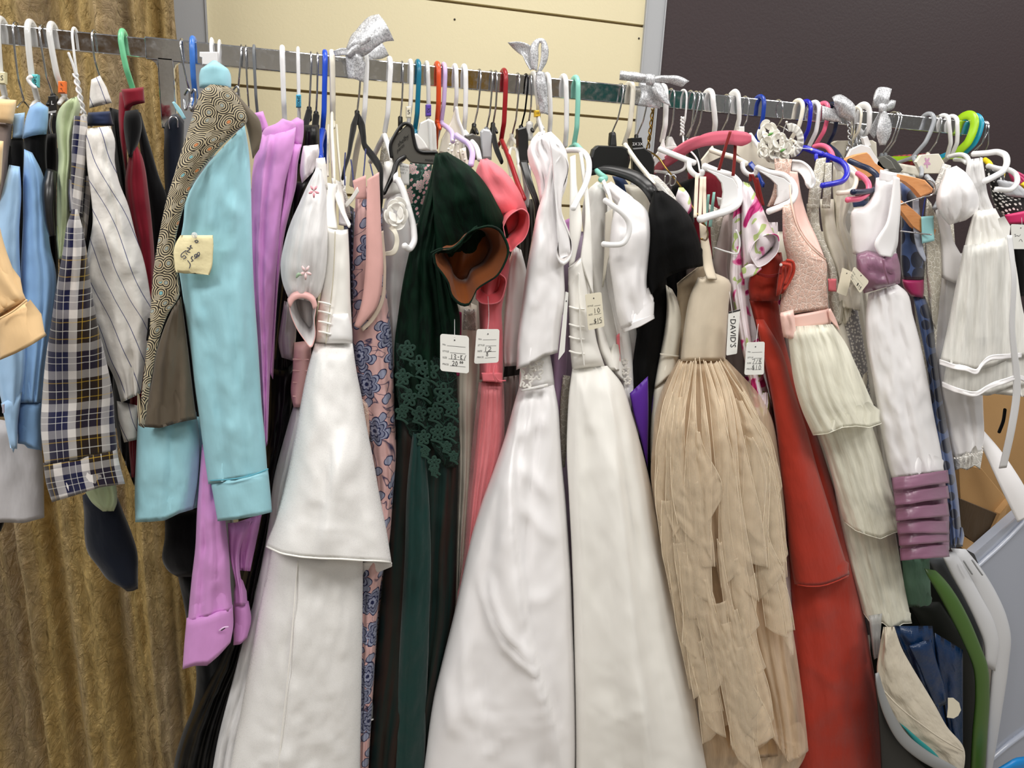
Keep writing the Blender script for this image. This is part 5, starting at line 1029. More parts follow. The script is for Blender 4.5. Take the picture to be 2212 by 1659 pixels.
cloth('underarm', [(938, 560), (944, 620), (950, 680), (960, 760)], [(968, 600), (986, 650), (994, 690), (984, 780)], .205, m_gvel, g, .025, [(2, .006, .1, .8)])
cloth('sheer_skirt', [(856, 900), (850, 1000), (842, 1100), (832, 1200), (820, 1320), (812, 1420), (804, 1530), (792, 1740)], [(990, 900), (990, 1000), (988, 1100), (986, 1200), (982, 1320), (968, 1420), (948, 1530), (915, 1740)], .15, m_sheer('sheer_brown_green', '2a1d18', 1.), g, .05, [(4, .012, .1, .8)])
cloth('green_panel', [(892, 930), (880, 1040), (874, 1200), (866, 1350), (858, 1500), (846, 1740)], [(916, 930), (926, 1060), (932, 1200), (928, 1350), (922, 1500), (916, 1740)], .195, cotton('deep_green_chiffon', '0e3430', .6, .003), g, .02, [(2, .004, .1, .8)], cap=(0, 0))
# lace overlay built as corded applique
random.seed(11); cords = []
def cflower(cx, cy, r, d, n=5): return [[(cx+r*(.35+.65*abs(math.sin(n*t/2)))*math.cos(t+.3), cy+1.1*r*(.35+.65*abs(math.sin(n*t/2)))*math.sin(t+.3)) for t in np.linspace(0, 2*math.pi, 22)]]
strokes = []
for (x_, y_, r_) in [(880, 755, 17), (905, 790, 20), (870, 815, 16), (930, 800, 18), (958, 850, 20), (915, 840, 16), (884, 860, 17), (940, 890, 16), (975, 880, 16), (905, 895, 15), (972, 930, 14), (945, 935, 15), (915, 945, 14), (868, 890, 13), (965, 965, 10), (938, 1000, 13), (980, 985, 9), (918, 975, 9), (938, 1018, 7)]:
    strokes += cflower(x_, y_, r_, 0); strokes += cflower(x_, y_, r_*.45, 0); strokes.append([(x_-r_, y_+r_), (x_+r_*.3, y_+r_*1.4), (x_+r_, y_+r_*2)])
pen(g, strokes, .214, .0021, plastic('green_cord', '17382d', .8), 'lace_overlay')
cloth('lace_ground', [(855, 740), (856, 800), (862, 880), (880, 930), (908, 990)], [(985, 770), (988, 850), (992, 930), (992, 990), (985, 1010)], .188, M_LGR, g, .02, [(4, .006, .1, .8)], hem=[0, -30, 10, 0], cap=(1, 1))
ptag('white tag on the green velvet dress, No STYLE SIZE PRICE with 13-K written in', [(951, 721), (1013, 726), (1013, 807), (951, 801)], .315, [('No.', .08, .3, .065), ('STYLE', .08, .48, .065), ('SIZE', .08, .65, .065), ('PRICE', .08, .83, .065)], word('13-K/', .36, .52, .085, .13)+word('20', .42, .70, .08, .12)+word('00', .68, .69, .05, .06), string=[(982, 690, .27), (982, 728, .316)])
ptag('grey-white tag on the coral dress, size 12 and price 8 written in', [(1030, 711), (1079, 711), (1077, 783), (1024, 786)], .27, [('No.', .1, .31, .07), ('STYLE', .1, .49, .07), ('SIZE', .1, .66, .07), ('PRICE', .1, .84, .07)], word('12', .38, .52, .13, .13)+word('8', .48, .66, .09, .13), string=[(1054, 640, .22), (1056, 680, .25), (1053, 722, .271)])
# coral
g = gown('dress', 'ivory satin strap piece trimmed with pearls, under the lavender hanger', 'dress', (985, 320), .05)
cloth('strap', [(972, 308), (968, 330), (970, 352)], [(990, 306), (992, 330), (996, 352)], .09, c_ivory, g, .012, [(3, .003, .2, 1.)], cap=(1, 1)); cloth('strap', [(992, 322), (992, 345), (996, 362)], [(1006, 318), (1010, 345), (1016, 362)], .085, c_ivory, g, .01, [(2, .003, .2, 1.)], cap=(1, 1))
beads(g, [(978, 303, .108), (972, 312, .108), (985, 305, .108), (989, 310, .108), (969, 322, .11), (976, 326, .113), (971, 334, .112), (979, 340, .113), (990, 328, .11), (1000, 332, .103), (1004, 345, .103)], .0024)
g = gown('dress', 'coral pink dress with a cap sleeve opened towards the viewer and a tulle skirt', 'dress', (1060, 550), .16)
cloth('cap_sleeve', [(1038, 345), (1028, 370), (1030, 400), (1044, 430), (1062, 460), (1084, 490)], [(1052, 342), (1082, 362), (1108, 390), (1126, 420), (1138, 450), (1143, 474)], .165, m_coral, g, [.02, .04, .04, .015], [(2, .007, .3, .9)], cap=(1, 1), wr=.003)
mouth('sleeve_opening', [(1086, 490), (1096, 470), (1112, 456), (1128, 450), (1140, 458), (1144, 478), (1141, 500), (1132, 518), (1116, 532), (1102, 545), (1094, 530), (1090, 510)], .245, .05, m_coral, m_coral_in, g, (-14, -16), .6)
cloth('bodice', [(1068, 480), (1060, 540), (1040, 590), (1034, 640), (1036, 700), (1036, 820)], [(1100, 520), (1100, 580), (1092, 630), (1085, 660), (1086, 720), (1087, 822)], .15, m_coral, g, .03, [(2, .006, .2, .8)], wr=.003)
mouth('armhole', [(1027, 645), (1036, 590), (1060, 570), (1080, 590), (1092, 600), (1090, 630), (1080, 652), (1055, 658), (1038, 655)], .21, .035, m_coral, m_coral_in, g, (0, -10), .6)
cloth('waist_tie', [(1040, 805), (1042, 824)], [(1086, 805), (1086, 826)], .182, m_coral, g, .004, cap=(1, 1))
cloth('skirt', [(1040, 824), (1034, 900), (1026, 980), (1018, 1080), (1010, 1180), (990, 1300)], [(1084, 824), (1086, 900), (1082, 960), (1068, 1020), (1056, 1080), (1030, 1200)], .14, m_corals, g, .03, [(4, .008, .1, .8)])
cloth('tulle_skirt', [(1034, 826), (1026, 900), (1018, 980), (1010, 1080), (1004, 1180), (984, 1310)], [(1088, 826), (1090, 900), (1088, 960), (1072, 1020), (1060, 1080), (1034, 1210)], .16, tulle('coral_tulle', 'f09aa0', .35), g, .035, [(5, .007, .3, .8)])
for q in ([(1068, 790, .2), (1066, 808, .205), (1072, 825, .2)], [(1066, 808, .205), (1078, 822, .2), (1092, 822, .2)]): tube('thread_tie', q, .0014, m_coral, g)
g = gown('dress', 'pale grey-ivory beaded dress visible between the green velvet and coral dresses', 'dress', (1010, 800), .08)
cloth('body', [(984, 640), (984, 740), (986, 850), (990, 1000), (986, 1150), (980, 1400), (960, 1740)], [(1030, 660), (1034, 760), (1028, 850), (1022, 1000), (1010, 1150), (1000, 1300), (985, 1740)], .09, c_ivory, g, .03, [(3, .007, .2, .8)])
cloth('beaded_waist', [(1002, 668), (1000, 712)], [(1026, 668), (1028, 714)], .12, M_LWH, g, .006, cap=(1, 1)); beads(g, [(1006, 680, .13), (1006, 694, .13), (1007, 708, .13)], .0015)
strip('magenta_ribbon', [(984, 670, .13), (986, 740, .13), (984, 812, .13)], [(997, 675, .13), (996, 740, .13), (992, 812, .13)], m_mag, g, .002)
g = gown('dress', 'white long-sleeved satin dress right of the coral bodice', 'dress', (1105, 650), .12)
cloth('sleeve', [(1110, 530), (1098, 570), (1092, 640), (1088, 700), (1086, 760), (1088, 792)], [(1126, 540), (1138, 590), (1140, 640), (1134, 700), (1122, 760), (1116, 790)], .125, c_white, g, .026, [(2, .005, .3, .7)])
cloth('tulle_skirt', [(1088, 815), (1086, 870), (1078, 940), (1060, 1020)], [(1120, 810), (1118, 870), (1110, 900), (1090, 960)], .1, tulle('grey_tulle', 'b9a9a4', .7), g, .03, [(3, .006, .2, .8)])
g = gown('dress', 'dark grey striped garment slot behind the black block hanger', 'dress', (1145, 480), .05)
cloth('body', [(1118, 430), (1122, 500), (1120, 600)], [(1162, 430), (1160, 500), (1148, 600)], .04, cotton('charcoal_rib', '37332e'), g, .03, [(5, .005, 0, 1.)])
cloth('strap', [(1124, 360), (1130, 400), (1132, 440)], [(1148, 355), (1146, 400), (1142, 450)], .08, c_silv, g, .015, [(2, .003, 0, 1.)], wr=.005)
# white satin bolero + gown
g = gown('jacket', 'white satin bolero with a pinkish sheen and a draped open armhole', 'bolero', (1180, 450), .22)
cloth('shoulder', [(1160, 292), (1140, 320), (1142, 350), (1158, 390), (1166, 440)], [(1190, 284), (1212, 306), (1226, 336), (1222, 370), (1212, 420)], .18, c_whites, g, .034, [(3, .009, .2, 1.)], wr=.004, cap=(1, 1))
cloth('body', [(1192, 330), (1178, 400), (1160, 460), (1148, 520), (1136, 590), (1128, 650), (1120, 710), (1116, 780)], [(1210, 320), (1200, 400), (1206, 450), (1216, 510), (1218, 580), (1220, 640), (1212, 700), (1205, 762)], .215, c_whites, g, .045, [(2, .01, .2, .5)], wr=.003, hem=[20, 14, 2, 0])
cloth('lapel', [(1186, 300), (1192, 350), (1196, 400), (1200, 450), (1204, 510), (1208, 560)], [(1222, 325), (1228, 365), (1218, 400), (1212, 450), (1230, 510), (1234, 550)], .262, c_whites, g, .008, [(1, .006, .5, 1.)], wr=.002, cap=(1, 1))
mouth('armhole', [(1200, 350), (1216, 330), (1228, 350), (1224, 385), (1212, 420), (1212, 460), (1226, 500), (1236, 530), (1232, 560), (1216, 574), (1204, 560), (1206, 520), (1200, 460), (1196, 400)], .268, .03, c_whites, satin('pinkish_lining', 'e0dbd8', .4), g, (2, 0), .7)
strip('bow_tail', [(1165, 285, .16), (1150, 300, .17), (1143, 330, .18)], [(1178, 284, .16), (1168, 300, .17), (1160, 340, .18)], c_whites, g, .003, wr=.004)
g = gown('dress', 'full-length white satin gown with a beaded waist applique, left of the centre pleated gown', 'dress', (1160, 900), .2)
cloth('bodice', [(1126, 770), (1122, 810), (1120, 842)], [(1186, 755), (1194, 800), (1198, 832)], .19, c_white, g, .034, cap=(1, 1))
cloth('skirt', [(1122, 832), (1108, 880), (1092, 940), (1068, 1010), (1042, 1080), (1018, 1160), (1000, 1240), (980, 1330), (960, 1410), (938, 1500), (918, 1640), (905, 1740)], [(1196, 826), (1206, 880), (1210, 940), (1214, 1000), (1222, 1080), (1228, 1160), (1234, 1240), (1238, 1330), (1242, 1420), (1244, 1520), (1244, 1640), (1240, 1740)], .19, c_whites, g, [.03, .06, .085, .1, .1], [(3, .012, .12, .35)], wr=.003, wf=(4, 1.6), env=5, ridges=[([(1124, 848), (1110, 950), (1106, 1050), (1120, 1180), (1142, 1330), (1168, 1440), (1192, 1560), (1204, 1700)], 34, .03, 'l'), ([(1036, 1200), (1052, 1260), (1075, 1305), (1105, 1345), (1140, 1375), (1172, 1402)], 9, .011, 's'), ([(1062, 1190), (1072, 1250), (1092, 1290), (1125, 1330), (1162, 1376)], 9, .012, 's'), ([(1014, 1320), (1010, 1400), (1016, 1480), (1030, 1560)], 11, .007, 's'), ([(1095, 1550), (1075, 1590), (1048, 1630)], 8, .005, 's'), ([(1108, 930), (1140, 915), (1190, 892)], 18, .006, 's'), ([(1110, 975), (1150, 1010), (1205, 1060)], 15, .007, 's'), ([(1118, 1050), (1160, 1100), (1220, 1150)], 15, .007, 's'), ([(1090, 960), (1060, 1060), (1040, 1150), (1020, 1240)], 16, .009, 's'), ([(1130, 1240), (1170, 1250), (1230, 1215)], 16, .006, 's'), ([(960, 1430), (975, 1500), (990, 1580)], 16, .007, 's'), ([(1205, 1540), (1212, 1580), (1236, 1560)], 9, .006, 's')])
pen(g, cflower(1140, 800, 16, 0)+cflower(1158, 806, 15, 0)+cflower(1138, 825, 12, 0)+cflower(1165, 785, 9, 0)+cflower(1130, 785, 9, 0)+[[(1124, 790), (1128, 812), (1124, 835)], [(1150, 838), (1172, 834), (1184, 832)]], .232, .0018, plastic('white_cord', 'e7e4de', .6), 'applique')
beads(g, [(1136, 789, .236), (1137, 813, .236), (1137, 817, .236), (1130, 782, .236), (1156, 800, .236)], .0025)
cloth('waist_band', [(1124, 842), (1126, 846)], [(1184, 828), (1186, 834)], .225, c_white, g, .01, cap=(1, 1))
# store tag beside
ptag('narrow white tag seen almost edge-on beside the white satin bolero', [(1222, 630), (1228, 632), (1220, 760), (1206, 778)], .27, [], [], lines=False)
g = gown('dress', 'lavender satin dress sliver with silver crochet between the two white gowns', 'dress', (1210, 850), .12)
cloth('skirt', [(1198, 680), (1196, 780), (1196, 850), (1206, 930)], [(1226, 680), (1224, 800), (1214, 880), (1212, 940)], .11, satin('lavender_satin', 'c3a5cc', .35), g, .02)
cloth('crochet', [(1216, 810), (1210, 870), (1210, 950), (1214, 1010)], [(1232, 812), (1230, 870), (1226, 950), (1220, 1010)], .135, M_LIV, g, .012)
strip('lilac_lining', [(1212, 480, .16), (1214, 540, .16)], [(1234, 470, .16), (1238, 560, .16)], c_lil, g, .003)
# centre gown
g = gown('dress', 'full-length matte white gown with pleated waist, centre of the rail, price tag 15', 'dress', (1270, 800), .2)
cloth('bodice', [(1228, 572), (1228, 640), (1230, 700), (1232, 760), (1236, 800)], [(1262, 560), (1272, 620), (1280, 680), (1290, 740), (1306, 790)], .2, c_matte, g, .034, top=[6, 0, -14], cap=(0, 1))
cloth('side_bodice', [(1264, 560), (1276, 640), (1286, 700), (1296, 760), (1312, 800)], [(1276, 545), (1284, 640), (1300, 700), (1320, 760), (1338, 800)], .175, c_matte, g, .02)
strip('strap', [(1232, 340, .18), (1232, 400, .2), (1230, 480, .22), (1230, 575, .228)], [(1242, 335, .18), (1245, 400, .2), (1256, 480, .22), (1240, 565, .228)], c_matte, g, .003, bulge=.003)
strip('strap', [(1252, 330, .17), (1260, 400, .19), (1264, 470, .21), (1254, 560, .225)], [(1256, 328, .17), (1268, 400, .19), (1276, 500, .21), (1280, 640, .222)], c_matte, g, .003, bulge=.003)
for y in (662, 700, 727, 758): tube('pleat', [(1230, y, .225), (1246, y+5, .236), (1262, y+6, .236)], .0018, c_matte, g)
tube('zip_seam', [(1250, 590, .238), (1252, 660, .24), (1256, 740, .24), (1262, 790, .236)], .0014, c_matte, g)
cloth('skirt', [(1236, 796), (1230, 840), (1226, 900), (1224, 980), (1228, 1060), (1234, 1180), (1238, 1300), (1240, 1420), (1242, 1540), (1242, 1740)], [(1312, 790), (1344, 830), (1364, 890), (1384, 960), (1404, 1040), (1420, 1120), (1446, 1240), (1470, 1340), (1494, 1460), (1510, 1560), (1540, 1740)], .2, c_matte, g, [.025, .055, .08, .09], [(3, .010, .1, .35)], wr=.002, wf=(5, 2.), env=5, ridges=[([(1312, 800), (1328, 900), (1345, 1050), (1366, 1250), (1384, 1450), (1396, 1720)], 34, .032, 'l'), ([(1252, 830), (1250, 1000), (1256, 1250), (1250, 1720)], 14, .016, 's'), ([(1340, 850), (1378, 980), (1410, 1150), (1440, 1320)], 20, .018, 's'), ([(1300, 1150), (1314, 1350), (1318, 1650)], 10, .004, 's'), ([(1260, 800), (1270, 860), (1280, 930)], 10, .006, 's'), ([(1330, 1540), (1362, 1500), (1380, 1480)], 12, .004, 's')])
g = ptag('narrow cream tag on the centre gown, SIZE 10 and PRICE $15', [(1264, 636), (1299, 631), (1306, 705), (1271, 714)], .262, [('STYLE', .08, .36, .06), ('SIZE', .1, .6, .06), ('PRICE', .1, .87, .06)], word('10', .42, .43, .17, .14)+word('$15', .4, .72, .14, .14, 1.2), cardc)
g = gown('dress', 'white short-sleeved dress behind the matt black display hanger, under the hanger with the end loop', 'dress', (1300, 500), .15)
cloth('shoulder', [(1290, 392), (1270, 410), (1258, 450), (1262, 520), (1272, 600), (1284, 700), (1310, 790)], [(1304, 400), (1312, 440), (1306, 500), (1308, 580), (1330, 680), (1345, 760), (1352, 830)], .14, c_wcot, g, .035, [(2, .005, .3)])
strip('shoulder_trim', [(1300, 392, .2), (1312, 420, .21), (1320, 450, .21)], [(1306, 388, .2), (1318, 416, .21), (1325, 450, .21)], c_white, g, .003)
h = hs[0]
arm(hs[[i for i, x in enumerate(hs) if x['label'].startswith('mint')][0]], [(1306, 432, .26), (1326, 446, .27), (1346, 462, .275), (1358, 480, .275), (1356, 510, .275), (1346, 525, .275), (1322, 529, .27), (1302, 527, .26)], .0048, 'white', name='lower_bar')
strip('inner_drape', [(1308, 460, .18), (1306, 540, .18), (1302, 620, .18)], [(1324, 450, .19), (1318, 540, .19), (1312, 560, .19)], c_ivory, g, .003)
g = gown('jacket', 'white satin jacket sleeve with a piped hem, left of the black velvet', 'jacket', (1370, 550), .2)
cloth('shoulder', [(1300, 402), (1310, 420), (1326, 436), (1335, 470)], [(1320, 392), (1345, 410), (1370, 430), (1380, 470)], .17, c_whites, g, .03, [(2, .006, .3, 1.)], cap=(1, 1))
cloth('sleeve', [(1342, 425), (1326, 460), (1318, 510), (1316, 560), (1324, 620), (1332, 670), (1342, 705)], [(1362, 424), (1394, 450), (1408, 480), (1410, 520), (1402, 570), (1398, 620), (1408, 660), (1413, 678)], .205, c_whites, g, [.03, .05, .045, .04], [(2, .006, .3)], wr=.003, cap=(1, 0), hem=[6, 6, 0])
cloth('cuff', [(1343, 704), (1348, 718)], [(1412, 676), (1414, 688)], .21, c_whites, g, .036, (), hem=[0, 4, 0], wr=.001)
cloth('body', [(1310, 560), (1304, 620), (1318, 680), (1334, 760), (1345, 840), (1358, 880)], [(1330, 560), (1345, 640), (1360, 720), (1368, 800), (1370, 870), (1366, 900)], .14, c_white, g, .025, [(2, .005, .2)])
pen(g, cflower(1352, 800, 9, 0)+cflower(1356, 822, 8, 0)+cflower(1350, 780, 6, 0), .168, .0018, plastic('white_cord', 'dddad4', .6), 'applique')
strip('coral_ribbon', [(1332, 725, .17), (1334, 790, .17)], [(1338, 720, .17), (1340, 795, .17)], m_coral, g, .002)
# black velvet
g = gown('dress', 'black velvet short-sleeved dress at centre right, purple ribbon tail at its side', 'dress', (1450, 550), .18)
cloth('sleeve', [(1412, 412), (1402, 450), (1398, 500), (1397, 560), (1398, 610), (1404, 640)], [(1432, 412), (1466, 438), (1492, 470), (1508, 510), (1518, 545), (1522, 574)], .205, m_bvel, g, [.02, .05, .055, .04], [(2, .008, .3, .8)], cap=(1, 0), hem=[0, -22, -14, 0])
cloth('body', [(1396, 590), (1388, 650), (1376, 720), (1366, 800), (1374, 900), (1396, 1000), (1404, 1060)], [(1440, 600), (1442, 680), (1436, 740), (1420, 820), (1412, 900), (1408, 980), (1410, 1060)], .13, m_bvel, g, .04, [(2, .006, .2)])
cloth('purple_ribbon', [(1360, 850), (1370, 900), (1384, 950), (1396, 1000)], [(1400, 812), (1401, 880), (1400, 950), (1399, 1010)], .175, m_pur, g, .006, cap=(1, 1), wr=.001)
cloth('purple_ribbon', [(1402, 842), (1402, 920), (1402, 975)], [(1414, 842), (1412, 920), (1408, 970)], .15, satin('dark_purple_ribbon', '3a1870', .45), g, .006)
g = gown('dress', 'ivory satin sleeveless dress between the black velvet and the champagne bodice', 'dress', (1440, 750), .14)
cloth('bodice', [(1438, 615), (1440, 660), (1434, 720), (1422, 780), (1412, 840)], [(1452, 625), (1470, 660), (1478, 690), (1472, 740), (1464, 800)], .15, c_ivory, g, .03, [(1, .005, .4, 1.)])
strip('waist_seam', [(1426, 763, .18), (1466, 768, .18)], [(1426, 766, .18), (1466, 771, .18)], c_ivory, g, .003)
cloth('skirt', [(1412, 830), (1404, 900), (1400, 1000)], [(1460, 800), (1440, 880), (1430, 980)], .14, c_ivory, g, .03)
# champagne tulle dress
g = gown('dress', 'champagne dress with plain sateen bodice and a full layered tulle skirt', 'dress', (1530, 700), .22)
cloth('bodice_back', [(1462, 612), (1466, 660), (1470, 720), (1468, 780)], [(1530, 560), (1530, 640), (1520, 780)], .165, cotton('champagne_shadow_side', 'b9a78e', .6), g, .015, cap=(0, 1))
cloth('bodice', [(1508, 598), (1490, 640), (1480, 690), (1474, 740), (1470, 780)], [(1545, 590), (1576, 606), (1574, 660), (1570, 720), (1567, 780)], .205, m_champ, g, .03, [(1, .004, .3)], wr=.001, cap=(0, 0), top=[0, 6, -4, 0])
strip('strap', [(1510, 480, .2), (1514, 530, .21), (1520, 580, .22), (1528, 602, .236)], [(1524, 490, .2), (1534, 540, .21), (1541, 580, .222), (1548, 604, .236)], m_champ, g, .003, bulge=.003)
for a, b in (((1504, 378), (1502, 470)), ((1514, 382), (1512, 470)), ((1520, 382), (1522, 480))): strip('cream_strap', [(a[0]-2, a[1], .16), (b[0]-4, b[1], .2)], [(a[0]+5, a[1], .16), (b[0]+3, b[1], .2)], cotton('cream_strap', 'e4d6c2', .6), g, .002)
cloth('skirt_lining', [(1468, 778), (1448, 830), (1436, 900), (1432, 1000), (1440, 1120), (1452, 1220), (1470, 1340), (1490, 1440), (1515, 1560), (1530, 1640)], [(1568, 778), (1600, 830), (1640, 900), (1664, 1000), (1680, 1150), (1690, 1300), (1700, 1440), (1716, 1540), (1724, 1622)], .17, m_ctul2, g, [.03, .06, .075, .08], [(6, .016, .1, .5)], hem=[0, 0, 6, 4, 0])
cloth('tulle_layer', [(1466, 776), (1440, 820), (1418, 880), (1410, 950), (1406, 1030), (1414, 1090), (1424, 1150)], [(1569, 776), (1604, 812), (1640, 852), (1666, 900), (1682, 980), (1694, 1080), (1700, 1200)], .205, m_ctul, g, [.04, .07, .08, .08], [(11, .009, .2, .6), (3, .010, .1, .3)], hem=[0, 60, 150, 40, 160, -20, 100, 0], wr=.002, env=5)
cloth('tulle_layer', [(1450, 820), (1432, 900), (1424, 980), (1422, 1080), (1432, 1180), (1450, 1280), (1472, 1400), (1500, 1500), (1518, 1600)], [(1610, 830), (1650, 930), (1676, 1040), (1690, 1160), (1704, 1300), (1722, 1420), (1738, 1540), (1746, 1620)], .195, m_ctul, g, [.05, .07, .085, .085], [(10, .010, .4, .7), (3, .012, .6, .5)], hem=[0, -40, 30, -20, 30, 0], wr=.002, env=5)
random.seed(21); m_edge = plastic('cut_tulle_edge', 'f0e0c6', .8)
SKL = np.array([(1466, 776), (1430, 860), (1412, 960), (1412, 1080), (1428, 1200), (1452, 1320), (1480, 1450), (1515, 1610)]); SKR = np.array([(1569, 776), (1630, 860), (1668, 960), (1688, 1080), (1700, 1200), (1716, 1340), (1732, 1480), (1744, 1610)])
for k in range(44):
    y0 = 780 if k < 12 else random.uniform(840, 1400); ln_ = random.uniform(300, 620) if k < 12 else random.uniform(160, 420); y1 = min(1612, y0+ln_)
    f0 = (k+.5)/12 if k < 12 else random.uniform(.05, .95); dr = random.uniform(-.12, .12); A3, B3 = [], []; wv = random.uniform(.03, .085)
    for i in range(9):
        s_ = i/8; y = y0+(y1-y0)*s_; xl = np.interp(y, SKL[:, 1], SKL[:, 0]); xr = np.interp(y, SKR[:, 1], SKR[:, 0]); c_ = min(.93, max(.06, f0+dr*s_+.02*math.sin(5*s_+k)))
        hw = wv*((.35 if k < 12 else .6)+1.0*s_+.25*math.sin(6*s_+k))
        a_, b_ = max(.01, c_-hw), min(.99, c_+hw); dp = .218+.085*math.sqrt(max(0, 1-abs(2*c_-1)**2.2))*min(1, .45+(y-776)/250)
        A3.append((xl+(xr-xl)*a_, y+8*math.sin(k+4*s_), dp-.006)); B3.append((xl+(xr-xl)*b_, y+70*s_*s_*math.sin(k*1.7), dp))
    strip('tulle_cascade', A3, B3, m_ctulc, g, .0012, bulge=.008, wr=.003, nw=8)
    for q in (A3, B3): tube('cut_edge', [(a, b, c+.0012) for a, b, c in q], .0007, m_edge, g, seg=6)
cloth('tulle_hem', [(1500, 1560), (1518, 1640), (1530, 1720)], [(1730, 1560), (1744, 1610), (1700, 1700)], .19, m_ctul, g, .05, [(7, .01, .2, 1.)], hem=[0, -30, 10, -30, 0])
ptag('long white boutique tag with vertical black lettering, hanging beside the champagne bodice', [(1574, 674), (1599, 668), (1592, 764), (1569, 768)], .26, [], [], lines=False, string=[(1576, 630, .23), (1582, 675, .262)])
tg = [o for o in bpy.data.objects if o.get('label', '').startswith('long white boutique')][0]
v, f = text_mesh("DAVID'S"); v = v-(v.max(0)+v.min(0))/2; v = v*17
mesh('printing', U(np.stack([1584+v[:, 1], 720+v[:, 0]], 1), .2606), f, m_ink, tg, None, False)
strip('black_edge', [(1574, 674, .2606), (1599, 668, .2606)], [(1574, 677, .2606), (1599, 671, .2606)], m_ink, tg, .0006)
ptag('white tag reading size 7/8 and $10, hanging over the red gown', [(1613, 740), (1652, 738), (1650, 809), (1608, 810)], .275, [('No.', .1, .31, .065), ('STYLE', .1, .49, .065), ('SIZE', .1, .66, .065), ('PRICE', .1, .84, .065)], word('7/8', .36, .52, .14, .15, 1.3)+word('$10', .38, .7, .13, .15, 1.3), string=[(1638, 700, .25), (1632, 748, .276)])
# ---------------------------------------------------------------- right section
g = gown('blouse', 'sheer white blouse with pink petals and green stems, flared open sleeve', 'blouse', (1610, 500), .18)
cloth('body', [(1592, 400), (1584, 460), (1580, 540), (1576, 600), (1590, 680), (1604, 760), (1620, 830), (1630, 900)], [(1606, 392), (1602, 460), (1604, 540), (1608, 600), (1612, 660), (1624, 740), (1640, 820), (1662, 900)], .18, M_BLOTCH, g, .028, [(3, .006, .2)])
cloth('flared_sleeve', [(1604, 392), (1602, 430), (1602, 480), (1604, 540), (1606, 590)], [(1618, 396), (1638, 428), (1656, 470), (1670, 500), (1684, 520)], .2, M_BLOTCH, g, [.015, .03, .035, .03], [(2, .007, .3)], cap=(1, 1), wr=.003)
mouth('sleeve_opening', [(1618, 545), (1630, 522), (1650, 508), (1668, 504), (1680, 508), (1684, 524), (1680, 545), (1668, 560), (1650, 574), (1636, 578), (1628, 568), (1622, 558)], .235, .04, M_BLOTCH, satin('sheer_lining', 'ddd6d8', .5), g, (-6, -8), .7)
strip('sleeve_flounce', [(1602, 580, .22), (1620, 570, .23), (1644, 578, .23)], [(1606, 602, .22), (1626, 596, .23), (1644, 582, .23)], M_BLOTCH, g, .002)
cloth('lower_skirt', [(1612, 780), (1640, 850), (1650, 950), (1670, 1080), (1680, 1180), (1690, 1300), (1700, 1420)], [(1640, 780), (1668, 880), (1684, 1000), (1698, 1120), (1708, 1220), (1714, 1340), (1716, 1420)], .15, M_BLOTCH, g, .03)
g = gown('blouse', 'white shoulder with coral petals, left of the cream straps', 'blouse', (1475, 420), .14)
cloth('shoulder', [(1466, 405), (1460, 430), (1470, 450), (1482, 470)], [(1476, 405), (1488, 420), (1494, 440), (1494, 455)], .17, M_BLOTCH, g, .018, cap=(1, 1))
g = gown('dress', 'grey sheer camisole with lace and mint straps under the big white hanger', 'dress', (1540, 500), .12)
cloth('lace_bodice', [(1530, 440), (1534, 480), (1536, 520), (1540, 560)], [(1560, 455), (1562, 490), (1552, 540), (1544, 580)], .12, M_LIV, g, .02)
cloth('side', [(1562, 470), (1552, 510), (1540, 560), (1552, 640), (1560, 700)], [(1575, 455), (1576, 520), (1570, 580), (1580, 640), (1578, 700)], .13, cotton('warm_grey_sheer', 'b5a6a2', .6), g, .025)
for q in (([(1528, 420, .15), (1520, 500, .16)], [(1533, 420, .15), (1526, 498, .16)]), ([(1540, 415, .15), (1530, 490, .16)], [(1545, 415, .15), (1537, 490, .16)])): strip('mint_strap', q[0], q[1], cotton('mint_strap', '9bd0c6', .6), g, .002)
cloth('lace_clip_pads', [(1548, 425), (1552, 445)], [(1562, 428), (1564, 450)], .16, c_wcot, g, .012, cap=(1, 1))
g = gown('dress', 'dark burgundy garment deep behind the big white hanger', 'dress', (1540, 400), .0)
cloth('body', [(1484, 372), (1490, 420), (1496, 480), (1500, 560)], [(1560, 368), (1570, 420), (1560, 480), (1550, 560)], -.02, c_wine, g, .03, [(2, .006, .2)])
g = gown('garment', 'white lace-trimmed shoulder between the black velvet sleeve and the pale grey hanger arm', 'dress', (1430, 400), .08)
cloth('lace_shoulder', [(1392, 372), (1400, 395), (1420, 420), (1450, 440)], [(1420, 380), (1440, 400), (1462, 430), (1482, 465)], .12, M_LWH, g, .018, cap=(1, 1))
cloth('body', [(1346, 420), (1360, 430), (1380, 440)], [(1400, 400), (1404, 440), (1400, 480)], .08, c_ivory, g, .02, top=[-20, 0], cap=(1, 1))
tube('clear_arm', [(1400, 380, .14), (1430, 405, .15), (1450, 430, .16), (1462, 445, .16)], .0035, m_clr, g)
g = gown('dress', 'navy and coral garment peeping between the black display hangers', 'dress', (1330, 385), .02)
cloth('body', [(1322, 380), (1330, 400), (1338, 440)], [(1348, 384), (1362, 405), (1380, 440)], .03, cotton('navy_cotton', '33486f'), g, .02, cap=(1, 1))
g = gown('trousers', 'black garment hung on clips deep under the pink bar', 'trousers', (1500, 410), .04)
cloth('body', [(1452, 400), (1440, 440), (1450, 500)], [(1510, 380), (1500, 420), (1500, 480)], .03, c_black, g, .02, cap=(1, 1))
for (a, b) in ((1440, 390), (1452, 392)): tube('clip', [(a-3, b-12, .09), (a+4, b-14, .095), (a+5, b+6, .095), (a-2, b+10, .09), (a-3, b-10, .09)], .0016, m_wire, g)
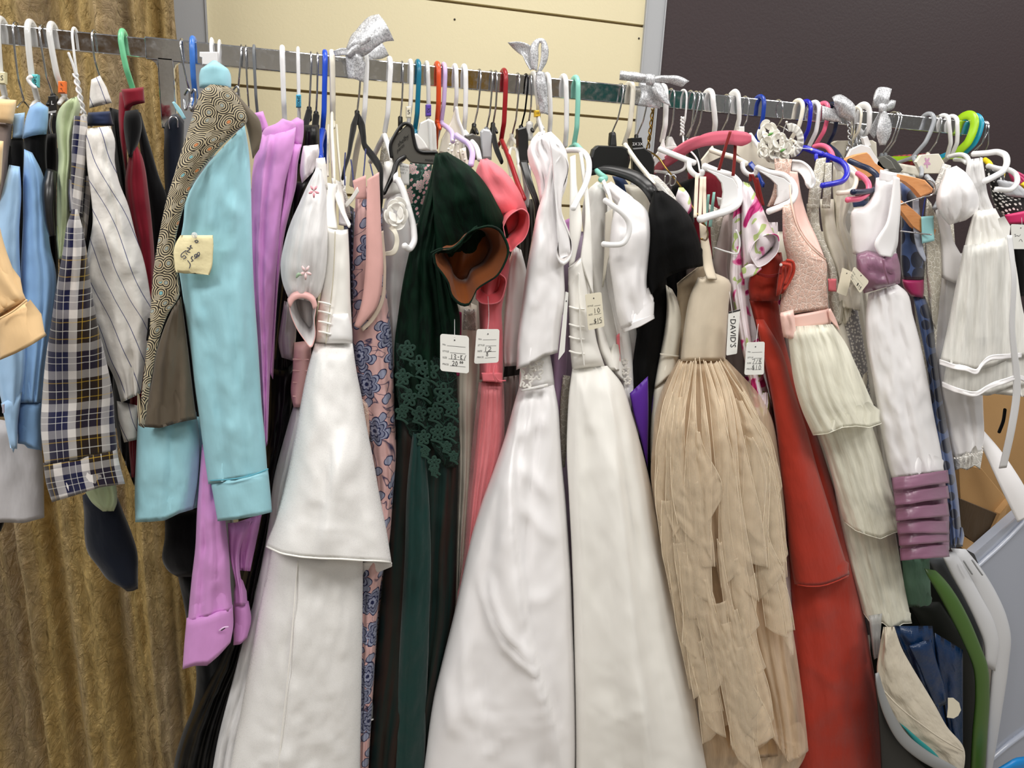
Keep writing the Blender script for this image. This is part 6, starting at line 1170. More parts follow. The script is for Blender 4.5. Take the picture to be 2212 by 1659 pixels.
# red gown
g = gown('dress', 'brick red gown with rosette bow at the hip and a long overlay panel', 'dress', (1690, 700), .18)
cloth('bodice', [(1640, 548), (1626, 580), (1616, 612), (1620, 650)], [(1688, 545), (1692, 570), (1690, 600), (1682, 650)], .17, m_red, g, .034, [(1, .005, .4, 1.)], cap=(1, 1))
strip('waistband', [(1634, 588, .215), (1660, 594, .22), (1684, 590, .215)], [(1636, 594, .215), (1660, 600, .22), (1684, 597, .215)], m_redd, g, .003)
cloth('bow', [(1686, 566), (1680, 600), (1676, 640)], [(1712, 558), (1716, 590), (1696, 632)], .225, m_red, g, .02, [(3, .006, .2, 1.)], cap=(1, 1), wr=.004)
for q in ([(1700, 562, .25), (1712, 566, .252), (1715, 580, .252), (1706, 606, .25), (1694, 625, .25)], [(1690, 570, .252), (1706, 574, .256), (1704, 592, .254), (1696, 612, .252)]): tube('bow_fold', q, .003, m_red, g)
beads(g, [(1687, 572, .256)], .003, m_clr, 'zip_stop'); strip('zip_pull', [(1685, 574, .25), (1683, 592, .25)], [(1689, 575, .25), (1687, 593, .25)], m_redd, g, .002)
for q in ([(1577, 284, .185), (1566, 320, .19), (1552, 368, .19)], [(1588, 312, .18), (1586, 345, .185), (1583, 380, .19)], [(1621, 376, .21), (1620, 392, .21)], [(1624, 376, .212), (1632, 398, .212), (1637, 430, .21), (1641, 450, .21)], [(1634, 384, .212), (1640, 410, .212), (1648, 444, .21)]): strip('strap', [(a-2.5, b, c) for a, b, c in q], [(a+3.5, b, c) for a, b, c in q], m_redd, g, .002)
cloth('skirt', [(1618, 646), (1636, 720), (1652, 800), (1668, 880), (1680, 980), (1692, 1080), (1702, 1180), (1708, 1300), (1712, 1420), (1716, 1540), (1720, 1740)], [(1680, 646), (1692, 720), (1712, 800), (1740, 880), (1770, 960), (1800, 1050), (1830, 1160), (1852, 1260), (1872, 1360), (1896, 1500), (1932, 1740)], .15, m_red, g, [.03, .05, .065, .07], [(2, .008, .3, .4)], wr=.003, wf=(5, 2.5), ridges=[([(1700, 760), (1745, 900), (1790, 1060), (1830, 1200)], 16, .012, 'r'), ([(1735, 1410), (1775, 1440), (1815, 1465)], 10, .005, 's'), ([(1820, 1280), (1840, 1420), (1850, 1600)], 22, .008, 's'), ([(1760, 1560), (1790, 1520), (1830, 1500)], 14, .005, 's')])
cloth('overlay_panel', [(1632, 690), (1648, 760), (1662, 830), (1676, 920), (1686, 1020), (1698, 1120), (1706, 1200), (1716, 1262)], [(1650, 690), (1690, 760), (1710, 830), (1740, 920), (1768, 1020), (1796, 1110), (1820, 1190), (1836, 1240)], .2, m_red, g, [.02, .04, .05, .055], [(1, .004, .5, .5)], wr=.001, hem=[0, 10, 14, 8, 0], edge=(m_red, .0016), ridges=[([(1690, 760), (1710, 860), (1736, 1000), (1770, 1140)], 26, .008, 's')])
# corsage
g = obj('flower_corsage', 'white silk flower corsage with pearls and a lace frill, hung on the rail', 'corsage', (1680, 300), None, .1)
m_pet = satin('white_silk_petal', 'f1efe6', .6); m_grn = plastic('green_leaf', '5f9a4a', .6)
for k, (cx, cy, r_) in enumerate([(1660, 285, 22), (1658, 312, 20), (1682, 305, 20), (1674, 330, 20), (1698, 318, 18), (1650, 328, 12), (1690, 336, 14)]): rosette(g, cx, cy, r_, .1+.006*(k % 3), m_pet, 10, 'flower')
V = []; n_ = 46
for j in range(5):
    for i in range(n_):
        a = -1.9+3.4*i/(n_-1); rr_ = 14+3.4*j; dd_ = .09+.006*math.sin(i*1.4)*j/4
        V.append(U([(1708+rr_*math.cos(a)*.95*1.1, 303+rr_*math.sin(a)*1.35)], dd_)[0])
o = mesh('lace_frill', V, grid(5, n_, False), tulle('white_lace_frill', 'f1efe9', .8), g, [(i*.004, j*.006) for j in range(5) for i in range(n_)]); m_ = o.modifiers.new('s', 'SOLIDIFY'); m_.thickness = .0012
beads(g, [(1699, 264, .13), (1683, 288, .14), (1686, 292, .14), (1690, 300, .14), (1691, 306, .14), (1708, 301, .13), (1718, 311, .13), (1722, 321, .13), (1753, 323, .14), (1688, 318, .14), (1684, 324, .14), (1696, 333, .14), (1712, 318, .13)], .0026)
tube('pearl_wire', [(1699, 264, .13), (1694, 278, .13), (1690, 292, .13)], .0005, m_clr, g); tube('pearl_wire', [(1722, 320, .13), (1740, 321, .14), (1753, 323, .14)], .0006, m_white, g)
for q in ((1664, 290), (1690, 325)): tube('leaf', [(q[0]-5, q[1]+3, .14), (q[0], q[1], .142), (q[0]+6, q[1]-3, .14)], [.001, .003, .001], m_grn, g)
# pink lace dress
g = gown('dress', 'pink guipure lace bodice dress with satin bow belt and three-tier cream tulle skirt', 'dress', (1740, 650), .22)
cloth('shoulder_strap', [(1672, 342), (1674, 370), (1672, 400), (1664, 430), (1656, 446)], [(1711, 344), (1708, 372), (1704, 400), (1696, 430), (1690, 448)], .16, M_LPINK, g, .014, cap=(1, 1), wr=.001)
cloth('bodice', [(1690, 440), (1690, 480), (1692, 520), (1700, 560), (1696, 600), (1688, 640), (1682, 680)], [(1708, 440), (1716, 480), (1738, 520), (1764, 545), (1782, 560), (1786, 610), (1790, 668)], .215, M_LPINK, g, .04, (), wr=.0015, top=[0, 0, 0], cap=(1, 0))
strip('satin_facing', [(1706, 370, .18), (1710, 430, .19), (1722, 480, .2), (1745, 520, .22), (1770, 545, .23)], [(1722, 372, .17), (1732, 430, .18), (1748, 480, .19), (1764, 515, .21), (1780, 556, .225)], m_pinksat, g, .002, bulge=-.003)
tube('scalloped_edge', [(1706, 400, .2), (1710, 440, .225), (1722, 488, .24), (1744, 525, .25), (1772, 552, .25), (1783, 560, .235)], .0016, M_LPINK, g)
cloth('sash', [(1684, 684), (1690, 716)], [(1790, 664), (1796, 700)], .216, m_pinksat, g, .044, (), wr=.001, lin=True, hem=[4, 10, 4, 0], cap=(1, 1))
cloth('bow_loop', [(1684, 676), (1688, 705), (1692, 728)], [(1714, 668), (1718, 700), (1723, 739)], .258, m_pinksat, g, .016, [(2, .004, .4, 1.)], cap=(1, 1))
cloth('bow_tail', [(1789, 668), (1792, 690), (1800, 700)], [(1794, 666), (1806, 690), (1815, 715)], .235, m_pinksat, g, .004, cap=(1, 1))
T1L = [(1700, 706), (1706, 760), (1714, 820), (1730, 880), (1756, 940)]; T1R = [(1798, 700), (1826, 740), (1850, 790), (1872, 840), (1904, 914)]
cloth('skirt_lining', [(1702, 710), (1720, 800), (1750, 900), (1780, 1000), (1800, 1100), (1830, 1200), (1856, 1300), (1866, 1334)], [(1796, 706), (1836, 800), (1866, 900), (1890, 1000), (1910, 1100), (1930, 1200), (1945, 1290), (1950, 1330)], .125, m_cream_in, g, [.03, .045, .05], [(4, .01, .2, .5)])
cloth('tulle_tier', [(1770, 900), (1786, 960), (1800, 1040), (1820, 1150), (1840, 1240), (1862, 1330)], [(1880, 900), (1900, 980), (1918, 1060), (1936, 1160), (1952, 1260), (1969, 1350)], .155, m_cream_t, g, .05, [(5, .005, .1, .8)], hem=[-8, 14, 6, 18, 0, -4], edge=(m_cream_in, .0008))
cloth('tulle_tier', [(1752, 860), (1764, 920), (1784, 980), (1800, 1040), (1812, 1090), (1822, 1128)], [(1862, 850), (1884, 920), (1904, 980), (1920, 1040), (1938, 1090), (1957, 1145)], .2, m_cream_t, g, .05, [(5, .005, .3, .8)], hem=[-2, 14, 20, 24, 8, 0], edge=(m_cream_in, .0008))
cloth('tulle_tier', T1L, T1R, .25, m_cream_t, g, [.03, .05, .055], [(6, .005, .2, .8)], hem=[0, 2, -6, -4, 4, 0], edge=(m_cream_in, .0008))
# ivory dresses between
GI = 'ivory dresses beside the pink lace dress'
g = gown('dress', 'ivory embroidered dress held by the ultramarine hanger notch', 'dress', (1770, 450), .15)
strip('strap', [(1764, 344, .16), (1758, 372, .17), (1750, 405, .18), (1745, 450, .18)], [(1783, 341, .16), (1780, 372, .17), (1774, 405, .18), (1768, 450, .18)], M_LIV, g, .004)
cloth('bodice', [(1742, 440), (1748, 500), (1770, 540), (1786, 580), (1790, 650), (1800, 700)], [(1768, 440), (1774, 500), (1786, 530), (1806, 580), (1812, 620), (1818, 700)], .15, M_LIV, g, .03)
cloth('coral_band', [(1788, 602), (1789, 629)], [(1807, 602), (1807, 630)], .185, m_coral, g, .004, cap=(1, 1))
cloth('skirt', [(1796, 690), (1812, 740), (1830, 800), (1850, 860)], [(1822, 690), (1836, 740), (1850, 800), (1870, 850)], .14, c_ivory, g, .03)
g = gown('dress', 'ivory eyelet dress right of the ultramarine hanger', 'dress', (1800, 450), .15)
strip('strap', [(1784, 352, .17), (1780, 400, .18), (1776, 450, .18)], [(1796, 352, .17), (1795, 400, .18), (1792, 450, .18)], M_LIV, g, .003)
cloth('bodice', [(1770, 430), (1778, 500), (1790, 550), (1808, 600), (1812, 650), (1820, 710)], [(1802, 430), (1806, 480), (1820, 520), (1836, 548), (1828, 600), (1840, 680)], .13, c_ivory, g, .03, [(2, .005, .2)])
g = gown('dress', 'plain ivory satin dress under the white and pink hanger loops', 'dress', (1830, 480), .13)
cloth('bodice', [(1800, 350), (1798, 400), (1802, 450), (1804, 500), (1812, 550), (1826, 600), (1836, 660)], [(1842, 366), (1846, 400), (1838, 440), (1826, 480), (1840, 520), (1850, 560), (1856, 650)], .12, c_ivory, g, .034, [(3, .006, .1, .8)], cap=(1, 0))
cloth('yoke', [(1796, 345), (1806, 365), (1830, 385)], [(1812, 342), (1850, 366), (1858, 378)], .14, c_wcot, g, .01, cap=(1, 1))
g = gown('dress', 'silver-grey tulle dress with tiny flowers beneath the ivory satin peplum', 'dress', (1840, 700), .12)
cloth('peplum', [(1806, 610), (1804, 640), (1810, 662)], [(1846, 620), (1854, 650), (1858, 672)], .15, c_ivory, g, .02, [(2, .005, .2, 1.)])
cloth('body', [(1814, 660), (1818, 720), (1828, 780), (1850, 840), (1862, 920)], [(1850, 660), (1862, 720), (1872, 780), (1880, 850), (1890, 920)], .125, m_dots('silver_ditsy', '8d8a8c', 'dedbd4', 120, .3, .9), g, .03, [(3, .006, .1)])
cloth('lower_hem', [(1868, 1330), (1880, 1380), (1886, 1420)], [(1896, 1330), (1900, 1380), (1896, 1422)], .1, organza('grey_sequin', '8f8e90'), g, .02)
ptag('blank cream tag tilted left, just left of the $15 tag near the mauve sash', [(1820, 578), (1842, 588), (1828, 640), (1808, 632)], .24, [], [], cardc, lines=False)
ptag('tilted cream tag with $15 written on it, against the mauve satin sash', [(1846, 575), (1878, 608), (1858, 634), (1836, 600)], .27, [('STYLE', -.0, .5, .14), ('SIZE', .02, .72, .14), ('PRICE', .02, .9, .14)], word('$15', .55, .66, .1, .2, 1.2), cardc)
# white satin with mauve sash
g = gown('dress', 'white satin girl dress with gathered mauve sash and pleated mauve hem band', 'dress', (1920, 650), .22)
cloth('bodice', [(1892, 384), (1886, 420), (1862, 448), (1842, 452), (1838, 490), (1842, 548)], [(1940, 378), (1942, 420), (1940, 470), (1938, 510), (1936, 550), (1938, 580)], .2, c_whites, g, .034, [(1, .004, .3)], wr=.002, cap=(1, 0))
cloth('shoulder', [(1901, 366), (1898, 392)], [(1938, 374), (1936, 400)], .21, c_whites, g, .016, cap=(1, 1))
strip('armhole_facing', [(1930, 380, .235), (1925, 430, .24), (1916, 480, .245), (1890, 535, .245), (1900, 552, .245)], [(1942, 385, .235), (1944, 440, .235), (1940, 500, .235), (1936, 535, .235), (1925, 556, .24)], c_whites, g, .003, bulge=.004)
cloth('sash', [(1849, 548), (1850, 580), (1856, 610), (1866, 634)], [(1938, 545), (1944, 570), (1946, 590), (1944, 612)], .225, m_mauve, g, .038, [(2, .004, .1, 1.)], top=[0, -6, -2, 14, 2], wr=.005, wf=(9, 14), cap=(1, 1))
tube('sash_seam', [(1908, 560, .272), (1912, 585, .274), (1920, 612, .27)], .002, m_mauve, g)
cloth('skirt', [(1876, 634), (1870, 680), (1872, 740), (1882, 800), (1892, 860), (1904, 940), (1916, 1000), (1926, 1034)], [(1938, 614), (1958, 630), (1972, 680), (1988, 740), (2004, 820), (2018, 900), (2032, 970), (2040, 1020)], .2, c_whites, g, [.03, .05, .06], [(4, .010, .05, .5)], wr=.003, env=5)
cloth('hem_band', [(1924, 1032), (1930, 1070), (1936, 1110), (1940, 1160), (1948, 1206)], [(2040, 1016), (2044, 1060), (2050, 1110), (2050, 1150), (2050, 1192)], .2, m_mauve, g, .066, [(3, .006, .2)], wr=.003, wf=(8, 14), hem=[-4, 2, 8, 6, -4])
for k, (y0, y1) in enumerate(((1032, 1018), (1064, 1052), (1098, 1090), (1128, 1128), (1152, 1146), (1184, 1178))):
    x0 = 1928+k*3.2; strip('pleat', [(x0, y0, .25), (x0+35, y0-4, .275), (x0+75, (y0+y1)/2-3, .27), (2046, y1-3, .235)], [(x0+2, y0+27, .262), (x0+35, y0+24, .286), (x0+75, (y0+y1)/2+24, .282), (2050, y1+25, .245)], m_mauve, g, .003, wr=.002)
# navy dot
g = gown('dress', 'navy dress with dark velvety spots and a magenta waistband', 'dress', (1970, 600), .16)
cloth('bodice', [(1944, 396), (1946, 450), (1946, 520), (1946, 570), (1950, 604)], [(1966, 392), (1984, 440), (1990, 500), (1998, 560), (1996, 604)], .15, M_DOTN, g, .03, (), wr=.002)
strip('neckline', [(1972, 430, .185), (1974, 500, .19), (1984, 545, .19), (1998, 566, .19)], [(1984, 430, .185), (1986, 500, .19), (1992, 530, .19), (2000, 558, .19)], satin('sheer_grey_lining', 'a7adbd', .5), g, .002)
cloth('waistband', [(1948, 603), (1952, 620), (1968, 640)], [(1996, 603), (1996, 630), (1994, 644)], .158, m_mag, g, .03, cap=(1, 1))
cloth('skirt', [(1972, 640), (1984, 700), (2000, 780), (2010, 860), (2020, 960), (2038, 1060), (2046, 1184)], [(1998, 640), (2012, 680), (2022, 760), (2034, 850), (2050, 940), (2066, 1040), (2080, 1180)], .15, M_DOTN, g, .035, [(3, .008, .2)])
cloth('front_shoulder', [(1840, 432), (1843, 448)], [(1878, 424), (1876, 445)], .14, M_DOTN, g, .014, cap=(1, 1))
strip('mint_tag', [(1990, 468, .2), (1992, 526, .2)], [(2016, 466, .2), (2018, 520, .2)], plastic('mint_tag', '9fd8dc', .5), g, .001)
tube('strap_edge', [(1999, 426, .19), (1995, 450, .19), (1992, 472, .19)], .0014, plastic('navy_cord2', '2c3a80', .7), g)
g = gown('dress', 'narrow ivory lace dress right of the navy spotted dress', 'dress', (2010, 600), .17)
cloth('body', [(2002, 428), (1998, 470), (1998, 540), (2002, 600), (2008, 660), (2014, 700)], [(2012, 440), (2026, 480), (2032, 540), (2034, 600), (2028, 660), (2022, 712)], .165, M_LIV, g, .018, (), wr=.003)
# white puff sleeve
g = gown('dress', 'white satin baby dress with beaded yoke, big puff sleeve and pearl lace hem', 'dress', (2070, 600), .18)
cloth('yoke', [(2036, 352), (2028, 375), (2018, 400), (2016, 420)], [(2055, 358), (2050, 380), (2044, 400), (2036, 420)], .15, M_LWH, g, .014, cap=(1, 1)); beads(g, [(2032, 376, .18), (2030, 384, .18), (2033, 391, .18), (2027, 395, .18), (2022, 398, .18), (2031, 399, .18)], .0018)
cloth('puff_sleeve', [(2044, 365), (2036, 385), (2026, 410), (2022, 440), (2034, 468), (2050, 486)], [(2066, 358), (2086, 372), (2106, 400), (2116, 432), (2112, 456), (2086, 476)], .21, c_whites, g, [.02, .045, .055, .045, .02], [(3, .008, .3, 1.)], wr=.003, cap=(1, 1))
cloth('bodice', [(2020, 440), (2022, 480), (2030, 540), (2034, 600)], [(2050, 470), (2060, 520), (2080, 560), (2080, 620)], .15, c_whites, g, .03)
cloth('skirt', [(2032, 560), (2028, 640), (2024, 720), (2020, 800), (2040, 900), (2056, 980), (2060, 990)], [(2100, 540), (2110, 640), (2116, 720), (2120, 800), (2124, 880), (2124, 960), (2120, 978)], .12, c_whites, g, .045, [(3, .01, .1, .7)], wr=.003)
cloth('lace_hem', [(2058, 988), (2062, 1012)], [(2124, 972), (2118, 1010)], .13, M_LWH, g, .044, [(5, .004, 0, 1.)], hem=[4, 0, 4, -4, 4]); beads(g, [(2062+i*6, 990-i*1.4+2*math.sin(i), .178-.001*abs(i-5)) for i in range(10)]+[(2122, 978-i*6, .15) for i in range(3)], .002)
# organza toddler dress
m_orgw = tulle('white_organza', 'f6f5ef', .85, False)
g = gown('dress', 'white organza toddler dress with draped bodice and two ribbon-edged tiers', 'dress', (2140, 600), .22)
cloth('shoulder', [(2090, 345), (2086, 380), (2096, 420), (2104, 450), (2096, 490)], [(2122, 340), (2128, 380), (2134, 420), (2146, 450), (2160, 480)], .2, m_orgs, g, .025, [(3, .006, .2, 1.)], wr=.004, cap=(1, 1))
cloth('shoulder_lining', [(2092, 348), (2090, 380), (2100, 420), (2106, 450), (2098, 490)], [(2120, 344), (2125, 380), (2132, 420), (2142, 450), (2156, 480)], .185, c_matte, g, .02, cap=(1, 1))
cloth('bodice', [(2104, 455), (2094, 490), (2086, 520), (2082, 540)], [(2150, 450), (2166, 480), (2178, 500), (2182, 520)], .215, c_matte, g, .035, [(5, .004, .2, 1.)], wr=.003, cap=(1, 0))
cloth('skirt_lining', [(2084, 530), (2070, 600), (2056, 680), (2046, 760), (2040, 840)], [(2182, 508), (2192, 600), (2206, 700), (2230, 780), (2240, 860)], .2, c_matte, g, .05, [(5, .01, .1, .7)])
cloth('upper_tier', [(2082, 530), (2070, 590), (2058, 650), (2044, 720), (2030, 782)], [(2182, 508), (2196, 580), (2206, 650), (2220, 720), (2226, 770)], .225, m_orgw, g, .055, [(6, .006, .1, .8)], hem=[-4, 10, 20, 14, -2, 0])
cloth('lower_tier', [(2048, 760), (2040, 810), (2036, 838)], [(2230, 750), (2236, 800), (2240, 830)], .205, m_orgw, g, .06, [(6, .006, .2, .8)], hem=[0, 14, 18, 2, 0])
for A in ([(2030, 776, .25), (2060, 786, .285), (2085, 790, .295), (2112, 796, .3), (2118, 786, .295), (2135, 770, .3), (2165, 765, .3), (2206, 762, .28)], [(2036, 824, .24), (2070, 838, .28), (2105, 846, .295), (2140, 828, .3), (2170, 818, .3), (2205, 810, .28), (2230, 830, .26)]): strip('ribbon_edge', A, [(a, b+11, c+.002) for a, b, c in A], c_whites, g, .002, wr=.003)
strip('ribbon_tail', [(2175, 508, .28), (2185, 600, .3), (2180, 700, .3), (2188, 850, .29), (2176, 930, .29), (2158, 1012, .28)], [(2186, 508, .28), (2195, 600, .3), (2192, 700, .3), (2204, 850, .29), (2192, 930, .29), (2174, 1010, .28)], satin('grey_white_ribbon', 'd9d9da', .4), g, .0015)
# polka dot
g = gown('dress', 'black and white polka dot top with a hot pink band', 'dress', (2180, 430), .1)
cloth('bodice', [(2134, 362), (2138, 400), (2152, 450), (2170, 470)], [(2168, 362), (2180, 420), (2226, 430), (2240, 462)], .1, M_DOTB, g, .025, cap=(1, 0))
cloth('shoulder', [(2128, 366), (2132, 390)], [(2160, 370), (2150, 392)], .13, M_DOTB, g, .012, cap=(1, 1))
cloth('inner', [(2150, 385), (2156, 405), (2172, 425)], [(2196, 395), (2214, 410), (2230, 428)], .112, cotton('grey_inner', 'c2c4c9', .7), g, .015, cap=(1, 1))
cloth('pink_band', [(2170, 464), (2176, 484)], [(2240, 450), (2240, 482)], .118, plastic('hot_pink', 'd92d6c', .6), g, .018, cap=(1, 1), lin=True)
g = gown('dress', 'hot pink gathered satin piece with a yellow clip at the right edge', 'dress', (2190, 370), .04)
cloth('body', [(2176, 368), (2184, 390), (2200, 410)], [(2190, 366), (2216, 380), (2240, 410)], .05, satin('hot_pink_satin', 'cf3a72', .35), g, .018, [(4, .003, 0, 1.)], cap=(1, 1))
strip('clip', [(2206, 398, .1), (2224, 420, .1)], [(2214, 392, .1), (2232, 412, .1)], PL['yellow'], g, .006)
g = gown('dress', 'black garment below the polka dot band at the right edge', 'dress', (2200, 600), .1)
cloth('body', [(2184, 480), (2190, 560), (2196, 640)], [(2240, 480), (2240, 560), (2240, 640)], .08, c_black, g, .02)
tube('black_ribbon', [(2171, 884, .2), (2167, 910, .2), (2158, 934, .2)], .0042, c_black, g, flat=.3)
ptag('white card tag with faint handwriting at the right edge below the hot pink band', [(2184, 484), (2226, 486), (2224, 538), (2186, 538)], .2, [], [[(.15, .42), (.22, .4), (.2, .5), (.3, .45), (.4, .48), (.5, .4)], [(.4, .7), (.5, .6), (.6, .7)]], string=[(2207, 470, .16), (2208, 490, .2)])
g = gown('dress', 'red-brown printed garment at the back, behind the grey and lime hangers', 'dress', (1960, 345), -.06)
cloth('body', [(1930, 336), (1926, 350), (1926, 372)], [(2010, 330), (2010, 350), (2000, 372)], -.09, m_dots('red_batik', '7a1822', 'b23a2c', 60, .4, 1.), g, .02, cap=(1, 1))
g = gown('dress', 'white knitted baby garment behind the wooden hanger', 'dress', (1955, 365), .02)
cloth('body', [(1924, 368), (1930, 390), (1940, 420)], [(1976, 378), (1985, 400), (1990, 430)], .02, c_wcot, g, .02, cap=(1, 1))
cloth('rib', [(1940, 352), (1942, 372)], [(1985, 360), (1990, 385)], -.01, c_ivory, g, .014, cap=(1, 1))
# filler cloth added as the garments' rear halves, closing gaps that lie in shade
def byl(t): return [o for o in bpy.data.objects if str(o.get('label', '')).startswith(t)][0]
for lab, x0, x1, xa, xb, y0, y1, mt, nm in [
    ('long black satin gown', 560, 700, 480, 640, 330, 1740, m_blksat, 'back_skirt'), ('pale pink toile', 742, 850, 760, 830, 450, 1740, M_TOILE, 'back_skirt'),
    ('bottle green velvet', 850, 990, 820, 960, 430, 1740, m_gvel, 'back_skirt'), ('pale grey-ivory beaded', 980, 1110, 930, 1080, 560, 1740, c_ivory, 'back_skirt'),
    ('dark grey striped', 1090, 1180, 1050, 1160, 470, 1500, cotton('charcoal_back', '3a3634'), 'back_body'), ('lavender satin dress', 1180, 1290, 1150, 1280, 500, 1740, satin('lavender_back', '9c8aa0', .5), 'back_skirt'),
    ('white short-sleeved dress behind', 1270, 1370, 1280, 1400, 440, 1300, c_wcot, 'back_body'), ('black velvet short', 1370, 1480, 1380, 1500, 460, 1500, m_bvel, 'back_body'),
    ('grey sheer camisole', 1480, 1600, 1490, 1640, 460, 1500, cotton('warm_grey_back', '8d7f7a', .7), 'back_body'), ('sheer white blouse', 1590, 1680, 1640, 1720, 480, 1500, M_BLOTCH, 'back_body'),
    ('pink guipure', 1670, 1780, 1760, 1900, 500, 1300, c_ivory, 'back_body'), ('plain ivory satin', 1780, 1900, 1850, 1960, 440, 1100, c_ivory, 'back_body'), ('narrow ivory lace', 1960, 2060, 2000, 2090, 480, 960, M_LIV, 'back_body'),
    ('silver-grey tulle', 1850, 1960, 1890, 1990, 640, 1100, m_orgs, 'back_skirt')]:
    cloth(nm, [(x0, y0), ((x0+xa)/2, (y0+y1)/2), (xa, y1)], [(x1, y0), ((x1+xb)/2, (y0+y1)/2), (xb, y1)], -.06, mt, byl(lab), .05, [(5, .01, .1, .6)])
cloth('back_body', [(120, 320), (130, 600), (150, 900)], [(250, 320), (270, 600), (270, 930)], -.05, c_black, byl('black jacket behind the pin'), .04, [(3, .008, .1)])
cloth('back_body', [(-30, 320), (-30, 600), (-30, 900)], [(120, 300), (120, 600), (100, 900)], -.05, c_black, byl('black suit jacket under'), .04, [(3, .008, .1)])
cloth('back_body', [(280, 420), (300, 600), (300, 860)], [(420, 400), (430, 600), (440, 1000)], -.02, c_black, byl('folded black garment'), .04, [(3, .008, .1)])
# ---------------------------------------------------------------- silver bows on the rail
m_bow = NT('silver_glitter_ribbon'); uvb = m_bow.tc.outputs['UV']
gg = m_bow.vor(uvb, 650, 'F1', 1.)
sepb = m_bow.n.new('ShaderNodeSeparateColor'); m_bow.link(gg.outputs['Color'], sepb.inputs[0])
m_bow.set(col=m_bow.mix(sepb.outputs[0], 'a9aaae', 'eef0f3'), metal=.35, rough=m_bow.ramp(sepb.outputs[1], [(.2, .25), (.8, .6)])); m_bow.bump(sepb.outputs[2], .0012, .7); m_bow = m_bow.m
def bow(label, pt): return obj('ribbon_bow', label, 'bow', pt, 'silver glitter bows tied to the rail', 0)
g = bow('silver glitter bow nearest the left, its big loop standing tall over the rail', (770, 150))
strip('loop', [(742, 120, .03), (758, 85, .03), (778, 55, .02), (800, 35, .01), (818, 31, .01)], [(760, 128, .03), (792, 118, .04), (812, 102, .04), (832, 90, .03), (851, 88, .02)], m_bow, g, .0012, bulge=.02, nw=10)
strip('back_loop', [(748, 105, .0), (765, 82, -.01), (792, 70, -.03), (822, 88, -.04)], [(775, 130, .0), (800, 128, -.01), (820, 128, -.03), (840, 120, -.05)], m_bow, g, .0012, bulge=.008, nw=8)
strip('inner_loop', [(748, 104, .036), (765, 70, .03), (785, 62, .03), (802, 72, .04)], [(756, 112, .038), (768, 104, .05), (782, 98, .055), (800, 88, .05)], m_bow, g, .0012, bulge=.01, nw=8)
strip('end', [(720, 110, .02), (738, 104, .03), (752, 104, .035)], [(724, 122, .02), (740, 120, .03), (754, 118, .035)], m_bow, g, .0012, wr=.003)
strip('wrap', [(746, 112, .03), (748, 135, .032), (752, 170, .03)], [(780, 104, .035), (788, 130, .036), (785, 178, .03)], m_bow, g, .0014, bulge=.014, nw=9, wr=.004)
g = bow('silver glitter bow with one upright teardrop loop, above the coral and white dresses', (1160, 200))
strip('loop', [(1150, 150, .03), (1144, 118, .03), (1148, 96, .03), (1160, 84, .03), (1174, 84, .03), (1183, 100, .03), (1182, 130, .03), (1168, 156, .03)], [(1160, 154, .034), (1163, 120, .035), (1163, 100, .035), (1166, 92, .035), (1168, 92, .035), (1169, 104, .035), (1168, 128, .035), (1162, 154, .034)], m_bow, g, .0012, nw=8, bulge=.004)
strip('tail', [(1097, 92, .01), (1120, 90, .02), (1142, 96, .025), (1160, 140, .03)], [(1122, 116, .01), (1128, 120, .02), (1136, 136, .025), (1146, 152, .03)], m_bow, g, .0012, nw=8, bulge=-.006)
strip('wrap', [(1158, 155, .03), (1158, 185, .034), (1162, 212, .03), (1166, 245, .025)], [(1176, 157, .03), (1180, 185, .034), (1182, 208, .03), (1184, 248, .025)], m_bow, g, .0014, nw=8, bulge=.006, wr=.003)
g = bow('flat wide silver glitter bow lying along the rail at the edge of the plum wall', (1410, 185))
strip('loop', [(1340, 153, .02), (1370, 156, .03), (1396, 162, .04)], [(1338, 172, .02), (1366, 176, .03), (1396, 178, .04)], m_bow, g, .0012, nw=8, bulge=.012, wr=.003)
strip('loop', [(1412, 166, .04), (1440, 163, .03), (1470, 166, .02), (1489, 175, .01)], [(1412, 180, .04), (1440, 178, .03), (1460, 184, .02), (1474, 188, .01)], m_bow, g, .0012, nw=8, bulge=.01, wr=.003)
strip('knot', [(1394, 162, .045), (1402, 161, .05), (1414, 163, .045)], [(1396, 182, .045), (1404, 184, .05), (1414, 182, .045)], m_bow, g, .003, nw=6, bulge=.006)
strip('tail', [(1405, 180, .045), (1410, 200, .045), (1425, 220, .04)], [(1428, 180, .04), (1440, 205, .04), (1449, 230, .035)], m_bow, g, .0012, nw=8, bulge=.005, wr=.004)
strip('wrap', [(1382, 180, .03), (1384, 205, .032), (1378, 228, .03)], [(1420, 182, .03), (1424, 208, .032), (1425, 235, .03)], m_bow, g, .0012, nw=8, bulge=.004, wr=.004)
g = bow('small crumpled silver glitter bow rounded like a shell, left of the large white hanger', (1820, 235))
strip('loop', [(1797, 210, .03), (1812, 204, .035), (1830, 212, .035), (1846, 228, .03), (1847, 256, .025)], [(1804, 232, .03), (1812, 250, .035), (1822, 256, .035), (1834, 262, .03), (1843, 262, .025)], m_bow, g, .0012, nw=9, bulge=.022, wr=.003)
strip('wrap', [(1776, 228, .025), (1790, 232, .028), (1812, 240, .03)], [(1776, 258, .025), (1794, 262, .028), (1818, 264, .03)], m_bow, g, .0012, nw=7, bulge=.004, wr=.003)
g = bow('silver glitter bow farthest right, standing upright with a long hanging tail', (1905, 240))
strip('loop', [(1888, 205, .03), (1896, 190, .03), (1912, 189, .03), (1926, 192, .03)], [(1884, 232, .03), (1898, 234, .03), (1908, 236, .03), (1916, 236, .03)], m_bow, g, .0012, nw=8, bulge=.014, wr=.005)
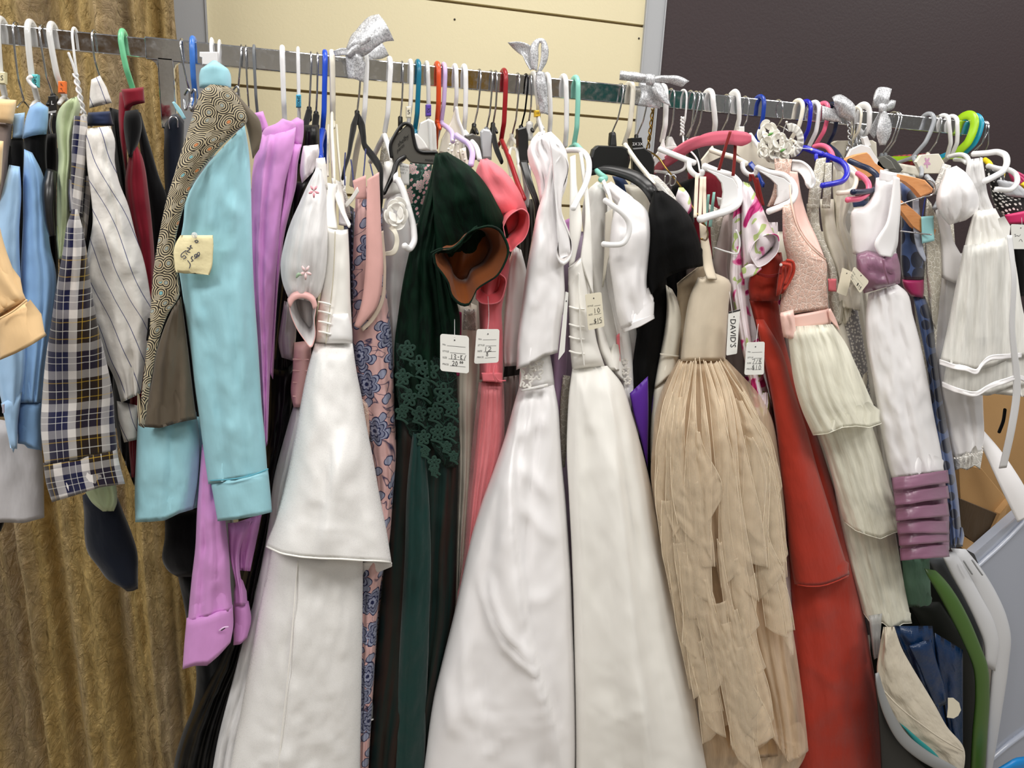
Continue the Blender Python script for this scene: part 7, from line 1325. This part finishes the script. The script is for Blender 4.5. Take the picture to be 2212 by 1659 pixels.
strip('loop', [(1914, 224, .035), (1924, 216, .03), (1935, 218, .025)], [(1914, 240, .035), (1924, 238, .03), (1932, 232, .025)], m_bow, g, .0012, nw=6, bulge=.01)
strip('knot', [(1898, 226, .045), (1906, 224, .05), (1914, 227, .045)], [(1899, 242, .045), (1906, 244, .05), (1914, 241, .045)], m_bow, g, .003, nw=5, bulge=.005)
strip('tail', [(1903, 240, .045), (1896, 268, .05), (1893, 290, .05), (1900, 314, .045)], [(1914, 240, .045), (1924, 262, .05), (1925, 285, .05), (1912, 314, .045)], m_bow, g, .0012, nw=8, bulge=.008, wr=.002)
strip('tail', [(1900, 240, .03), (1888, 262, .025), (1876, 285, .02)], [(1906, 246, .03), (1898, 275, .025), (1888, 300, .02)], m_bow, g, .0012, nw=6)
# ---------------------------------------------------------------- right corner: boxes, bins, bags
def m_cardb():
    s = NT('corrugated_cardboard'); g_ = s.tc.outputs['Object']; s.set(col=s.mix(s.noise(g_, 9, 4), 'b08a5c', 'c29c6d'), rough=.85, spec=.15); s.bump(s.noise(g_, 300, 2), .0004, .5); return s.m
m_cb = m_cardb()
g = obj('cardboard_box', 'large tan cardboard box standing behind the white dresses', 'box', (2150, 1100), None, -.1)
plate('front_wall', [(2040, 800), (2330, 780), (2330, 1190), (2210, 1180), (2120, 1120), (2060, 1060)], -.12, .3, m_cb, g, .004)
g = obj('cardboard_box', 'small open cardboard box with a dark inside, leaning below the large one', 'box', (2120, 1150), None, 0)
plate('flap', [(2070, 1000), (2120, 1012), (2180, 1085), (2160, 1112), (2074, 1078)], .03, .02, m_cb, g, .002)
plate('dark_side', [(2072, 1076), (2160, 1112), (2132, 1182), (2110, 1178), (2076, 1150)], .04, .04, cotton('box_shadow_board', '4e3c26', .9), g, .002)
plate('edge_board', [(2160, 1110), (2184, 1082), (2176, 1100), (2140, 1190), (2124, 1190)], .05, .03, m_cb, g, .002)
plate('base_flap', [(2070, 1150), (2112, 1178), (2132, 1184), (2110, 1206), (2072, 1180)], .05, .03, m_cb, g, .002)
strip('sash_', [(2096, 915, .08), (2130, 985, .1), (2160, 1050, .12), (2198, 1128, .13)], [(2124, 930, .08), (2160, 972, .1), (2200, 1030, .12), (2240, 1100, .13)], c_whites, None, .002, bulge=.008, nw=8)
o = bpy.data.objects['sash_']; o.name = 'satin_sash'; o['label'] = 'wide white satin sash trailing diagonally over the cardboard boxes'; o['category'] = 'sash'
m_gtub = m_clear('milky_tub_plastic', 'b2b8c6', .93); m_tubw = plastic('white_tub_plastic', 'd6d7da', .35); m_tubg = plastic('green_tub_plastic', '416224', .4)
g = obj('tub_lid', 'greyish translucent storage lid leaning at the right edge', 'lid', (2180, 1400), None, .1)
plate('panel', [(2104, 1196), (2225, 1090), (2330, 1000), (2330, 1740), (2130, 1740), (2170, 1480), (2160, 1330)], .08, .03, m_gtub, g, .006)
tube('moulded_rib', [(2110, 1225), (2160, 1180), (2230, 1110)], .006, m_gtub, g, d=.085); tube('moulded_rib', [(2120, 1660), (2170, 1615), (2230, 1570)], .008, m_gtub, g, d=.085)
g = obj('storage_tub', 'white plastic storage tub standing on edge, its double rim curving down beside the green one', 'storage tub', (2120, 1500), None, .1)
cloth('rim', [(2052, 1184), (2084, 1232), (2112, 1285), (2136, 1338), (2146, 1376), (2142, 1440), (2134, 1540), (2122, 1740)], [(2086, 1186), (2120, 1228), (2152, 1280), (2174, 1330), (2184, 1376), (2180, 1430), (2164, 1540), (2130, 1740)], .13, m_tubw, g, .022, cap=(1, 0), wr=0)
cloth('inner_rim', [(2030, 1190), (2052, 1236), (2082, 1290), (2108, 1345), (2124, 1390), (2126, 1440)], [(2064, 1192), (2090, 1236), (2120, 1290), (2148, 1345), (2158, 1390), (2150, 1450)], .15, m_tubw, g, .02, cap=(1, 1), wr=0)
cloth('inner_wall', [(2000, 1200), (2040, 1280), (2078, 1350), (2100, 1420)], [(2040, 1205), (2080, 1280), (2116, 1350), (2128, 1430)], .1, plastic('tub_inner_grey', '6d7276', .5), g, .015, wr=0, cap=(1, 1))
for q in ([(2082, 1212, .17), (2092, 1228, .172), (2100, 1240, .172)], [(2100, 1210, .165), (2112, 1228, .168), (2122, 1242, .168)]): tube('handle_slot', q, .0022, plastic('slot_grey', '9b9da0', .5), g)
g = obj('storage_tub', 'olive green plastic tub whose thick rim arcs down the right corner', 'storage tub', (2080, 1600), None, .15)
cloth('rim', [(1996, 1228), (2020, 1268), (2048, 1320), (2078, 1380), (2102, 1440), (2106, 1500), (2100, 1580), (2092, 1740)], [(2020, 1232), (2056, 1272), (2090, 1330), (2116, 1390), (2134, 1440), (2138, 1500), (2134, 1580), (2122, 1740)], .19, m_tubg, g, .026, cap=(1, 0), wr=0)
cloth('wall', [(1960, 1300), (2000, 1380), (2030, 1500), (2050, 1740)], [(2030, 1300), (2090, 1400), (2112, 1500), (2100, 1740)], .13, plastic('tub_inner_dark', '0d120b', .6), g, .02, wr=0)  # near-black green: the shade inside the tub is put into the colour
cloth('back_wall', [(1880, 1200), (1880, 1300), (1880, 1500), (1880, 1740)], [(2012, 1200), (2050, 1300), (2060, 1500), (2060, 1740)], .05, plastic('tub_inner_dark2', '121a10', .7), g, .02, wr=0)  # tub interior again, its shade painted as near-black plastic
g = obj('garment', 'sheer dusty green fabric hanging below the mauve hem band', 'fabric', (1980, 1260), GD, .12)
cloth('panel', [(1948, 1206), (1952, 1260), (1962, 1312)], [(2008, 1206), (2010, 1260), (2012, 1314)], .13, cotton('dusty_green_chiffon', '587a64', .5, .003), g, .012, [(2, .003, .2, 1.)])
g = obj('shopping_bag', 'dark blue woven plastic shopping bag with a white tag, in the tub at lower right', 'bag', (2030, 1500), None, .15)
m_bb = NT('woven_blue_plastic'); m_bb.set(col='0c2b50', rough=.28, spec=.6); vb = m_bb.vor(m_bb.tc.outputs['UV'], 260, 'F1', 0.); m_bb.bump(vb.outputs['Distance'], .001, .5, m_bb.bump(m_bb.noise(m_bb.tc.outputs['UV'], 25, 3), .006, .7)); m_bb = m_bb.m
cloth('front', [(1930, 1352), (1948, 1395), (1970, 1440), (1996, 1500), (2020, 1570), (2036, 1640)], [(2014, 1352), (2018, 1380), (2022, 1420), (2030, 1480), (2044, 1560), (2056, 1640)], .2, m_bb, g, .03, [(3, .008, .2, .8)], wr=.005)
cloth('side', [(2018, 1366), (2022, 1420), (2036, 1490), (2046, 1560), (2056, 1660)], [(2080, 1404), (2080, 1460), (2080, 1520), (2080, 1580), (2080, 1660)], .19, m_bb, g, .03, [(2, .006, .3, .8)], wr=.004)
cloth('fold', [(1962, 1395), (1984, 1440), (2004, 1490), (2022, 1530)], [(2012, 1380), (2024, 1430), (2040, 1480), (2046, 1520)], .225, m_bb, g, .014, [(1, .004, .2, 1.)], wr=.003, cap=(1, 1))
plate('tag', [(2048, 1508), (2060, 1508), (2072, 1518), (2076, 1534), (2070, 1546), (2060, 1552), (2046, 1550), (2048, 1530)], .245, .001, cardc, g)
g = obj('cloth_bundle', 'beige folded fabric bundle drooping over the grey tub rim', 'fabric', (1990, 1600), None, .2)
m_bei = cotton('beige_canvas', 'd2c8b4', .75, .004)
cloth('fold', [(1908, 1354), (1900, 1400), (1894, 1450), (1906, 1500), (1934, 1550), (1972, 1600), (2020, 1650), (2060, 1700)], [(1932, 1354), (1948, 1400), (1970, 1440), (1994, 1480), (2018, 1520), (2046, 1570), (2082, 1615), (2078, 1690)], .24, m_bei, g, [.02, .035, .04, .03], [(2, .012, .4, .8)], wr=.004, cap=(1, 1))
tube('crease', [(1905, 1488, .27), (1940, 1525, .285), (1990, 1565, .285), (2040, 1600, .28), (2080, 1622, .262)], .002, m_bei, g)
g = obj('storage_tub', 'grey tub rim in the bottom right corner beneath the beige bundle', 'storage tub', (1950, 1640), None, .25)
cloth('rim', [(1890, 1455), (1896, 1500), (1912, 1550), (1940, 1600), (1985, 1640), (2040, 1672), (2100, 1710)], [(1898, 1452), (1912, 1498), (1930, 1540), (1958, 1584), (2004, 1622), (2060, 1654), (2120, 1690)], .285, plastic('grey_tub', '8d8f90', .4), g, .012, cap=(1, 1), wr=0)
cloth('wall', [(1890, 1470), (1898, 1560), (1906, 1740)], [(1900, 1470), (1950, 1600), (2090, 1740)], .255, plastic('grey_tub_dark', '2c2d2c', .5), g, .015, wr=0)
cloth('teal_item', [(1942, 1560), (1968, 1594), (1990, 1622), (2010, 1640)], [(1952, 1568), (1990, 1600), (2018, 1624), (2036, 1646)], .272, plastic('teal_item', '1f8b8b', .5), g, .008, cap=(1, 1), wr=0)
g = obj('tub_lid', 'bright blue plastic lid corner at the bottom right', 'lid', (2190, 1659), None, .25)
cloth('panel', [(2150, 1655), (2146, 1680), (2146, 1740)], [(2230, 1632), (2240, 1680), (2240, 1740)], .25, plastic('bright_blue_lid', '1c82c8', .35), g, .02, wr=0, cap=(1, 0), top=[8, -6, 0])
g = obj('bag', 'clear crumpled plastic bag corner between the red gown and the beige bundle', 'bag', (1890, 1400), None, .15)
cloth('film', [(1876, 1330), (1882, 1380), (1888, 1425)], [(1906, 1325), (1902, 1380), (1900, 1418)], .2, m_clear('clear_film', 'c9cccb', .55), g, .012, [(2, .004, 0, 1.)], wr=.004)
